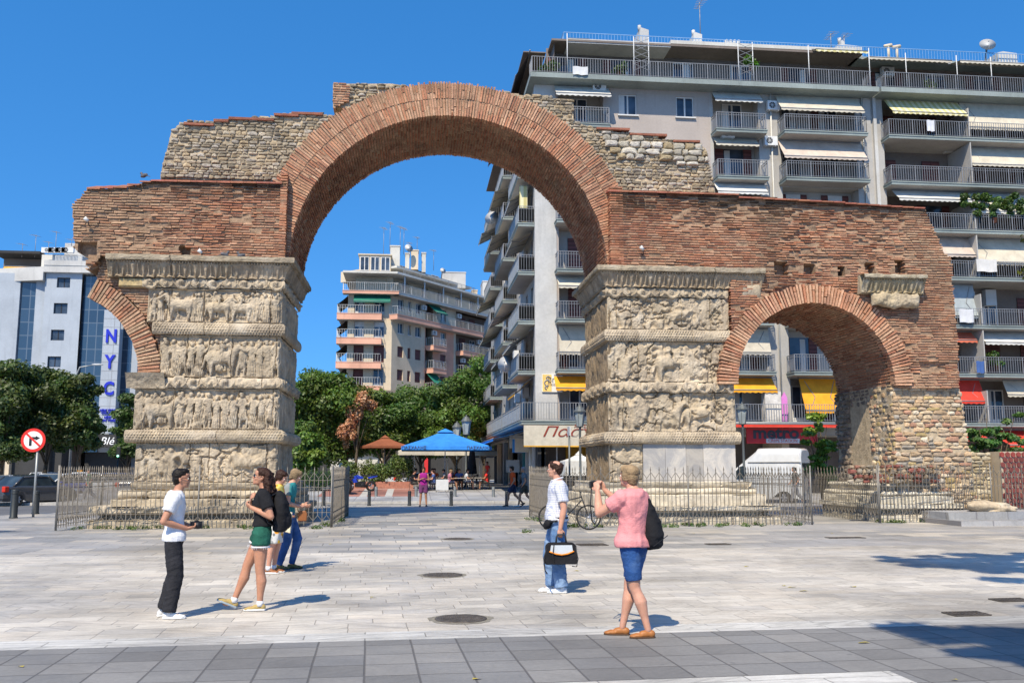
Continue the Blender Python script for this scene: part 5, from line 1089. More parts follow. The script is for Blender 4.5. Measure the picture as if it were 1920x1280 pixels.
D.box(MC, cx0, cxm, -12, -.35, 0, FL[5], W_cream, 'body'); D.box(MR, .1, LR_, -4.5, -1.7, 0, FL[5], W_cream, 'body')

for nm, px, py, w_, h_, c in (('pale towel over the high railing at the right edge', 1745, 236, .5, .7, (.6, .6, .62)), ('pale sheets drying on the mid-height balcony at right', 1850, 498, 1.3, .75, (.62, .6, .56)), ('white laundry on a balcony beside the right wing', 1812, 592, .9, .8, (.6, .6, .6)), ('blue cloth over a railing low at right', 1838, 688, .5, .7, (.06, .12, .3)), ('white sheet over the top terrace railing', 1088, 133, .9, .5, (.62, .62, .6))):
    Yl = YB2-(1.28 if py < 200 else 1.18); x, z = P(px, py, Yl); m = MB(); A = np.zeros((5, 9, 3)); 
    for i in range(5):
        for j in range(9): A[i, j] = (w_*(j/8-.5), .03*math.sin(j*1.7)*(i/4)-.02, h_*(.5-i/4)+.02*math.sin(j*.9))
    m.grid(A, smooth=True); q_ = m.build('hanging_cloth', cloth('cloth_%d' % px, c)); q_.location = (x, Yl, z); tag(q_, nm, 'laundry', 'laundry on the balconies')

# ---------------- glass and pale blue building at left
YL = 105.0; L_ = Bld('office_building', (P(150, 800, YL)[0], YL, 0), 'pale blue office building with dark glass strips and a tall blue letter sign', 'building'); ML = Fr(0, YL)
lx = lambda px, py=600: P(px, py, YL)[0]; lz = lambda px, py: P(px, py, YL)[1]
zb, ztp = lz(120, 512), lz(120, 492); gl = NT('curtain_glass'); tc = gl.n('TexCoord'); bt = gl.n('TexBrick', offset=0.0); bt.inputs['Scale'].default_value = 1; bt.inputs['Brick Width'].default_value = .9; bt.inputs['Row Height'].default_value = 1.45; bt.inputs['Mortar Size'].default_value = .05
mp = gl.n('Mapping'); mp.inputs['Rotation'].default_value = (math.pi/2, 0, 0); gl.l(tc.outputs['Object'], mp.inputs[0]); gl.l(mp.outputs[0], bt.inputs['Vector']); bt.inputs['Color1'].default_value = (.015, .03, .05, 1); bt.inputs['Color2'].default_value = (.03, .055, .085, 1); bt.inputs['Mortar'].default_value = (.10, .12, .14, 1)
M_cg = gl.out(bt.outputs[0], .08, 0, .9)
xw0, xw1 = lx(83, 560), lx(152, 560); win = [(lx(a), lx(b), lz(110, d), lz(110, c), .3) for a, b, c, d in ((102, 127, 520, 539), (99, 125, 568, 588), (97, 122, 618, 638), (94, 119, 668, 688), (92, 117, 718, 738))]
L_.wall(ML, xw0, xw1, 0, zb, win, W_blue, name='wall')
for h in win: L_.opening(ML, (h[0]+h[1])/2, h[2], h[1]-h[0]-.02, h[3]-h[2]-.02, -.28, 'window', frame=M_black, sill=False, curtain=False)
L_.box(ML, lx(60), xw0, -6, -.5, 0, zb, W_blue, 'wall'); L_.box(ML, lx(30), lx(60), -6, -.8, 0, zb, M_cg, 'glass_strip'); L_.box(ML, lx(0)-14, lx(30), -6, -.5, 0, zb, W_blue, 'wall')
L_.box(ML, xw1, lx(193), -6, -.6, 3.4, zb, M_cg, 'glass_strip'); L_.box(ML, lx(193), lx(252, 700), -6, -.9, 3.4, lz(200, 560), W_blue, 'wall'); L_.box(ML, lx(222, 700), lx(240, 700), -6, -.85, 3.4, lz(200, 590), M_cg, 'glass_strip')
m = MB(); m.box(xw0-.1, lx(190), -6, .5, zb, ztp, M=ML); m.box(xw0-.05, lx(190), -6, .56, zb+(ztp-zb)*.62, ztp+.1, M=ML); L_.put(m, 'parapet_band', W_white)
m = MB(); m.prism([(xw0-.1, YL-.5), (lx(0)-14, YL+5), (lx(0)-14, YL+9), (xw0-.1, YL+6)], zb-.9, ztp-.6, 'z'); L_.put(m, 'parapet_band', W_white)
def lb(px0, px1, py0, py1, v, mat, nm, d=4): L_.box(ML, lx(px0, py1), lx(px1, py1), v-d, v, lz((px0+px1)/2, py1), lz((px0+px1)/2, py0), mat, nm)
lb(84, 140, 470, 493, -2, W_white, 'penthouse'); lb(95, 136, 440, 470, -4, W_white, 'roof_room'); lb(60, 96, 468, 495, -2.5, W_offw, 'penthouse'); lb(-40, 52, 460, 500, -6, W_brown, 'roof_room'); lb(-40, 55, 458, 463, -3, W_dark, 'canopy')
L_.awning(ML, lx(-20), lx(40), lz(10, 490), -2.8, 1.6, .9, A_orange, arms=False)
for px in (80, 93, 106, 118): x, z = lx(px, 466), lz(px, 468); L_.ac(ML, x, z, -1.7, 1.3)
for px, py, h in ((13, 462, 1.6), (38, 462, 2.6), (64, 458, 1.6), (78, 455, 2.6), (110, 440, .8)): L_.antenna(lx(px, py), YL+4, lz(px, py)-.3, h, 4, .8, .5)
m = MB(); a, b = lx(90), lx(150, 490)
for i in range(20): m.box(a+(b-a)*i/20-.03, a+(b-a)*i/20+.03, -1.0, -.95, ztp, ztp+1, M=ML)
m.box(a, b, -1.0, -.95, ztp+.95, ztp+1, M=ML); L_.put(m, 'roof_railing', M_railw)
# tall sign
sp0, sp1 = lx(187, 812), lx(218, 812); zs0, zs1 = lz(200, 812), lz(205, 583); pan = slab_mat('sign_panels', 2.2, 1.35, .05, [(.58, .62, .66), (.62, .66, .70), (.55, .6, .65)], (.12, .13, .14), 0, stag=0, rough=.4, grime=.1)
m = MB(); m.box(sp0, sp1, .5, .8, zs0, zs1, M=ML); L_.put(m, 'sign_panel', W_blue)
for i in range(1, 14): zq = zs0+(zs1-zs0)*i/14; L_.box(ML, sp0, sp1, .795, .806, zq-.03, zq+.03, M_rail, 'panel_joint')
L_.box(ML, (sp0+sp1)/2+.25, (sp0+sp1)/2+.3, .797, .808, zs0, zs1, M_rail, 'panel_joint')
nb = plain('blue_letters', (.02, .03, .42), .4)
def ltext(t, nm, size, px, py, sx=1.0, off=.0):
    x, z = P(px, py, YL-.82); return text_mesh(t, nm, nb, size, Matrix.Translation((-L_.loc[0], -L_.loc[1], 0))@face_xz(x, YL-.82, z), L_.root, ext=.12, sx=sx, off=off)
for ch, py, px in (('N', 631, 209), ('Y', 679, 206), ('C', 729, 204)): ltext(ch, 'letter', 1.95, px, py, .8, .06)
for t, py in (('NEW YORK', 769), ('COLLEGE', 774), ('NEW', 782), ('NEW YORK', 788)): ltext(t, 'small_lettering', .36, 202, py, .85, .008)
m = MB(); x, z = P(203, 797, YL-.85); m.box(x-.9, x+.3, .81, .83, z-.15, z+.2, M=ML)
L_.box(ML, lx(147, 838), lx(221, 838), -6, .7, lz(180, 838), lz(180, 814), W_dark, 'shop_fascia'); L_.box(ML, lx(150, 860), lx(215, 860), -6, -1.5, 0, lz(180, 838), W_dark, 'shop_window')
wl_ = plain('white_lettering', (.8, .8, .78), .5); x, z = P(200, 827, YL-.71); text_mesh('Blé', 'shop_lettering', wl_, 1.15, Matrix.Translation((-L_.loc[0], -L_.loc[1], 0))@face_xz(x, YL-.715, z), L_.root, shear=.3)
L_.box(ML, lx(0)-14, lx(255, 700), -8, -6, 0, zb, W_blue, 'rear_wall')
# shop rows behind the trees (ground floors across the far street)
def shoprow(x0, x1, Y, h, label, cols, z0=0.0):
    b = Bld('shop_row', ((x0+x1)/2, Y, z0), label, 'shops'); M = Fr(0, Y)
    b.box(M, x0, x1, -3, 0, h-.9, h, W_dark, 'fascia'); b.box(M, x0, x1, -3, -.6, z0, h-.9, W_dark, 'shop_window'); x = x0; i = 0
    while x < x1-.5:
        b.box(M, x, x+.4, -1, .1, z0, h-.9, cols[i % len(cols)], 'shop_column'); b.box(M, x+.8, x+3.2, -.5, .12+.01*(i % 3), h-.8, h-.15, cols[(i+1) % len(cols)], 'shop_sign'); x += random.uniform(3.5, 5); i += 1
    b.box(M, x0, x1, -12, -3, z0, h+6, W_brown, 'upper_wall')
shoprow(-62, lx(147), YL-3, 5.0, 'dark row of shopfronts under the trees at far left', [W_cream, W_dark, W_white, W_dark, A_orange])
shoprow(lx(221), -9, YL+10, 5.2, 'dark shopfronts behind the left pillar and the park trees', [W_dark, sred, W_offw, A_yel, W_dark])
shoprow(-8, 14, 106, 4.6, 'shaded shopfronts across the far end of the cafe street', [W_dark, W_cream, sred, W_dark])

# ================================================================ TREES
lf = NT('leaf'); c1 = lf.mix(1, lf.attr(), lf.ramp(lf.noise(2, 3), (.3, .8), (.7, 1.2)), 'MULTIPLY'); lf.l(c1, lf.b.inputs['Base Color']); lf.b.inputs['Roughness'].default_value = .5
tr_ = lf.n('BsdfTranslucent'); lf.l(lf.mix(1, c1, (1.2, 1.35, .5), 'MULTIPLY'), tr_.inputs[0]); mx = lf.n('MixShader'); mx.inputs[0].default_value = .3
lf.l(lf.b.outputs[0], mx.inputs[1]); lf.l(tr_.outputs[0], mx.inputs[2]); lf.l(mx.outputs[0], lf.t.nodes['Material Output'].inputs[0]); M_leaf = lf.mat
M_bark = plain('bark', (.10, .075, .05), .95, var=.4, nsc=6, bump=.03, bsc=20)
def crown_mesh(name, clumps, n, size, col, mat=None, var=.35, droop=.0):
    """clumps: (x,y,z,rx,ry,rz); n leaf blades scattered through the clumps, denser near their skins"""
    cl = np.array(clumps, float); w_ = cl[:, 3]*cl[:, 4]+cl[:, 3]*cl[:, 5]; idx = RNG.choice(len(cl), n, p=w_/w_.sum())
    d = RNG.normal(size=(n, 3)); d /= np.linalg.norm(d, axis=1)[:, None]; rad = RNG.uniform(.15, 1, n)**.45*(1+.12*RNG.normal(size=n))
    p = cl[idx, :3]+d*cl[idx, 3:]*rad[:, None]
    nrm = d*.8+RNG.normal(size=(n, 3))*.55+np.array([0, 0, .35]); nrm /= np.linalg.norm(nrm, axis=1)[:, None]
    a = np.cross(nrm, RNG.normal(size=(n, 3))); a /= np.linalg.norm(a, axis=1)[:, None]; b = np.cross(nrm, a); s_ = size*RNG.uniform(.6, 1.3, n)[:, None]
    v = np.stack([p-a*s_, p+b*s_*.55+nrm*s_*.15, p+a*s_, p-b*s_*.55+nrm*s_*.15], 1).reshape(-1, 3)
    k = RNG.uniform(1-var, 1+var, n)*(.75+.5*RNG.random(len(cl))[idx]); hue = RNG.uniform(-.15, .25, n)+RNG.uniform(-.1, .25, len(cl))[idx]
    c = np.stack([col[0]*k*(1+hue), col[1]*k, col[2]*k*(1-hue*.4)], 1); c = np.repeat(c, 4, 0)
    me = bpy.data.meshes.new(name); me.vertices.add(len(v)); me.vertices.foreach_set('co', v.ravel()); me.loops.add(len(v)); me.loops.foreach_set('vertex_index', np.arange(len(v)))
    me.polygons.add(n); me.polygons.foreach_set('loop_start', np.arange(n)*4); me.polygons.foreach_set('loop_total', np.full(n, 4)); me.update(calc_edges=True)
    ca = me.color_attributes.new('Col', 'FLOAT_COLOR', 'POINT'); c4 = np.ones((len(v), 4), np.float32); c4[:, :3] = c; ca.data.foreach_set('color', c4.ravel()); me.materials.append(mat or M_leaf)
    o = bpy.data.objects.new(name, me); C.objects.link(o); return o
def tree(x, y, z0, top, r, n=9000, size=.14, col=(.045, .085, .018), label='', name='park_tree', group=None, bottom=None, seed=1, nc=26, trunk=.16, lean=0, flat=.9, rs=1.0):
    rg = random.Random(seed); t = empty(name, (x, y, z0), label, 'tree', group); H = top-z0; b = (bottom if bottom is not None else z0+H*.28)-z0; cz = (b+H)/2; rz = (H-b)/2
    cl = []
    for i in range(nc):
        u = rg.uniform(0, 6.283); w_ = rg.uniform(-.9, .95); q = math.sqrt(1-w_*w_)*rg.uniform(.55, .85); k = rg.uniform(.24, .4)*r*rs
        cl.append((lean+r*q*math.cos(u), r*q*math.sin(u), cz+rz*w_*.8, k*rg.uniform(.8, 1.3), k, k*flat*rg.uniform(.6, 1)))
    cl.append((lean, 0, cz, r*.55, r*.55, rz*.6)); o = crown_mesh('crown', cl, int(n*1.4), size, col); o.parent = t
    m = MB(); m.tube([(0, 0, -.1), (rg.uniform(-.1, .1), 0, b*.6), (lean*.5, 0, b*1.1), (lean, .1, cz*1.1)], [trunk*1.25, trunk, trunk*.8, trunk*.3], 8)
    for i in range(7):
        c = cl[i]; m.tube([(lean*.4, 0, b*rg.uniform(.8, 1.1)), (c[0]*.5, c[1]*.5, (b+c[2])/2), c[:3]], [trunk*.5, trunk*.32, .02], 6)
    m.build('trunk', M_bark, t); return t
def T(px, Y, topy, boty, rpx, label, seed, **kw):
    x, top = P(px, topy, Y); bot = P(px, boty, Y)[1]; r = rpx/1760*Y
    return tree(x, Y, gz(Y), top, r, label=label, bottom=bot, seed=seed, **kw)
gT = 'trees lining the far street'
T(18, 64, 664, 872, 78, 'dark bushy street tree at the left edge of the photo', 1, col=(.058, .095, .022), n=17000, group=gT, nc=34)
T(100, 70, 678, 868, 66, 'bushy street tree behind the no turn sign', 2, col=(.06, .10, .022), n=15000, group=gT, nc=34)
T(158, 67, 690, 862, 46, 'street tree in front of the glass strip of the office building', 3, col=(.058, .098, .022), n=12000, group=gT, nc=30)
T(246, 78, 722, 880, 36, 'tree seen between the office sign and the left pillar', 4, col=(.06, .11, .025), n=8000, group=gT, nc=30)
T(596, 68, 686, 880, 88, 'large leafy tree right beside the left pillar', 5, col=(.075, .14, .022), n=21000, group=gT, nc=44)
T(652, 74, 708, 872, 56, 'yellowish green tree between the large leafy tree and the dead branches', 6, col=(.11, .135, .026), n=11000, group=gT, nc=34)
T(572, 60, 785, 892, 46, 'low bright green tree in front at the left pillar edge', 7, col=(.09, .17, .028), n=10000, group=gT, trunk=.1, nc=30)
T(722, 80, 726, 868, 62, 'rounded dark green tree above the brown parasol', 8, col=(.07, .13, .022), n=14000, group=gT, nc=36)
T(790, 84, 720, 868, 72, 'broad green tree above the blue parasol', 9, col=(.075, .145, .022), n=17000, group=gT, nc=40)
T(856, 78, 692, 868, 62, 'green tree behind the twin street lamps', 10, col=(.075, .145, .026), n=15000, group=gT, nc=38)
T(908, 88, 655, 868, 66, 'tallest green tree close to the side of the apartment block', 11, col=(.07, .135, .024), n=16000, group=gT, nc=38)
x, top = P(668, 742, 66); x2, bot = P(668, 835, 66); t = empty('dead_tree', (x, 66, gz(66)), 'tree with dried brown leaves among the green ones', 'tree')
rg = random.Random(4); cl = [(rg.uniform(-.75, .75), rg.uniform(-.5, .5), rg.uniform(bot-gz(66)+.2, top-gz(66)), rg.uniform(.25, .5), .4, rg.uniform(.35, .7)) for _ in range(14)]
cl = [(c[0]+(c[2]-4.4)*.3, *c[1:]) for c in cl]; o = crown_mesh('crown', cl, 6500, .10, (.46, .25, .14)); o.parent = t; m = MB(); m.tube([(0, 0, -.1), (.1, 0, 2), (.2, 0, 4.5)], [.13, .1, .03], 7)
for c in cl[:8]: m.tube([(.1, 0, 2.2), c[:3]], [.05, .01], 5)
m.build('trunk', M_bark, t)
# the tall tree above the camera: only its shade on the paving (and a twig at the right edge) is seen
def sh_src(x, y, h): k = h/math.tan(SUN_E); return (x-k*math.sin(SUN_A), y-k*math.cos(SUN_A), h)
t = empty('plane_tree', (13.5, 4.5, 0), 'tall plane tree outside the picture that shades the paving at right', 'tree'); cl = []
rg = random.Random(8)
for (sx, sy, rx, ry, k) in ((10.6, 16.4, 1.6, 1.2, 9), (13.4, 16.2, 2.4, 1.8, 14), (12.2, 13.6, 2.2, 1.0, 14), (9.9, 14.9, 1.1, .6, 8), (10.0, 17.0, 1.4, .5, 8), (9.6, 13.3, .9, .5, 5), (6.4, 8.9, 1.1, .4, 10), (6.0, 7.8, 1.1, .4, 9), (5.6, 8.4, .6, .3, 5), (6.9, 8.5, 1.0, .5, 12), (10.8, 15.2, 1.6, .7, 14), (12.5, 16.8, 2.0, .9, 14), (9.3, 16.6, .8, .3, 5), (8.3, 9.6, 1.2, .5, 9), (5.4, 9.3, .8, .3, 8), (7.6, 9.2, 1.2, .6, 12), (9.6, 15.9, 1.2, .5, 9), (9.0, 9.6, 1.8, .8, 9), (5.7, 9.25, .5, .18, 3), (8.2, 10.6, 1.3, .35, 4), (9.5, 7.6, 1.5, .7, 8), (15, 12, 2.5, 2.5, 10)):
    for i in range(k):
        a, q = rg.uniform(0, 6.28), math.sqrt(rg.random()); X_, Y_, Z__ = sh_src(sx+rx*q*math.cos(a), sy+ry*q*math.sin(a), rg.uniform(9.6, 11.2)); cl.append((X_-13.5, Y_-4.5, Z__, rg.uniform(.2, .42), rg.uniform(.2, .42), .2))
o = crown_mesh('crown', cl, 36000, .1, (.05, .10, .02)); o.parent = t; m = MB(); m.tube([(0, 0, -.1), (-.2, .1, 4), (-1.5, .5, 8), (-3, 1, 10)], [.35, .28, .2, .08], 10)
for c in cl[::5]: m.tube([(-1.2, .4, 7.5), ((c[0]-1.2)/2, c[1]/2, 9.2), c[:3]], [.09, .05, .012], 5)
m.build('trunk', M_bark, t)
t = empty('side_tree', (-16.5, 18.5, 0), 'small tree outside the picture that shades the paving at left', 'tree'); cl = []
for (sx, sy, rx, ry, k) in ((-11.9, 26.6, 1.2, .6, 7), (-11.4, 24.7, .9, .25, 3), (-13.5, 25.5, 1.5, 1.5, 8)):
    for i in range(k): a, q = rg.uniform(0, 6.28), math.sqrt(rg.random()); X_, Y_, Z__ = sh_src(sx+rx*q*math.cos(a), sy+ry*q*math.sin(a), rg.uniform(5.5, 7)); cl.append((X_+16.5, Y_-18.5, Z__, .4, .4, .3))
o = crown_mesh('crown', cl, 3000, .12, (.05, .10, .02)); o.parent = t; m = MB(); m.tube([(0, 0, -.1), (.1, .1, 3.5), (.8, .3, 6)], [.2, .15, .04], 8)
for c in cl[::3]: m.tube([(.2, .1, 4), c[:3]], [.06, .012], 5)
m.build('trunk', M_bark, t)
x, z = P(1928, 478, 30); t = empty('leafy_tree', (x+1.6, 30, 0), 'tree whose leaves just enter at the right edge of the photo', 'tree'); cl = [(rg.uniform(-1.6, .9), rg.uniform(-1, 1), z+rg.uniform(-.75, .75), .4, .4, .3) for _ in range(16)]
o = crown_mesh('crown', cl, 2600, .10, (.09, .11, .02)); o.parent = t; m = MB(); m.tube([(0, 0, 0), (0, 0, 5), (-.3, 0, z+.3)], [.2, .15, .03], 8); [m.tube([(0, 0, 5.5), c[:3]], [.05, .01], 5) for c in cl[::3]]; m.build('trunk', M_bark, t)
def bushy(px, Y, stems, n_, label, col, name, size=.09, seed=1):
    x = P(px, 900, Y)[0]; t = empty(name, (x, Y, 0), label, 'plant'); rg = random.Random(seed); m = MB(); cl = []
    for dx, h in stems:
        m.tube([(0, 0, 0), (dx*.4, .05, h*.5), (dx, 0, h)], [.05, .03, .01], 6)
        for i in range(9):
            f = rg.uniform(.42, 1.04); cl.append((dx*f+rg.uniform(-.32, .32), rg.uniform(-.35, .35), h*f+rg.uniform(-.12, .12), rg.uniform(.14, .3), rg.uniform(.14, .28), rg.uniform(.07, .13)))
    for c in cl[::2]: m.tube([(c[0]*.6, 0, c[2]*.85), c[:3]], [.012, .004], 4)
    o = crown_mesh('leaves', cl, n_, size, col); o.parent = t; m.build('stem', M_bark, t)
bushy(1543, 38, [(-.3, 3.9), (.25, 3.4), (-.5, 3.0), (.3, 2.6), (0, 3.3)], 3200, 'bright green sapling seen through the small arch', (.15, .26, .035), 'young_ailanthus', .085, 3)
bushy(1866, 33, [(-.2, 3.5), (.5, 3.2), (-.8, 2.9), (.9, 3.5), (1.4, 3.0), (0, 2.6), (-.5, 3.1)], 6500, 'green feathery bush rising behind the low wall at right', (.07, .16, .035), 'fern_leaved_bush', .075, 5)
def balc_plant(px, py, Y, w_, h, n_, label, col=(.05, .11, .02)):
    x, z = P(px, py, Y); t = empty('balcony_plant', (x, Y, z), label, 'plant'); rg = random.Random(px)
    o = crown_mesh('foliage', [(rg.uniform(-w_, w_), rg.uniform(-.15, .15), h*rg.uniform(.2, 1), .25, .25, .22) for _ in range(int(6+w_*8))], n_, .09, col); o.parent = t
    m = MB(); m.lathe([(.1, -.1), (.14, .2), (.16, .2)], 0, 0, 10); m.build('pot', plain('terracotta_pot', (.35, .13, .07), .8), t)
balc_plant(1865, 415, YB2-.9, 2.0, 1.7, 5200, 'long mass of green climbing plants on a high balcony at right'); balc_plant(1408, 130, YB2-.8, .3, .8, 500, 'bright green plant behind the top terrace railing', (.08, .2, .02)); balc_plant(1160, 142, YB2-.8, .35, .8, 400, 'dark plant on the top terrace beside the first trellis')
balc_plant(1030, 140, YB2-.8, .5, .7, 500, 'plants in the left corner of the top terrace'); balc_plant(1745, 170, YB2-.8, .2, .5, 200, 'small plant on the right part of the top terrace'); balc_plant(1870, 690, YB2-.7, .3, .9, 500, 'plant on the second floor balcony at the right edge'); balc_plant(1285, 205, YB2-.2, .05, .01, 4, 'tiny sill plant at a top floor window') if False else None
# ================================================================ FENCES, STREET FURNITURE
M_fence = plain('weathered_fence_paint', (.21, .185, .15), .65, .35, .35, 6, bump=.004, bsc=60); M_fencep = plain('fence_grey_paint', (.22, .205, .18), .6, .3, .3)
def fence(pts, label, h=1.72, lean=0.0, pitch=.245, group='railings around the arch', bent=0):
    x0, y0 = pts[0]; t = empty('fence', (x0, y0, 0), label, 'fence', group); m = MB(); pm = MB(); rg = random.Random(int(x0*7+y0))
    for (xa, ya), (xb, yb) in zip(pts[:-1], pts[1:]):
        xa -= x0; xb -= x0; ya -= y0; yb -= y0; L = math.hypot(xb-xa, yb-ya); dx, dy = (xb-xa)/L, (yb-ya)/L; k = int(L/pitch); p = L/k
        for i in range(k+1):
            s_ = i*p; bx_, by_ = xa+dx*s_, ya+dy*s_; jx = rg.uniform(-.012, .012); ht = h+rg.uniform(-.02, .02)
            if rg.random() < .03: jx *= 4
            m.tube([(bx_, by_, .06), (bx_+jx*dx, by_+jx*dy, ht-.12)], .0125, 4, smooth=False)
            m.tube([(bx_+jx*dx, by_+jx*dy, ht-.14), (bx_+jx*dx, by_+jx*dy, ht-.1), (bx_+jx*dx, by_+jx*dy, ht)], [.009, .021, .002], 4, smooth=False)
            if i < k:
                c = s_+p/2; cx_, cy_ = xa+dx*c, ya+dy*c; tz = h-.34
                m.tube([(cx_, cy_, .33), (cx_, cy_, tz)], .011, 4, smooth=False)
                for sg in (-1, 1):
                    m.tube([(cx_, cy_, tz-.01), (cx_+sg*dx*p*.47, cy_+sg*dy*p*.47, tz+.15)], .010, 4, smooth=False)
                    m.tube([(cx_, cy_, .34), (cx_+sg*dx*p*.47, cy_+sg*dy*p*.47, .20)], .010, 4, smooth=False)
        for z in (.14, .42, 1.12, h-.40): m.tube([(xa, ya, z), (xb, yb, z)], .009, 4, smooth=False)
        for q in np.linspace(0, L, max(2, int(L/3.2)+1)):
            pm = MB(); pm.tube([(xa+dx*q, ya+dy*q, 0), (xa+dx*q, ya+dy*q, h+.02)], .022, 6); pm.build('post', M_fencep, t)
    m.build('railing_bars', M_fence, t); return t
fence([(-9.5, 26.75), (-9.5, 34)], 'rusty grey spiked railing running back along the left side of the left pillar', pitch=.19); fence([(-9.47, 26.72), (-2.28, 27.45)], 'low spiked railing in front of the left pillar, behind the couple'); fence([(-2.25, 27.5), (-2.25, 34.2)], 'spiked railing seen nearly edge-on at the right of the left pillar'); fence([(-9.4, 34.3), (-2.3, 34.4)], 'rear railing behind the left pillar')
fence([(4.04, 26.4), (4.04, 32.6)], 'spiked railing seen nearly edge-on at the left of the right pillar'); fence([(4.07, 26.37), (11.8, 27.2)], 'low spiked railing in front of the right pillar, behind the pink shirt woman'); fence([(11.83, 27.25), (11.83, 33)], 'spiked railing running back along the right side of the right pillar')
fence([(4.2, 33.3), (11.8, 33.4)], 'rear railing behind the right pillar')
fence([(14.25, 27.9), (14.25, 33.4)], 'spiked railing running back from the end pier towards the white van'); fence([(14.28, 27.87), (22, 28.5)], 'spiked railing in front of the end pier and the low wall at right', h=1.8)
# weeds at the fence feet
wd = crown_mesh('weeds', [(x, y, .04, rg.uniform(.06, .2), .08, .07) for x, y in [(rg.uniform(4.2, 11.5), rg.uniform(26.3, 27.3)) for _ in range(46)]+[(rg.uniform(-9.3, -2.4), rg.uniform(26.7, 27.6)) for _ in range(30)]+[(rg.uniform(14.3, 21), rg.uniform(27.8, 28.5)) for _ in range(40)]+[(-2.3+rg.uniform(-.3, .1), rg.uniform(27, 34)) for _ in range(14)]+[(4.0+rg.uniform(-.2, .3), rg.uniform(26.6, 32)) for _ in range(14)]+[(2.9, 24.6), (3.0, 24.7)]], 7000, .028, (.07, .13, .03)); tag(wd, 'small weeds growing along the foot of the railings', 'weeds', kind='stuff')
# low wall, red brick pier, steps, rock at right
t = empty('rubble_wall', (17.9, 29.4, 0), 'low yellowish rubble wall behind the railing, right of the end pier', 'wall'); a = MB(); b = MB(); xw = P(1857, 860, 29.4)[0]
poly = [(17.2, 0), (xw, 0), (xw, 2.15), (17.2, 2.25)]; a2 = MB(); rubble_face(a, b, poly, 29.4, .3, .14, cols=[(.46, .38, .24), (.4, .33, .2), (.5, .43, .3), (.36, .28, .17)], prot=.05); b.prism(poly, 29.46, 30.1)
for mb__ in (a, b): mb__.v = [(x-17.9, y-29.4, z) for x, y, z in mb__.v]
a.build('stones', M_rub, t); b.build('mortar', M_mort2, t)
t = empty('red_brick_wall', (xw+.6, 29.0, 0), 'dark red wall with hexagonal mortar pattern at the right edge', 'wall'); m = MB(); m.box(-.5, 3.5, 0, .7, 0, 2.2, (.75, .68, .55)); rg = random.Random(3)
for r_ in range(13):
    for c_ in range(22):
        x = -.45+c_*.19+(.095 if r_ % 2 else 0); z = .12+r_*.165; q = rg.uniform(.8, 1.2)
        m.add([(x+.085*math.cos(k*math.pi/3+math.pi/6)*rg.uniform(.9, 1.05), -.03-rg.uniform(0, .015), z+.088*math.sin(k*math.pi/3+math.pi/6)) for k in range(6)]+[(x+.095*math.cos(k*math.pi/3+math.pi/6), .01, z+.095*math.sin(k*math.pi/3+math.pi/6)) for k in range(6)], [(0, 1, 2, 3, 4, 5)]+[(k, (k+1) % 6, (k+1) % 6+6, k+6) for k in range(6)], (.30*q, .09*q, .085*q) if r_ < 12 else (.4*q, .1, .09))
m.build('wall_face', plain('painted_hex_wall', (.55, .5, .45), .85, attr=True), t)
sx, sy = G(1800, 986); t = empty('stone_steps', (sx, sy, 0), 'two broad worn stone steps at the right edge', 'steps'); m = MB(); m.box(0, 2.2, -.05, 3, 0, .14, j=.01); m.box(2.21, 6, -.02, 3, 0, .138, j=.01); m.build('step', M_far, t); m = MB(); m.box(.12, 2.0, .75, 3, .142, .36, j=.012); m.box(2.01, 6, .78, 3, .142, .355, j=.012); m.build('step', M_far, t)
rx, ry = sx+1.75, sy+1.2; m = MB(); rs_ = np.random.default_rng(5); bm = bmesh.new(); bmesh.ops.create_icosphere(bm, subdivisions=4, radius=1)
for v in bm.verts:
    p = v.co.copy(); n_ = mnoise.fractal(p*1.3+Vector((3, 1, 2)), 1, 2, 5); k = 1+.28*n_; v.co = Vector((p.x*.72*k, p.y*.4*k, max(-.1, p.z*.24*k*(1-.3*p.x))))
me = bpy.data.meshes.new('rock'); bm.to_mesh(me); bm.free(); me.materials.append(M_stone); me.color_attributes.new('Col', 'FLOAT_COLOR', 'POINT').data.foreach_set('color', np.tile(np.array([.5, .4, .27, 1], np.float32), len(me.vertices))); [setattr(p, 'use_smooth', True) for p in me.polygons]
o = bpy.data.objects.new('rock', me); C.objects.link(o); o.location = (rx, ry, .45); tag(o, 'tan boulder lying on the stone steps at the right edge', 'rock')
# bollards
M_boll = plain('dark_bollard', (.035, .04, .042), .5, .4); M_bollg = plain('grey_bollard', (.16, .17, .165), .5, .4); M_ring = plain('bollard_ring', (.35, .34, .32), .5, .3)
def bollard(px, py, h, r, mat, label, z=0.0, grp='bollards along the street'):
    x, y = G(px, py, z); t = empty('bollard', (x, y, z), label, 'bollard', grp); m = MB(); m.lathe([(r*1.15, 0), (r*1.15, .03), (r, .05), (r, h-.04), (r*.92, h-.005), (r*.5, h)], 0, 0, 16); m.build('post', mat, t)
    m = MB(); m.lathe([(r*1.04, h-.14), (r*1.04, h-.1)], 0, 0, 16); m.build('band', M_ring if mat is M_bollg else M_boll, t)
for i, px in enumerate((606, 692, 767.5, 846, 922+28)):
    bollard(px, 947.5, .66, .075, M_boll, ['black bollard seen through the railing left of the wide opening', 'black bollard of the near row, leftmost in the clear', 'black bollard of the near row just left of the woman in purple', 'black bollard of the near row just right of the woman in purple', 'black bollard of the near row near the walking men'][i])
for i, px in enumerate((705, 780, 853, 925)):
    bollard(px, 934.5, .66, .085, M_bollg, ['grey bollard of the far row, below the motorcycle', 'grey bollard of the far row, left behind the woman in purple', 'grey bollard of the far row, under the blue parasol', 'grey bollard of the far row, rightmost'][i], z=.0)
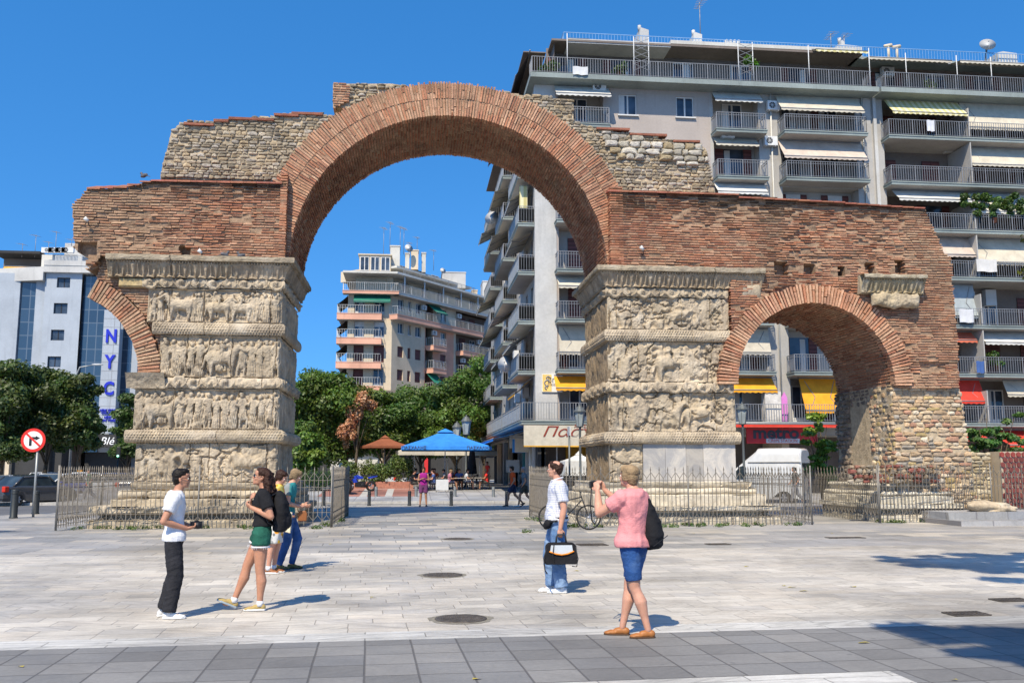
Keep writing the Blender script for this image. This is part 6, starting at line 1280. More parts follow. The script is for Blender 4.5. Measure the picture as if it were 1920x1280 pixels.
bollard(25, 971, .95, .12, M_boll, 'thick dark bollard left of the no turn sign post'); bollard(66, 963, .85, .12, M_boll, 'thick dark bollard with torn sticker just behind the sign post')
m = MB(); x, y = G(66, 963)
# no right turn sign
x, y = G(62, 969); t = empty('road_sign', (x, y, 0), 'round red no right turn sign on a grey pole at left', 'road sign'); cxs, czs = P(63.5, 825, y); rr = 20.5/1760*y*1.02; m = MB(); m.tube([(0, 0, 0), (0, 0, czs-rr*.6)], .04, 8); m.tube([(0, .02, czs-rr*.8), (0, .02, czs+rr*.5)], .04, 8); m.build('pole', plain('galvanised_pole', (.30, .31, .30), .5, .5), t)
dx = cxs-x
def disc(mb, r, yy, n=40, col=(1, 1, 1), m=0, cx=0.0, cz=0.0, th=.012): mb.prism([(cx+r*math.cos(k*2*math.pi/n), cz+r*math.sin(k*2*math.pi/n)) for k in range(n)], yy, yy+th, col=col, m=m)
sgn_red = plain('sign_paint_red', (.62, .03, .02), .35); sgn_w = plain('sign_paint_white', (.74, .74, .72), .35); sgn_b = plain('sign_paint_black', (.02, .02, .02), .35)
m = MB(); disc(m, rr, -.06, cx=dx, cz=czs, th=.02); sb = m.build('sign_disc', sgn_red, t); sb.rotation_euler = (0, 0, 0); m = MB(); disc(m, rr*.76, -.066, cx=dx, cz=czs, th=.005); m.build('white_field', sgn_w, sb)
m = MB(); m.box(dx-rr*.32, dx-rr*.1, -.071, -.067, czs-rr*.48, czs+rr*.28); m.box(dx-rr*.1, dx+rr*.22, -.071, -.067, czs+rr*.08, czs+rr*.28); m.prism([(dx+rr*.2, czs-rr*.02), (dx+rr*.2, czs+rr*.38), (dx+rr*.56, czs+rr*.18)], -.071, -.067); m.build('arrow', sgn_b, sb)
m = MB(); m.prism([(dx-rr*.62, czs+rr*.5), (dx-rr*.5, czs+rr*.6), (dx+rr*.62, czs-rr*.42), (dx+rr*.5, czs-rr*.54)], -.077, -.072); m.build('bar', sgn_red, sb)
# lanterns on tall posts
M_lamp = plain('lamp_iron', (.13, .14, .135), .5, .4); M_lglass = glassy('lamp_glass', (.16, .18, .18), .3)
def lamp(px, pytop, Y, label, z0=0.0, hs=1.0):
    x, top = P(px, pytop, Y); t = empty('street_lamp', (x, Y, z0), label, 'street lamp', 'old style street lanterns'); h = top-z0; m = MB()
    m.lathe([(.16, 0), (.16, .08), (.11, .15), (.1, .9), (.12, .95), (.06, 1.05), (.05, h-1.1*hs), (.07, h-1.05*hs), (.045, h-.98*hs), (.10, h-.9*hs)], 0, 0, 14); m.build('post', M_lamp, t)
    m = MB(); m.lathe([(.13*hs, h-.88*hs), (.21*hs, h-.32*hs)], 0, 0, 6, smooth=False); m.build('lantern_glass', M_lglass, t)
    m = MB(); m.lathe([(.25*hs, h-.33*hs), (.25*hs, h-.29*hs), (.13*hs, h-.15*hs), (.12*hs, h-.11*hs), (.04*hs, h-.08*hs), (.03*hs, h-.03), (.004, h)], 0, 0, 12, smooth=False); m.lathe([(.14*hs, h-.92*hs), (.15*hs, h-.88*hs)], 0, 0, 12)
    for k in range(6): a = k*math.pi/3; m.tube([(.13*hs*math.cos(a), .13*hs*math.sin(a), h-.88*hs), (.215*hs*math.cos(a), .215*hs*math.sin(a), h-.32*hs)], .012, 4)
    m.build('lantern_frame', M_lamp, t)
lamp(874.5, 777, 64, 'street lamp, the nearer and taller of the two under the trees', gz(64), 1.5); lamp(857, 789, 70, 'street lamp, the smaller left one of the two under the trees', gz(70), 1.5)
lamp(1087, 757, 42.5, 'street lamp in front of the corner shop, left of the right pillar', 0, 1.15); lamp(1391, 753, 42.5, 'street lamp between the right pillar and the red shop sign', 0, 1.15)
x, y = P(1068, 900, 41.5)[0], 41.5; m = MB(); m.tube([(0, 0, 0), (0, 0, P(1068, 810, 41.5)[1])], .045, 8); t = empty('sign_pole', (x, y, 0), 'thin grey pole beside the lamp left of the right pillar', 'pole'); m.build('pole', M_lamp, t); m = MB(); m.box(-.03, .03, -.3, .3, 3.1, 3.5); m.build('plate', M_railw, t)
x, z = P(185, 684, 76); t = empty('road_light', (x-1.7, 76, 0), 'modern road light reaching over the trees at left', 'street lamp'); m = MB(); m.tube([(0, 0, 0), (0, 0, z-1), (.3, 0, z-.2), (1.3, 0, z)], [.1, .08, .06, .04], 8); m.build('pole', plain('galvanised_pole', (.3, .3, .3), .5), t); m = MB(); m.ell((1.6, 0, z+.02), (.45, .14, .08)); m.build('lamp_head', M_railw, t)
# traffic light
x = P(222, 850, 72)[0]; t = empty('traffic_light', (x, 72, 0), 'traffic light showing green near the dark cafe front', 'traffic light'); z_ = P(222, 840, 72)[1]; m = MB(); m.tube([(0, 0, 0), (0, 0, z_)], .06, 8); m.build('pole', M_boll, t); m = MB(); m.box(-.13, .13, -.1, .1, z_-.7, z_+.1); hb = m.build('signal_head', M_boll, t, bevel=.03)
ge = NT('green_signal'); ge.b.inputs['Emission Color'].default_value = (.05, 1, .5, 1); ge.b.inputs['Emission Strength'].default_value = 1.5; m = MB(); disc(m, .08, -.115, 16, cz=z_-.56); m.build('green_lens', ge.mat, hb)

# ================================================================ VEHICLES
M_tyre = plain('tyre', (.018, .018, .018), .85); M_rim = plain('alloy_rim', (.45, .45, .46), .35, .6); M_carglass = glassy('car_glass', (.02, .028, .032), .04)
def paint(name, c, rough=.25): n = NT(name); n.b.inputs['Coat Weight'].default_value = .6; n.b.inputs['Coat Roughness'].default_value = .06; return n.out(n.mix(1, c, n.ramp(n.noise(2, 3), (.3, .9), (.7, 1.05)), 'MULTIPLY'), rough, 0, .5)
P_dark = paint('paint_dark_grey', (.045, .043, .042)); P_blue = paint('paint_blue', (.02, .05, .42)); P_black = paint('paint_black', (.015, .015, .018)); P_white = paint('paint_white', (.52, .52, .50)); P_silver = paint('paint_silver', (.42, .44, .46)); P_navy = paint('paint_navy', (.03, .06, .14))
M_red = plain('tail_light_red', (.55, .03, .01), .3); M_amber = plain('amber_lens', (.8, .25, .03), .3); M_clear = plain('headlight_clear', (.65, .68, .7), .15)
def wheel_at(t, x, y, r=.3, w_=.19):
    w0 = MB(); n = 24; prof = [(r*.62, -w_/2), (r*.93, -w_/2), (r, -w_*.35), (r, w_*.35), (r*.93, w_/2), (r*.62, w_/2)]; vs = []
    for k in range(n):
        a = 2*math.pi*k/n
        for q, yy in prof: vs.append((q*math.cos(a), yy, q*math.sin(a)))
    L = len(prof); w0.add(vs, [(k*L+i, k*L+(i+1) % L, ((k+1) % n)*L+(i+1) % L, ((k+1) % n)*L+i) for k in range(n) for i in range(L)], smooth=True)
    o = w0.build('wheel', M_tyre, t, (x, y, r)); m = MB(); sd = 1 if y > 0 else -1
    disc(m, r*.62, -.02, 20, col=(.15, .15, .15))
    for k in range(6): a = k*math.pi/3; m.prism([(math.cos(a+d)*q, math.sin(a+d)*q) for q, d in ((r*.1, -.5), (r*.6, -.16), (r*.6, .16), (r*.1, .5))], sd*w_*.3, sd*w_*.42)
    m.build('rim', M_rim, o); return o
def car(name, loc, heading, mat, label, L=4.35, W=1.7, H=1.4, kind='sedan', roof=None, taxi=False, group='cars on the street'):
    """body lofted across stations along its length; +x is the front"""
    t = empty(name, loc, label, 'car', group, heading); hx = L/2
    # side profile: (x, z_low, z_belt, half width)
    if kind == 'sedan': top = [(-hx, .62), (-hx+.1, .92), (-hx+.75, .97), (hx-1.25, .95), (hx-.45, .86), (hx-.08, .72), (hx, .55)]; cab = [(-hx+.55, .95), (-hx+1.15, H-.04), (-.15, H), (.35, H-.03), (hx-1.15, .95)]
    else: top = [(-hx, .62), (-hx+.05, .98), (-hx+.3, 1.0), (hx-1.1, .98), (hx-.4, .88), (hx-.06, .74), (hx, .55)]; cab = [(-hx+.12, 1.0), (-hx+.5, H-.05), (-.2, H), (.35, H-.05), (hx-1.0, .98)]
    def prof(pts, x):
        for (xa, za), (xb, zb_) in zip(pts[:-1], pts[1:]):
            if xa <= x <= xb: return za+(zb_-za)*(x-xa)/(xb-xa)
        return pts[-1][1] if x > pts[-1][0] else pts[0][1]
    xs = sorted({-hx, hx, *[p[0] for p in top], *np.linspace(-hx, hx, 40).round(3)}); m = MB(); rows = []; wr_ = [(-hx+.78, .34), (hx-.85, .34)]
    for x in xs:
        e = min(1, (hx-abs(x))/.35); hw = W/2*(.86+.14*math.sqrt(max(0, 1-(1-e)**2))); zt_ = prof(top, x); zl = .2
        for wx, wr in wr_:
            if abs(x-wx) < wr: zl = max(zl, .2+math.sqrt(max(0, wr*wr-(x-wx)**2))*1.0)
        rows.append([(x, -hw*.96, zl), (x, -hw, max(zl+.02, .45)), (x, -hw*.985, max(zl+.04, zt_-.18)), (x, -hw*.93, zt_-.04), (x, -hw*.8, zt_), (x, 0, zt_+.03), (x, hw*.8, zt_), (x, hw*.93, zt_-.04), (x, hw*.985, max(zl+.04, zt_-.18)), (x, hw, max(zl+.02, .45)), (x, hw*.96, zl)])
    A = np.array(rows); m.grid(A, smooth=True); m.add([tuple(p) for p in rows[0]], [tuple(range(11))]); m.add([tuple(p) for p in rows[-1]], [tuple(range(10, -1, -1))])
    b = m.build('body', mat, t); m = MB(); rw = W/2*.74; bw = W/2*.9
    cb = [(x, z) for x, z in cab]; gl_ = MB()
    for (xa, za), (xb, zb_) in zip(cb[:-1], cb[1:]):
        wa = bw+(rw-bw)*min(1, (za-.95)/(H-1.0)); wb_ = bw+(rw-bw)*min(1, (zb_-.95)/(H-1.0)); q = (gl_ if max(za, zb_)-min(za, zb_) > .2 else m)
        (q).add([(xa, -wa, za), (xb, -wb_, zb_), (xb, wb_, zb_), (xa, wa, za)], [(0, 1, 2, 3)])
    for sg in (-1, 1):
        low = [(x, sg*(bw+.005), .93) for x, z in cb]; up = [(x, sg*(bw+(rw-bw)*min(1, (z-.95)/(H-1.0))), z) for x, z in cb]; 
        gl_.add(low+up, [tuple([i, i+1, len(cb)+i+1, len(cb)+i]) for i in range(len(cb)-1)])
        for q in (1, 2, 3): # pillars
            if q != 2: continue
            x = (cb[1][0]+cb[3][0])/2; m.add([(x-.05, sg*(bw+.012), .95), (x+.05, sg*(bw+.012), .95), (x+.04, sg*(rw+.012), H-.02), (x-.04, sg*(rw+.012), H-.02)], [(0, 1, 2, 3)])
        for (xa, za), (xb, zb_) in ((cb[0], cb[1]), (cb[3], cb[4])): m.tube([(xa, sg*bw, za), (xb, sg*rw, zb_)], .045, 6)
        m.tube([(cb[1][0], sg*(rw+.01), cb[1][1]-.03), (cb[2][0], sg*(rw+.01), cb[2][1]-.03), (cb[3][0], sg*(rw+.01), cb[3][1]-.02)], .04, 6)
    rf = m.build('roof', roof or mat, t); gl_.build('windows', M_carglass, t)
    for x in (-hx+.78, hx-.85):
        for y in (-W/2+.11, W/2-.11): wheel_at(t, x, y)
    for sg in (-1, 1):
        m = MB(); m.box(-hx-.02, -hx+.22, sg*(W/2-.1)-.11, sg*(W/2-.1)+.11, .66, .93, j=.0); m.build('tail_light', M_red, t, bevel=.03)
        m = MB(); m.box(hx-.28, hx+.0, sg*(W/2-.25)-.17, sg*(W/2-.25)+.17, .62, .76); m.build('headlight', M_clear, t, bevel=.03)
        m = MB(); m.box(hx-1.35, hx-1.2, sg*(W/2+.0), sg*(W/2+.16), .95, 1.07); m.build('wing_mirror', mat, t, bevel=.02)
    m = MB(); m.box(-hx-.07, -hx+.3, -W/2+.02, W/2-.02, .32, .56); m.build('rear_bumper', mat, t, bevel=.05); m = MB(); m.box(hx-.3, hx+.06, -W/2+.03, W/2-.03, .3, .52); m.build('front_bumper', mat, t, bevel=.05)
    m = MB(); m.box(-hx-.085, -hx-.02, -.26, .26, .62, .74); m.build('number_plate', sgn_w, t)
    if taxi: m = MB(); m.box(-.12, .12, -.3, .3, H+.01, H+.13); m.build('taxi_sign', A_yel, t, bevel=.02)
    return t
gz_l = lambda y: -.12
x, y = G(10, 948, -.12); car('parked_car', (x+.5, y+1.6, -.12), R(62), P_dark, 'dark grey sedan with amber tail lights left of the no turn sign', H=1.42)
def carp(px, py, Y, hd, mat, label, **kw): x = P(px, 880, Y)[0]; return car('car', (x, Y, -.12), R(hd), mat, label, **kw)
carp(102, 880, 55, -100, P_blue, 'bright blue car with white roof facing the camera behind the sign', roof=P_white, kind='hatch', H=1.5); carp(45, 880, 59, -60, P_black, 'black car behind the dark grey sedan', H=1.42, kind='hatch'); carp(-4, 880, 57, -75, P_silver, 'silver car cut by the left edge of the photo')
carp(150, 880, 60, 200, P_white, 'white taxi with yellow roof sign above the left railing', taxi=True, H=1.55); carp(203, 880, 63, 180, P_navy, 'dark blue car in the row above the left railing', H=1.5, kind='hatch'); carp(245, 880, 64, 185, P_black, 'black car half hidden behind the left pillar base', H=1.45); carp(80, 870, 72, 170, P_silver, 'silver car in the far lane behind the blue one', H=1.5)
carp(600, 880, 68, 180, P_navy, 'dark car parked beyond the hedge right of the left pillar'); carp(790, 880, 90, 180, P_white, 'white car parked beyond the rose bushes under the trees'); carp(700, 880, 92, 180, P_silver, 'silver car parked beyond the rose bushes near the red kiosk')
# white van
vx0, vt = P(1531, 840, 46); t = empty('white_van', (vx0-2.5, 47.2, -.12), 'white high roofed van parked behind the right railing', 'van'); vt += .12
def vprof(x): # height along the van, front at -x
    if x < -1.9: return 1.25+(x+2.9)*.25
    if x < .1: return 1.5+(x+1.9)*(vt-1.55)/2.0
    return vt-.03*(x > 2.6)
m = MB(); rows = []
for x in [-2.9, -2.85, -2.6, -2.36, -2.3, -2.0, -1.9, -1.7, -1.4, -1.3, -1, -.5, 0, .1, .5, 1, 1.5, 2, 2.4, 2.7, 2.85, 2.9]:
    h = vprof(x)-(.1 if abs(x) > 2.88 else 0); e = min(1, (2.95-abs(x))/.3); hw = .97*(.88+.12*math.sqrt(max(0, 1-(1-e)**2))); zl = .3
    for wx in (-1.95, 1.75):
        if abs(x-wx) < .42: zl = .3+math.sqrt(.42**2-(x-wx)**2)
    rf_ = max(0, h-1.9); rows.append([(x, -hw, zl), (x, -hw, min(max(1.15, zl), h-.1)), (x, -hw+.04*rf_, max(h-.32, .9)), (x, -hw+.16, h-.06), (x, -hw+.4, h), (x, 0, h+.02), (x, hw-.4, h), (x, hw-.16, h-.06), (x, hw-.04*rf_, max(h-.32, .9)), (x, hw, min(max(1.15, zl), h-.1)), (x, hw, zl)])
m.grid(np.array(rows), smooth=True); m.add([tuple(p) for p in rows[-1]], [tuple(range(10, -1, -1))]); m.add([tuple(p) for p in rows[0]], [tuple(range(11))]); m.build('body', P_white, t)
m = MB(); m.box(-.5, 2.9, -.985, -.96, 2.06, 2.1); m.box(-2.3, 2.9, -.99, -.965, 1.02, 1.06); m.build('body_trim', M_fencep, t)
m = MB(); m.prism([(-1.75, 1.25), (-.7, 1.25), (-.7, 1.95), (-1.05, 1.85)], -1.0, -.97); m.build('side_window', M_carglass, t)
for y0_, y1_ in ((-.78, -.06), (.06, .78)): m = MB(); m.box(2.9, 2.93, y0_, y1_, 1.3, 2.05); m.build('rear_window', M_carglass, t)
for y_ in (-.85, .85): m = MB(); m.box(2.88, 2.94, y_-.07, y_+.07, .9, 1.25); m.build('tail_light', M_red, t)
for x in (-1.95, 1.75):
    for y_ in (-.86, .86): wheel_at(t, x, y_, .34, .22)
t.rotation_euler = (0, 0, R(-36)); t.scale = (.78, 1, 1)
# motorcycle by the cafe
def tubes(name, segs, r, mat, t, n=6): m = MB(); [m.tube(s_, r, n) for s_ in segs]; return m.build(name, mat, t)
def bike_wheel(t, x, R_, w_, spokes, mat, z=None):
    m = MB(); n = 32; vs = []; 
    for k in range(n):
        a = 2*math.pi*k/n
        for j in range(6): b = 2*math.pi*j/6; q = R_-w_+w_*math.cos(b); vs.append((q*math.cos(a), w_*.9*math.sin(b), q*math.sin(a)))
    m.add(vs, [(k*6+j, k*6+(j+1) % 6, ((k+1) % n)*6+(j+1) % 6, ((k+1) % n)*6+j) for k in range(n) for j in range(6)], smooth=True); o = m.build('wheel', M_tyre, t, (x, 0, z or R_)); m = MB()
    m.tube([(0, -.05, 0), (0, .05, 0)], .03)
    for k in range(spokes): a = 2*math.pi*k/spokes; m.tube([(0, .03*(-1)**k, 0), ((R_-w_)*math.cos(a+.2*(-1)**k), 0, (R_-w_)*math.sin(a+.2*(-1)**k))], .0025 if spokes > 12 else .012, 3, smooth=False)
    m.build('spokes', M_rim, o); return o
def moto(loc, rz, mat, label, name='motorcycle'):
    t = empty(name, loc, label, 'motorcycle', None, rz); bike_wheel(t, -.65, .32, .07, 8, M_tyre); bike_wheel(t, .7, .32, .06, 8, M_tyre)
    m = MB(); m.prism([(-.18, .78), (.1, .72), (.38, .74), (.42, .9), (.2, .98), (-.1, .88)], -.12, .12); m.prism([(.2, .55), (.45, .5), (.48, .78), (.3, .74)], -.16, .16); m.prism([(.45, .66), (.95, .6), (.98, .66), (.6, .76)], -.06, .06); m.prism([(-.5, .74), (-1.0, .86), (-1.05, .95), (-.4, .88)], -.07, .07); m.build('body', mat, t, bevel=.03); m = MB(); m.box(-.3, .28, -.13, .13, .25, .6, j=.02); m.tube([(-.1, -.2, .38), (-.1, .2, .38)], .12, 10); m.build('engine', M_black, t, bevel=.02); m = MB(); m.prism([(-.15, .88), (-.3, .9), (-.95, .97), (-.98, 1.02), (-.3, .98), (-.08, .95)], -.11, .11); m.build('seat', M_black, t, bevel=.02)
    tubes('frame', [[(.7, .06, .32), (.5, .06, .9), (.42, .1, 1.08)], [(.7, -.06, .32), (.5, -.06, .9), (.42, -.1, 1.08)], [(-.65, 0, .32), (0, 0, .4), (.45, 0, .85)], [(-.65, 0, .32), (-.5, 0, .8)], [(.4, -.36, 1.1), (.42, 0, 1.06), (.4, .36, 1.1)]], .025, M_black, t); tubes('exhaust', [[(0, -.14, .3), (-.5, -.16, .34), (-.95, -.17, .5)]], .045, M_rim, t); return t
x = P(676, 900, 57)[0]; moto((x, 57, gz(57)), R(200), P_blue, 'blue motorcycle beyond the edge-on railing by the flower bed'); x = P(1087, 900, 41)[0]; moto((x, 39.5, 0), R(150), P_black, 'dark scooter half hidden behind the railing near the bicycle', 'scooter')
x = P(660, 900, 55.2)[0]; moto((x-.2, 55.2, gz(55)), R(100), P_black, 'dark motorcycle seen from its end beside the blue motorcycle')
# bicycle leaning on the right railing
bx0, by0 = G(1100, 993); t = empty('bicycle', (bx0-.45, by0+.12, 0), 'dark bicycle leaning on the railing behind the man in the checked shirt', 'bicycle', None, R(-14)); t.rotation_euler = (R(-6), 0, R(-14))
bike_wheel(t, .52, .34, .022, 28, M_tyre); bike_wheel(t, -.52, .34, .022, 28, M_tyre)
tubes('frame', [[(-.52, .03, .34), (-.12, 0, .32)], [(-.52, .03, .34), (-.22, 0, .78)], [(-.12, 0, .32), (-.24, 0, .88)], [(-.12, 0, .32), (.33, 0, .80)], [(-.2, 0, .76), (.32, 0, .88)], [(.52, .03, .34), (.31, 0, .92)]], .017, M_black, t); tubes('handlebar', [[(.31, 0, .92), (.3, 0, 1.0)], [(.28, -.28, 1.02), (.32, 0, 1.0), (.28, .28, 1.02)]], .014, M_black, t)
m = MB(); m.ell((-.26, 0, .92), (.14, .07, .03)); m.build('saddle', M_black, t); tubes('pedals', [[(-.12, -.05, .32), (-.02, -.07, .18)], [(-.12, .05, .32), (-.22, .07, .46)], [(-.06, -.14, .18), (.04, -.08, .18)]], .012, M_black, t); m = MB(); m.tube([(-.12+.09*math.cos(a), -.04, .32+.09*math.sin(a)) for a in [k*math.pi/8 for k in range(17)]], .008, 4); m.build('chainring', M_rim, t)

# ================================================================ CAFE
def parasol(px, Y, apex, eave, wpx, mat, label, name='parasol', vent=True, n=4, val=.28, rot=0.0, textt=None, polemat=M_railw, sag=.0):
    x, za = P(px, apex, Y); ze = P(px, eave, Y)[1]; z0 = gz(Y); w_ = wpx/1760*Y/2; t = empty(name, (x, Y, z0), label, 'parasol', 'cafe parasols', rot); za -= z0; ze -= z0
    m = MB(); cn = [(-w_, -w_), (0, -w_), (w_, -w_), (w_, 0), (w_, w_), (0, w_), (-w_, w_), (-w_, 0)] if n == 4 else [(w_*math.cos(a), w_*math.sin(a)) for a in [k*math.pi/4+.39 for k in range(8)]]
    rings = []; K = 6
    for k in range(K+1):
        f = .14+.86*k/K; rings.append([(cx*f, cy*f, za-.12-(za-.12-ze)*(f**1.0)+.0-.05*math.sin(math.pi*f)+sag*0) for cx, cy in cn])
    rings.append([(cx*1.004, cy*1.004, ze-val) for cx, cy in cn]); vs = [p for r_ in rings for p in r_]; N = 8
    m.add(vs, [(j*N+i, j*N+(i+1) % N, (j+1)*N+(i+1) % N, (j+1)*N+i) for j in range(len(rings)-1) for i in range(N)])
    cp = m.build('canopy', mat, t); m = MB(); v2 = [(cx*.2, cy*.2, za-.16-(za-ze)*.08) for cx, cy in cn]+[(0, 0, za)]
    if vent: m.add(v2, [(i, (i+1) % N, N) for i in range(N)]); m.build('vent_cap', mat, cp)
    m = MB(); m.tube([(0, 0, 0), (0, 0, za-.1)], .035, 8); m.build('pole', polemat, t); m = MB()
    for cx, cy in cn: m.tube([(0, 0, ze-.15), (cx*.5, cy*.5, (za+ze)/2-.13)], .014, 4); m.tube([(0, 0, za-.26), (cx*.97, cy*.97, ze-.07)], .014, 4)
    m.build('ribs', polemat, t); m = MB(); m.box(-.35, .35, -.35, .35, 0, .09); m.build('base', M_fencep, t, bevel=.02); return t
pb = parasol(835, 60, 803, 838, 160, A_blue, 'big bright blue cafe parasol with dark Greek lettering', val=.22)
for sx_ in (-1, 1):
    w_ = 80/1760*60; ze = P(835, 838, 60)[1]-gz(60); text_mesh('ΠΑΣΧΑΛΗΣ', 'canopy_lettering', drk, .27, Matrix.Translation((sx_*w_*.72, -w_*1.006-.015, ze-.1))@Matrix.Rotation(math.pi/2, 4, 'X'), pb, ext=.004)
parasol(722, 66, 815, 836, 74, cloth('parasol_brown', (.26, .09, .045)), 'brown cafe parasol left of the big blue one', n=4, val=.15, rot=.3, polemat=M_fencep)
parasol(778, 66, 828, 845, 66, A_cream, 'cream parasol half hidden at the left behind the blue one', val=.3, rot=.1); parasol(900, 67, 830, 846, 60, A_cream, 'cream parasol at the right behind the blue one', val=.3); parasol(840, 68, 832, 846, 80, A_cream, 'cream parasol in the middle behind the blue one', val=.3)
parasol(1085, 49, 845, 864, 62, A_white, 'white parasol between the lamp post and the right pillar', val=.75); 
x = P(885, 880, 63)[0]; t = empty('closed_parasol', (x, 63, gz(63)), 'closed grey brown parasol right under the blue one', 'parasol'); m = MB(); m.lathe([(.02, 3.0), (.12, 2.8), (.3, 1.3), (.34, .9), (.05, .85)], 0, 0, 14); m.build('canopy', A_dark, t); m = MB(); m.tube([(0, 0, 0), (0, 0, 3.05)], .03); m.build('pole', M_railw, t)
M_wick = plain('dark_wicker', (.045, .035, .03), .7, bump=.01, bsc=50); M_tbl = plain('table_top', (.38, .34, .28), .4)
def cafe_chair(label):
    t = empty('cafe_chair', (0, 0, 0), label, 'chair', 'dark cafe chairs'); m = MB(); m.box(-.22, .22, -.22, .22, .42, .46); m.build('seat', M_wick, t, bevel=.015)
    m = MB(); m.tube([(-.22, -.22, .44), (-.25, -.24, .7), (-.24, -.2, .88), (0, 0, .0)][:3], .014, 5); b = MB()
    for i in range(9): a = -1.2+2.4*i/8; b.tube([(-.2-.0*abs(a)+.05*abs(a), .23*math.sin(a), .46), (-.26+.06*abs(a), .25*math.sin(a), .84)], .007, 4)
    b.tube([(-.26+.06*abs(a), .25*math.sin(a), .84) for a in [-1.2+2.4*i/8 for i in range(9)]], .016, 5); b.tube([(-.19, -.23, .84), (.05, -.25, .66), (.18, -.24, .64), (.18, -.22, .46)], .013, 5); b.tube([(-.19, .23, .84), (.05, .25, .66), (.18, .24, .64), (.18, .22, .46)], .013, 5); b.build('backrest', M_wick, t)
    for sx_ in (-1, 1):
        for sy_ in (-1, 1): l = MB(); l.tube([(sx_*.19, sy_*.19, .44), (sx_*.23, sy_*.22, 0)], .013, 5); l.build('leg', M_wick, t)
    return t
def cafe_table(label):
    t = empty('cafe_table', (0, 0, 0), label, 'table', 'cafe tables'); m = MB(); m.box(-.36, .36, -.36, .36, .71, .74); m.build('table_top', M_tbl, t, bevel=.01); m = MB(); m.tube([(0, 0, 0), (0, 0, .71)], .03); m.box(-.24, .24, -.04, .04, 0, .03); m.box(-.04, .04, -.24, .24, 0, .031); m.build('pedestal', M_black, t); return t
CH0 = cafe_chair('x'); TB0 = cafe_table('x'); used = {'c': 0, 't': 0}
def put_(src, key, x, y, rz, label):
    o = src if used[key] == 0 else copy_tree(src); used[key] += 1; place(o, (x, y, gz(y)), rz, label); return o
tabs = [(758+36, 57.5), (815, 58.6), (862, 58.2), (893, 58.5), (830, 62.5), (872, 63), (795, 62.5)]
seats = []
tl_ = ['at the left end', 'behind the white board', 'right of the board', 'at the right end', 'by the blue pole', 'right in the second row', 'left in the second row']
for i, (px, Y) in enumerate(tabs):
    x = P(px, 900, Y)[0]; put_(TB0, 't', x, Y, 0, 'square cafe table '+tl_[i])
    for j, (dx, dy, a) in enumerate(((-.62, 0, 0), (.62, .05, math.pi), (0, .62, -math.pi/2))):
        if i > 3 and j == 2: continue
        put_(CH0, 'c', x+dx, Y+dy, a, 'dark chair, %s side of the cafe table %s' % (['left', 'right', 'far'][j], tl_[i])); seats.append((x+dx, Y+dy, a, i, j))
x = P(829, 918, 56.3)[0]; t = empty('menu_board', (x, 56.3, gz(56.3)), 'white blank board standing in front of the cafe tables', 'board'); m = MB(); m.box(-.37, .37, -.02, .02, .12, .75); m.build('panel', M_railw, t); m = MB(); [m.tube([(s_*.35, 0, 0), (s_*.35, 0, .75)], .02, 5) for s_ in (-1, 1)]; m.build('legs', M_fencep, t)
def bush(px0, px1, Y, top, n, label, col, name='rose_bush', flat=False):
    xa, zt_ = P(px0, top, Y); xb = P(px1, top, Y)[0]; z0 = gz(Y); t = empty(name, ((xa+xb)/2, Y, z0), label, 'bush'); rg = random.Random(px0); w_ = (xb-xa)/2; h = zt_-z0
    cl = [(rg.uniform(-w_, w_), rg.uniform(-.5, .5), h*rg.uniform(.25, .8), .34, .34, h*.22) for _ in range(int(8+w_*10))] if not flat else [(-w_+2*w_*i/14, dy, h*.55, .4, .35, h*.45) for i in range(15) for dy in (-.3, .3)]
    o = crown_mesh('foliage', cl, n, .07 if not flat else .045, col); o.parent = t; m = MB(); [m.tube([(rg.uniform(-.2, .2), 0, 0), (c[0], c[1], c[2])], .012, 4) for c in cl[:10]]; m.build('stems', M_bark, t)
bush(645, 705, 61, 857, 3500, 'left loose rose bush on the grass bed by the motorcycle', (.10, .14, .03)); bush(698, 738, 60, 862, 2500, 'middle rose bush in front of the brown parasol pole', (.09, .14, .03)); bush(738, 772, 60.5, 848, 2500, 'right rose bush reaching up beside the brown parasol', (.08, .13, .03)); bush(562, 642, 58, 880, 6000, 'trimmed low hedge seen through the railing right of the left pillar', (.045, .10, .02), 'hedge', True)
m = MB(); xa = P(640, 900, 59.8)[0]; xb = P(775, 900, 59.8)[0]; m.box(xa, xb, 59.7, 59.95, gz(59), gz(60)+.42); o = m.build('planter_wall', plain('planter_brick', (.36, .15, .10), .85, var=.3, nsc=6)); tag(o, 'low red brick edging wall of the flower bed', 'low wall')
m = MB(); m.box(xa, xb, 59.95, 63, gz(59), gz(60)+.38); tag(m.build('lawn', plain('grass', (.13, .16, .035), .95, var=.4, nsc=4, bump=.03, bsc=30)), kind='structure')
x = P(664, 860, 90)[0]; t = empty('kiosk', (x, 90, 0), 'red and white kiosk in the shade under the dead tree', 'kiosk'); m = MB(); m.box(-2.2, 2.2, 0, 3, 0, 2.9); m.build('walls', W_offw, t); m = MB(); m.box(-2.4, 2.4, -.3, 3, 2.9, 3.4); m.build('roof', W_dark, t); m = MB(); m.box(-1.9, .4, -.34, -.31, 2.95, 3.25); m.build('red_sign', sred, t); m = MB(); m.box(-1.4, .2, -.03, -.005, 1.2, 2.2); m.build('window', M_cg, t)
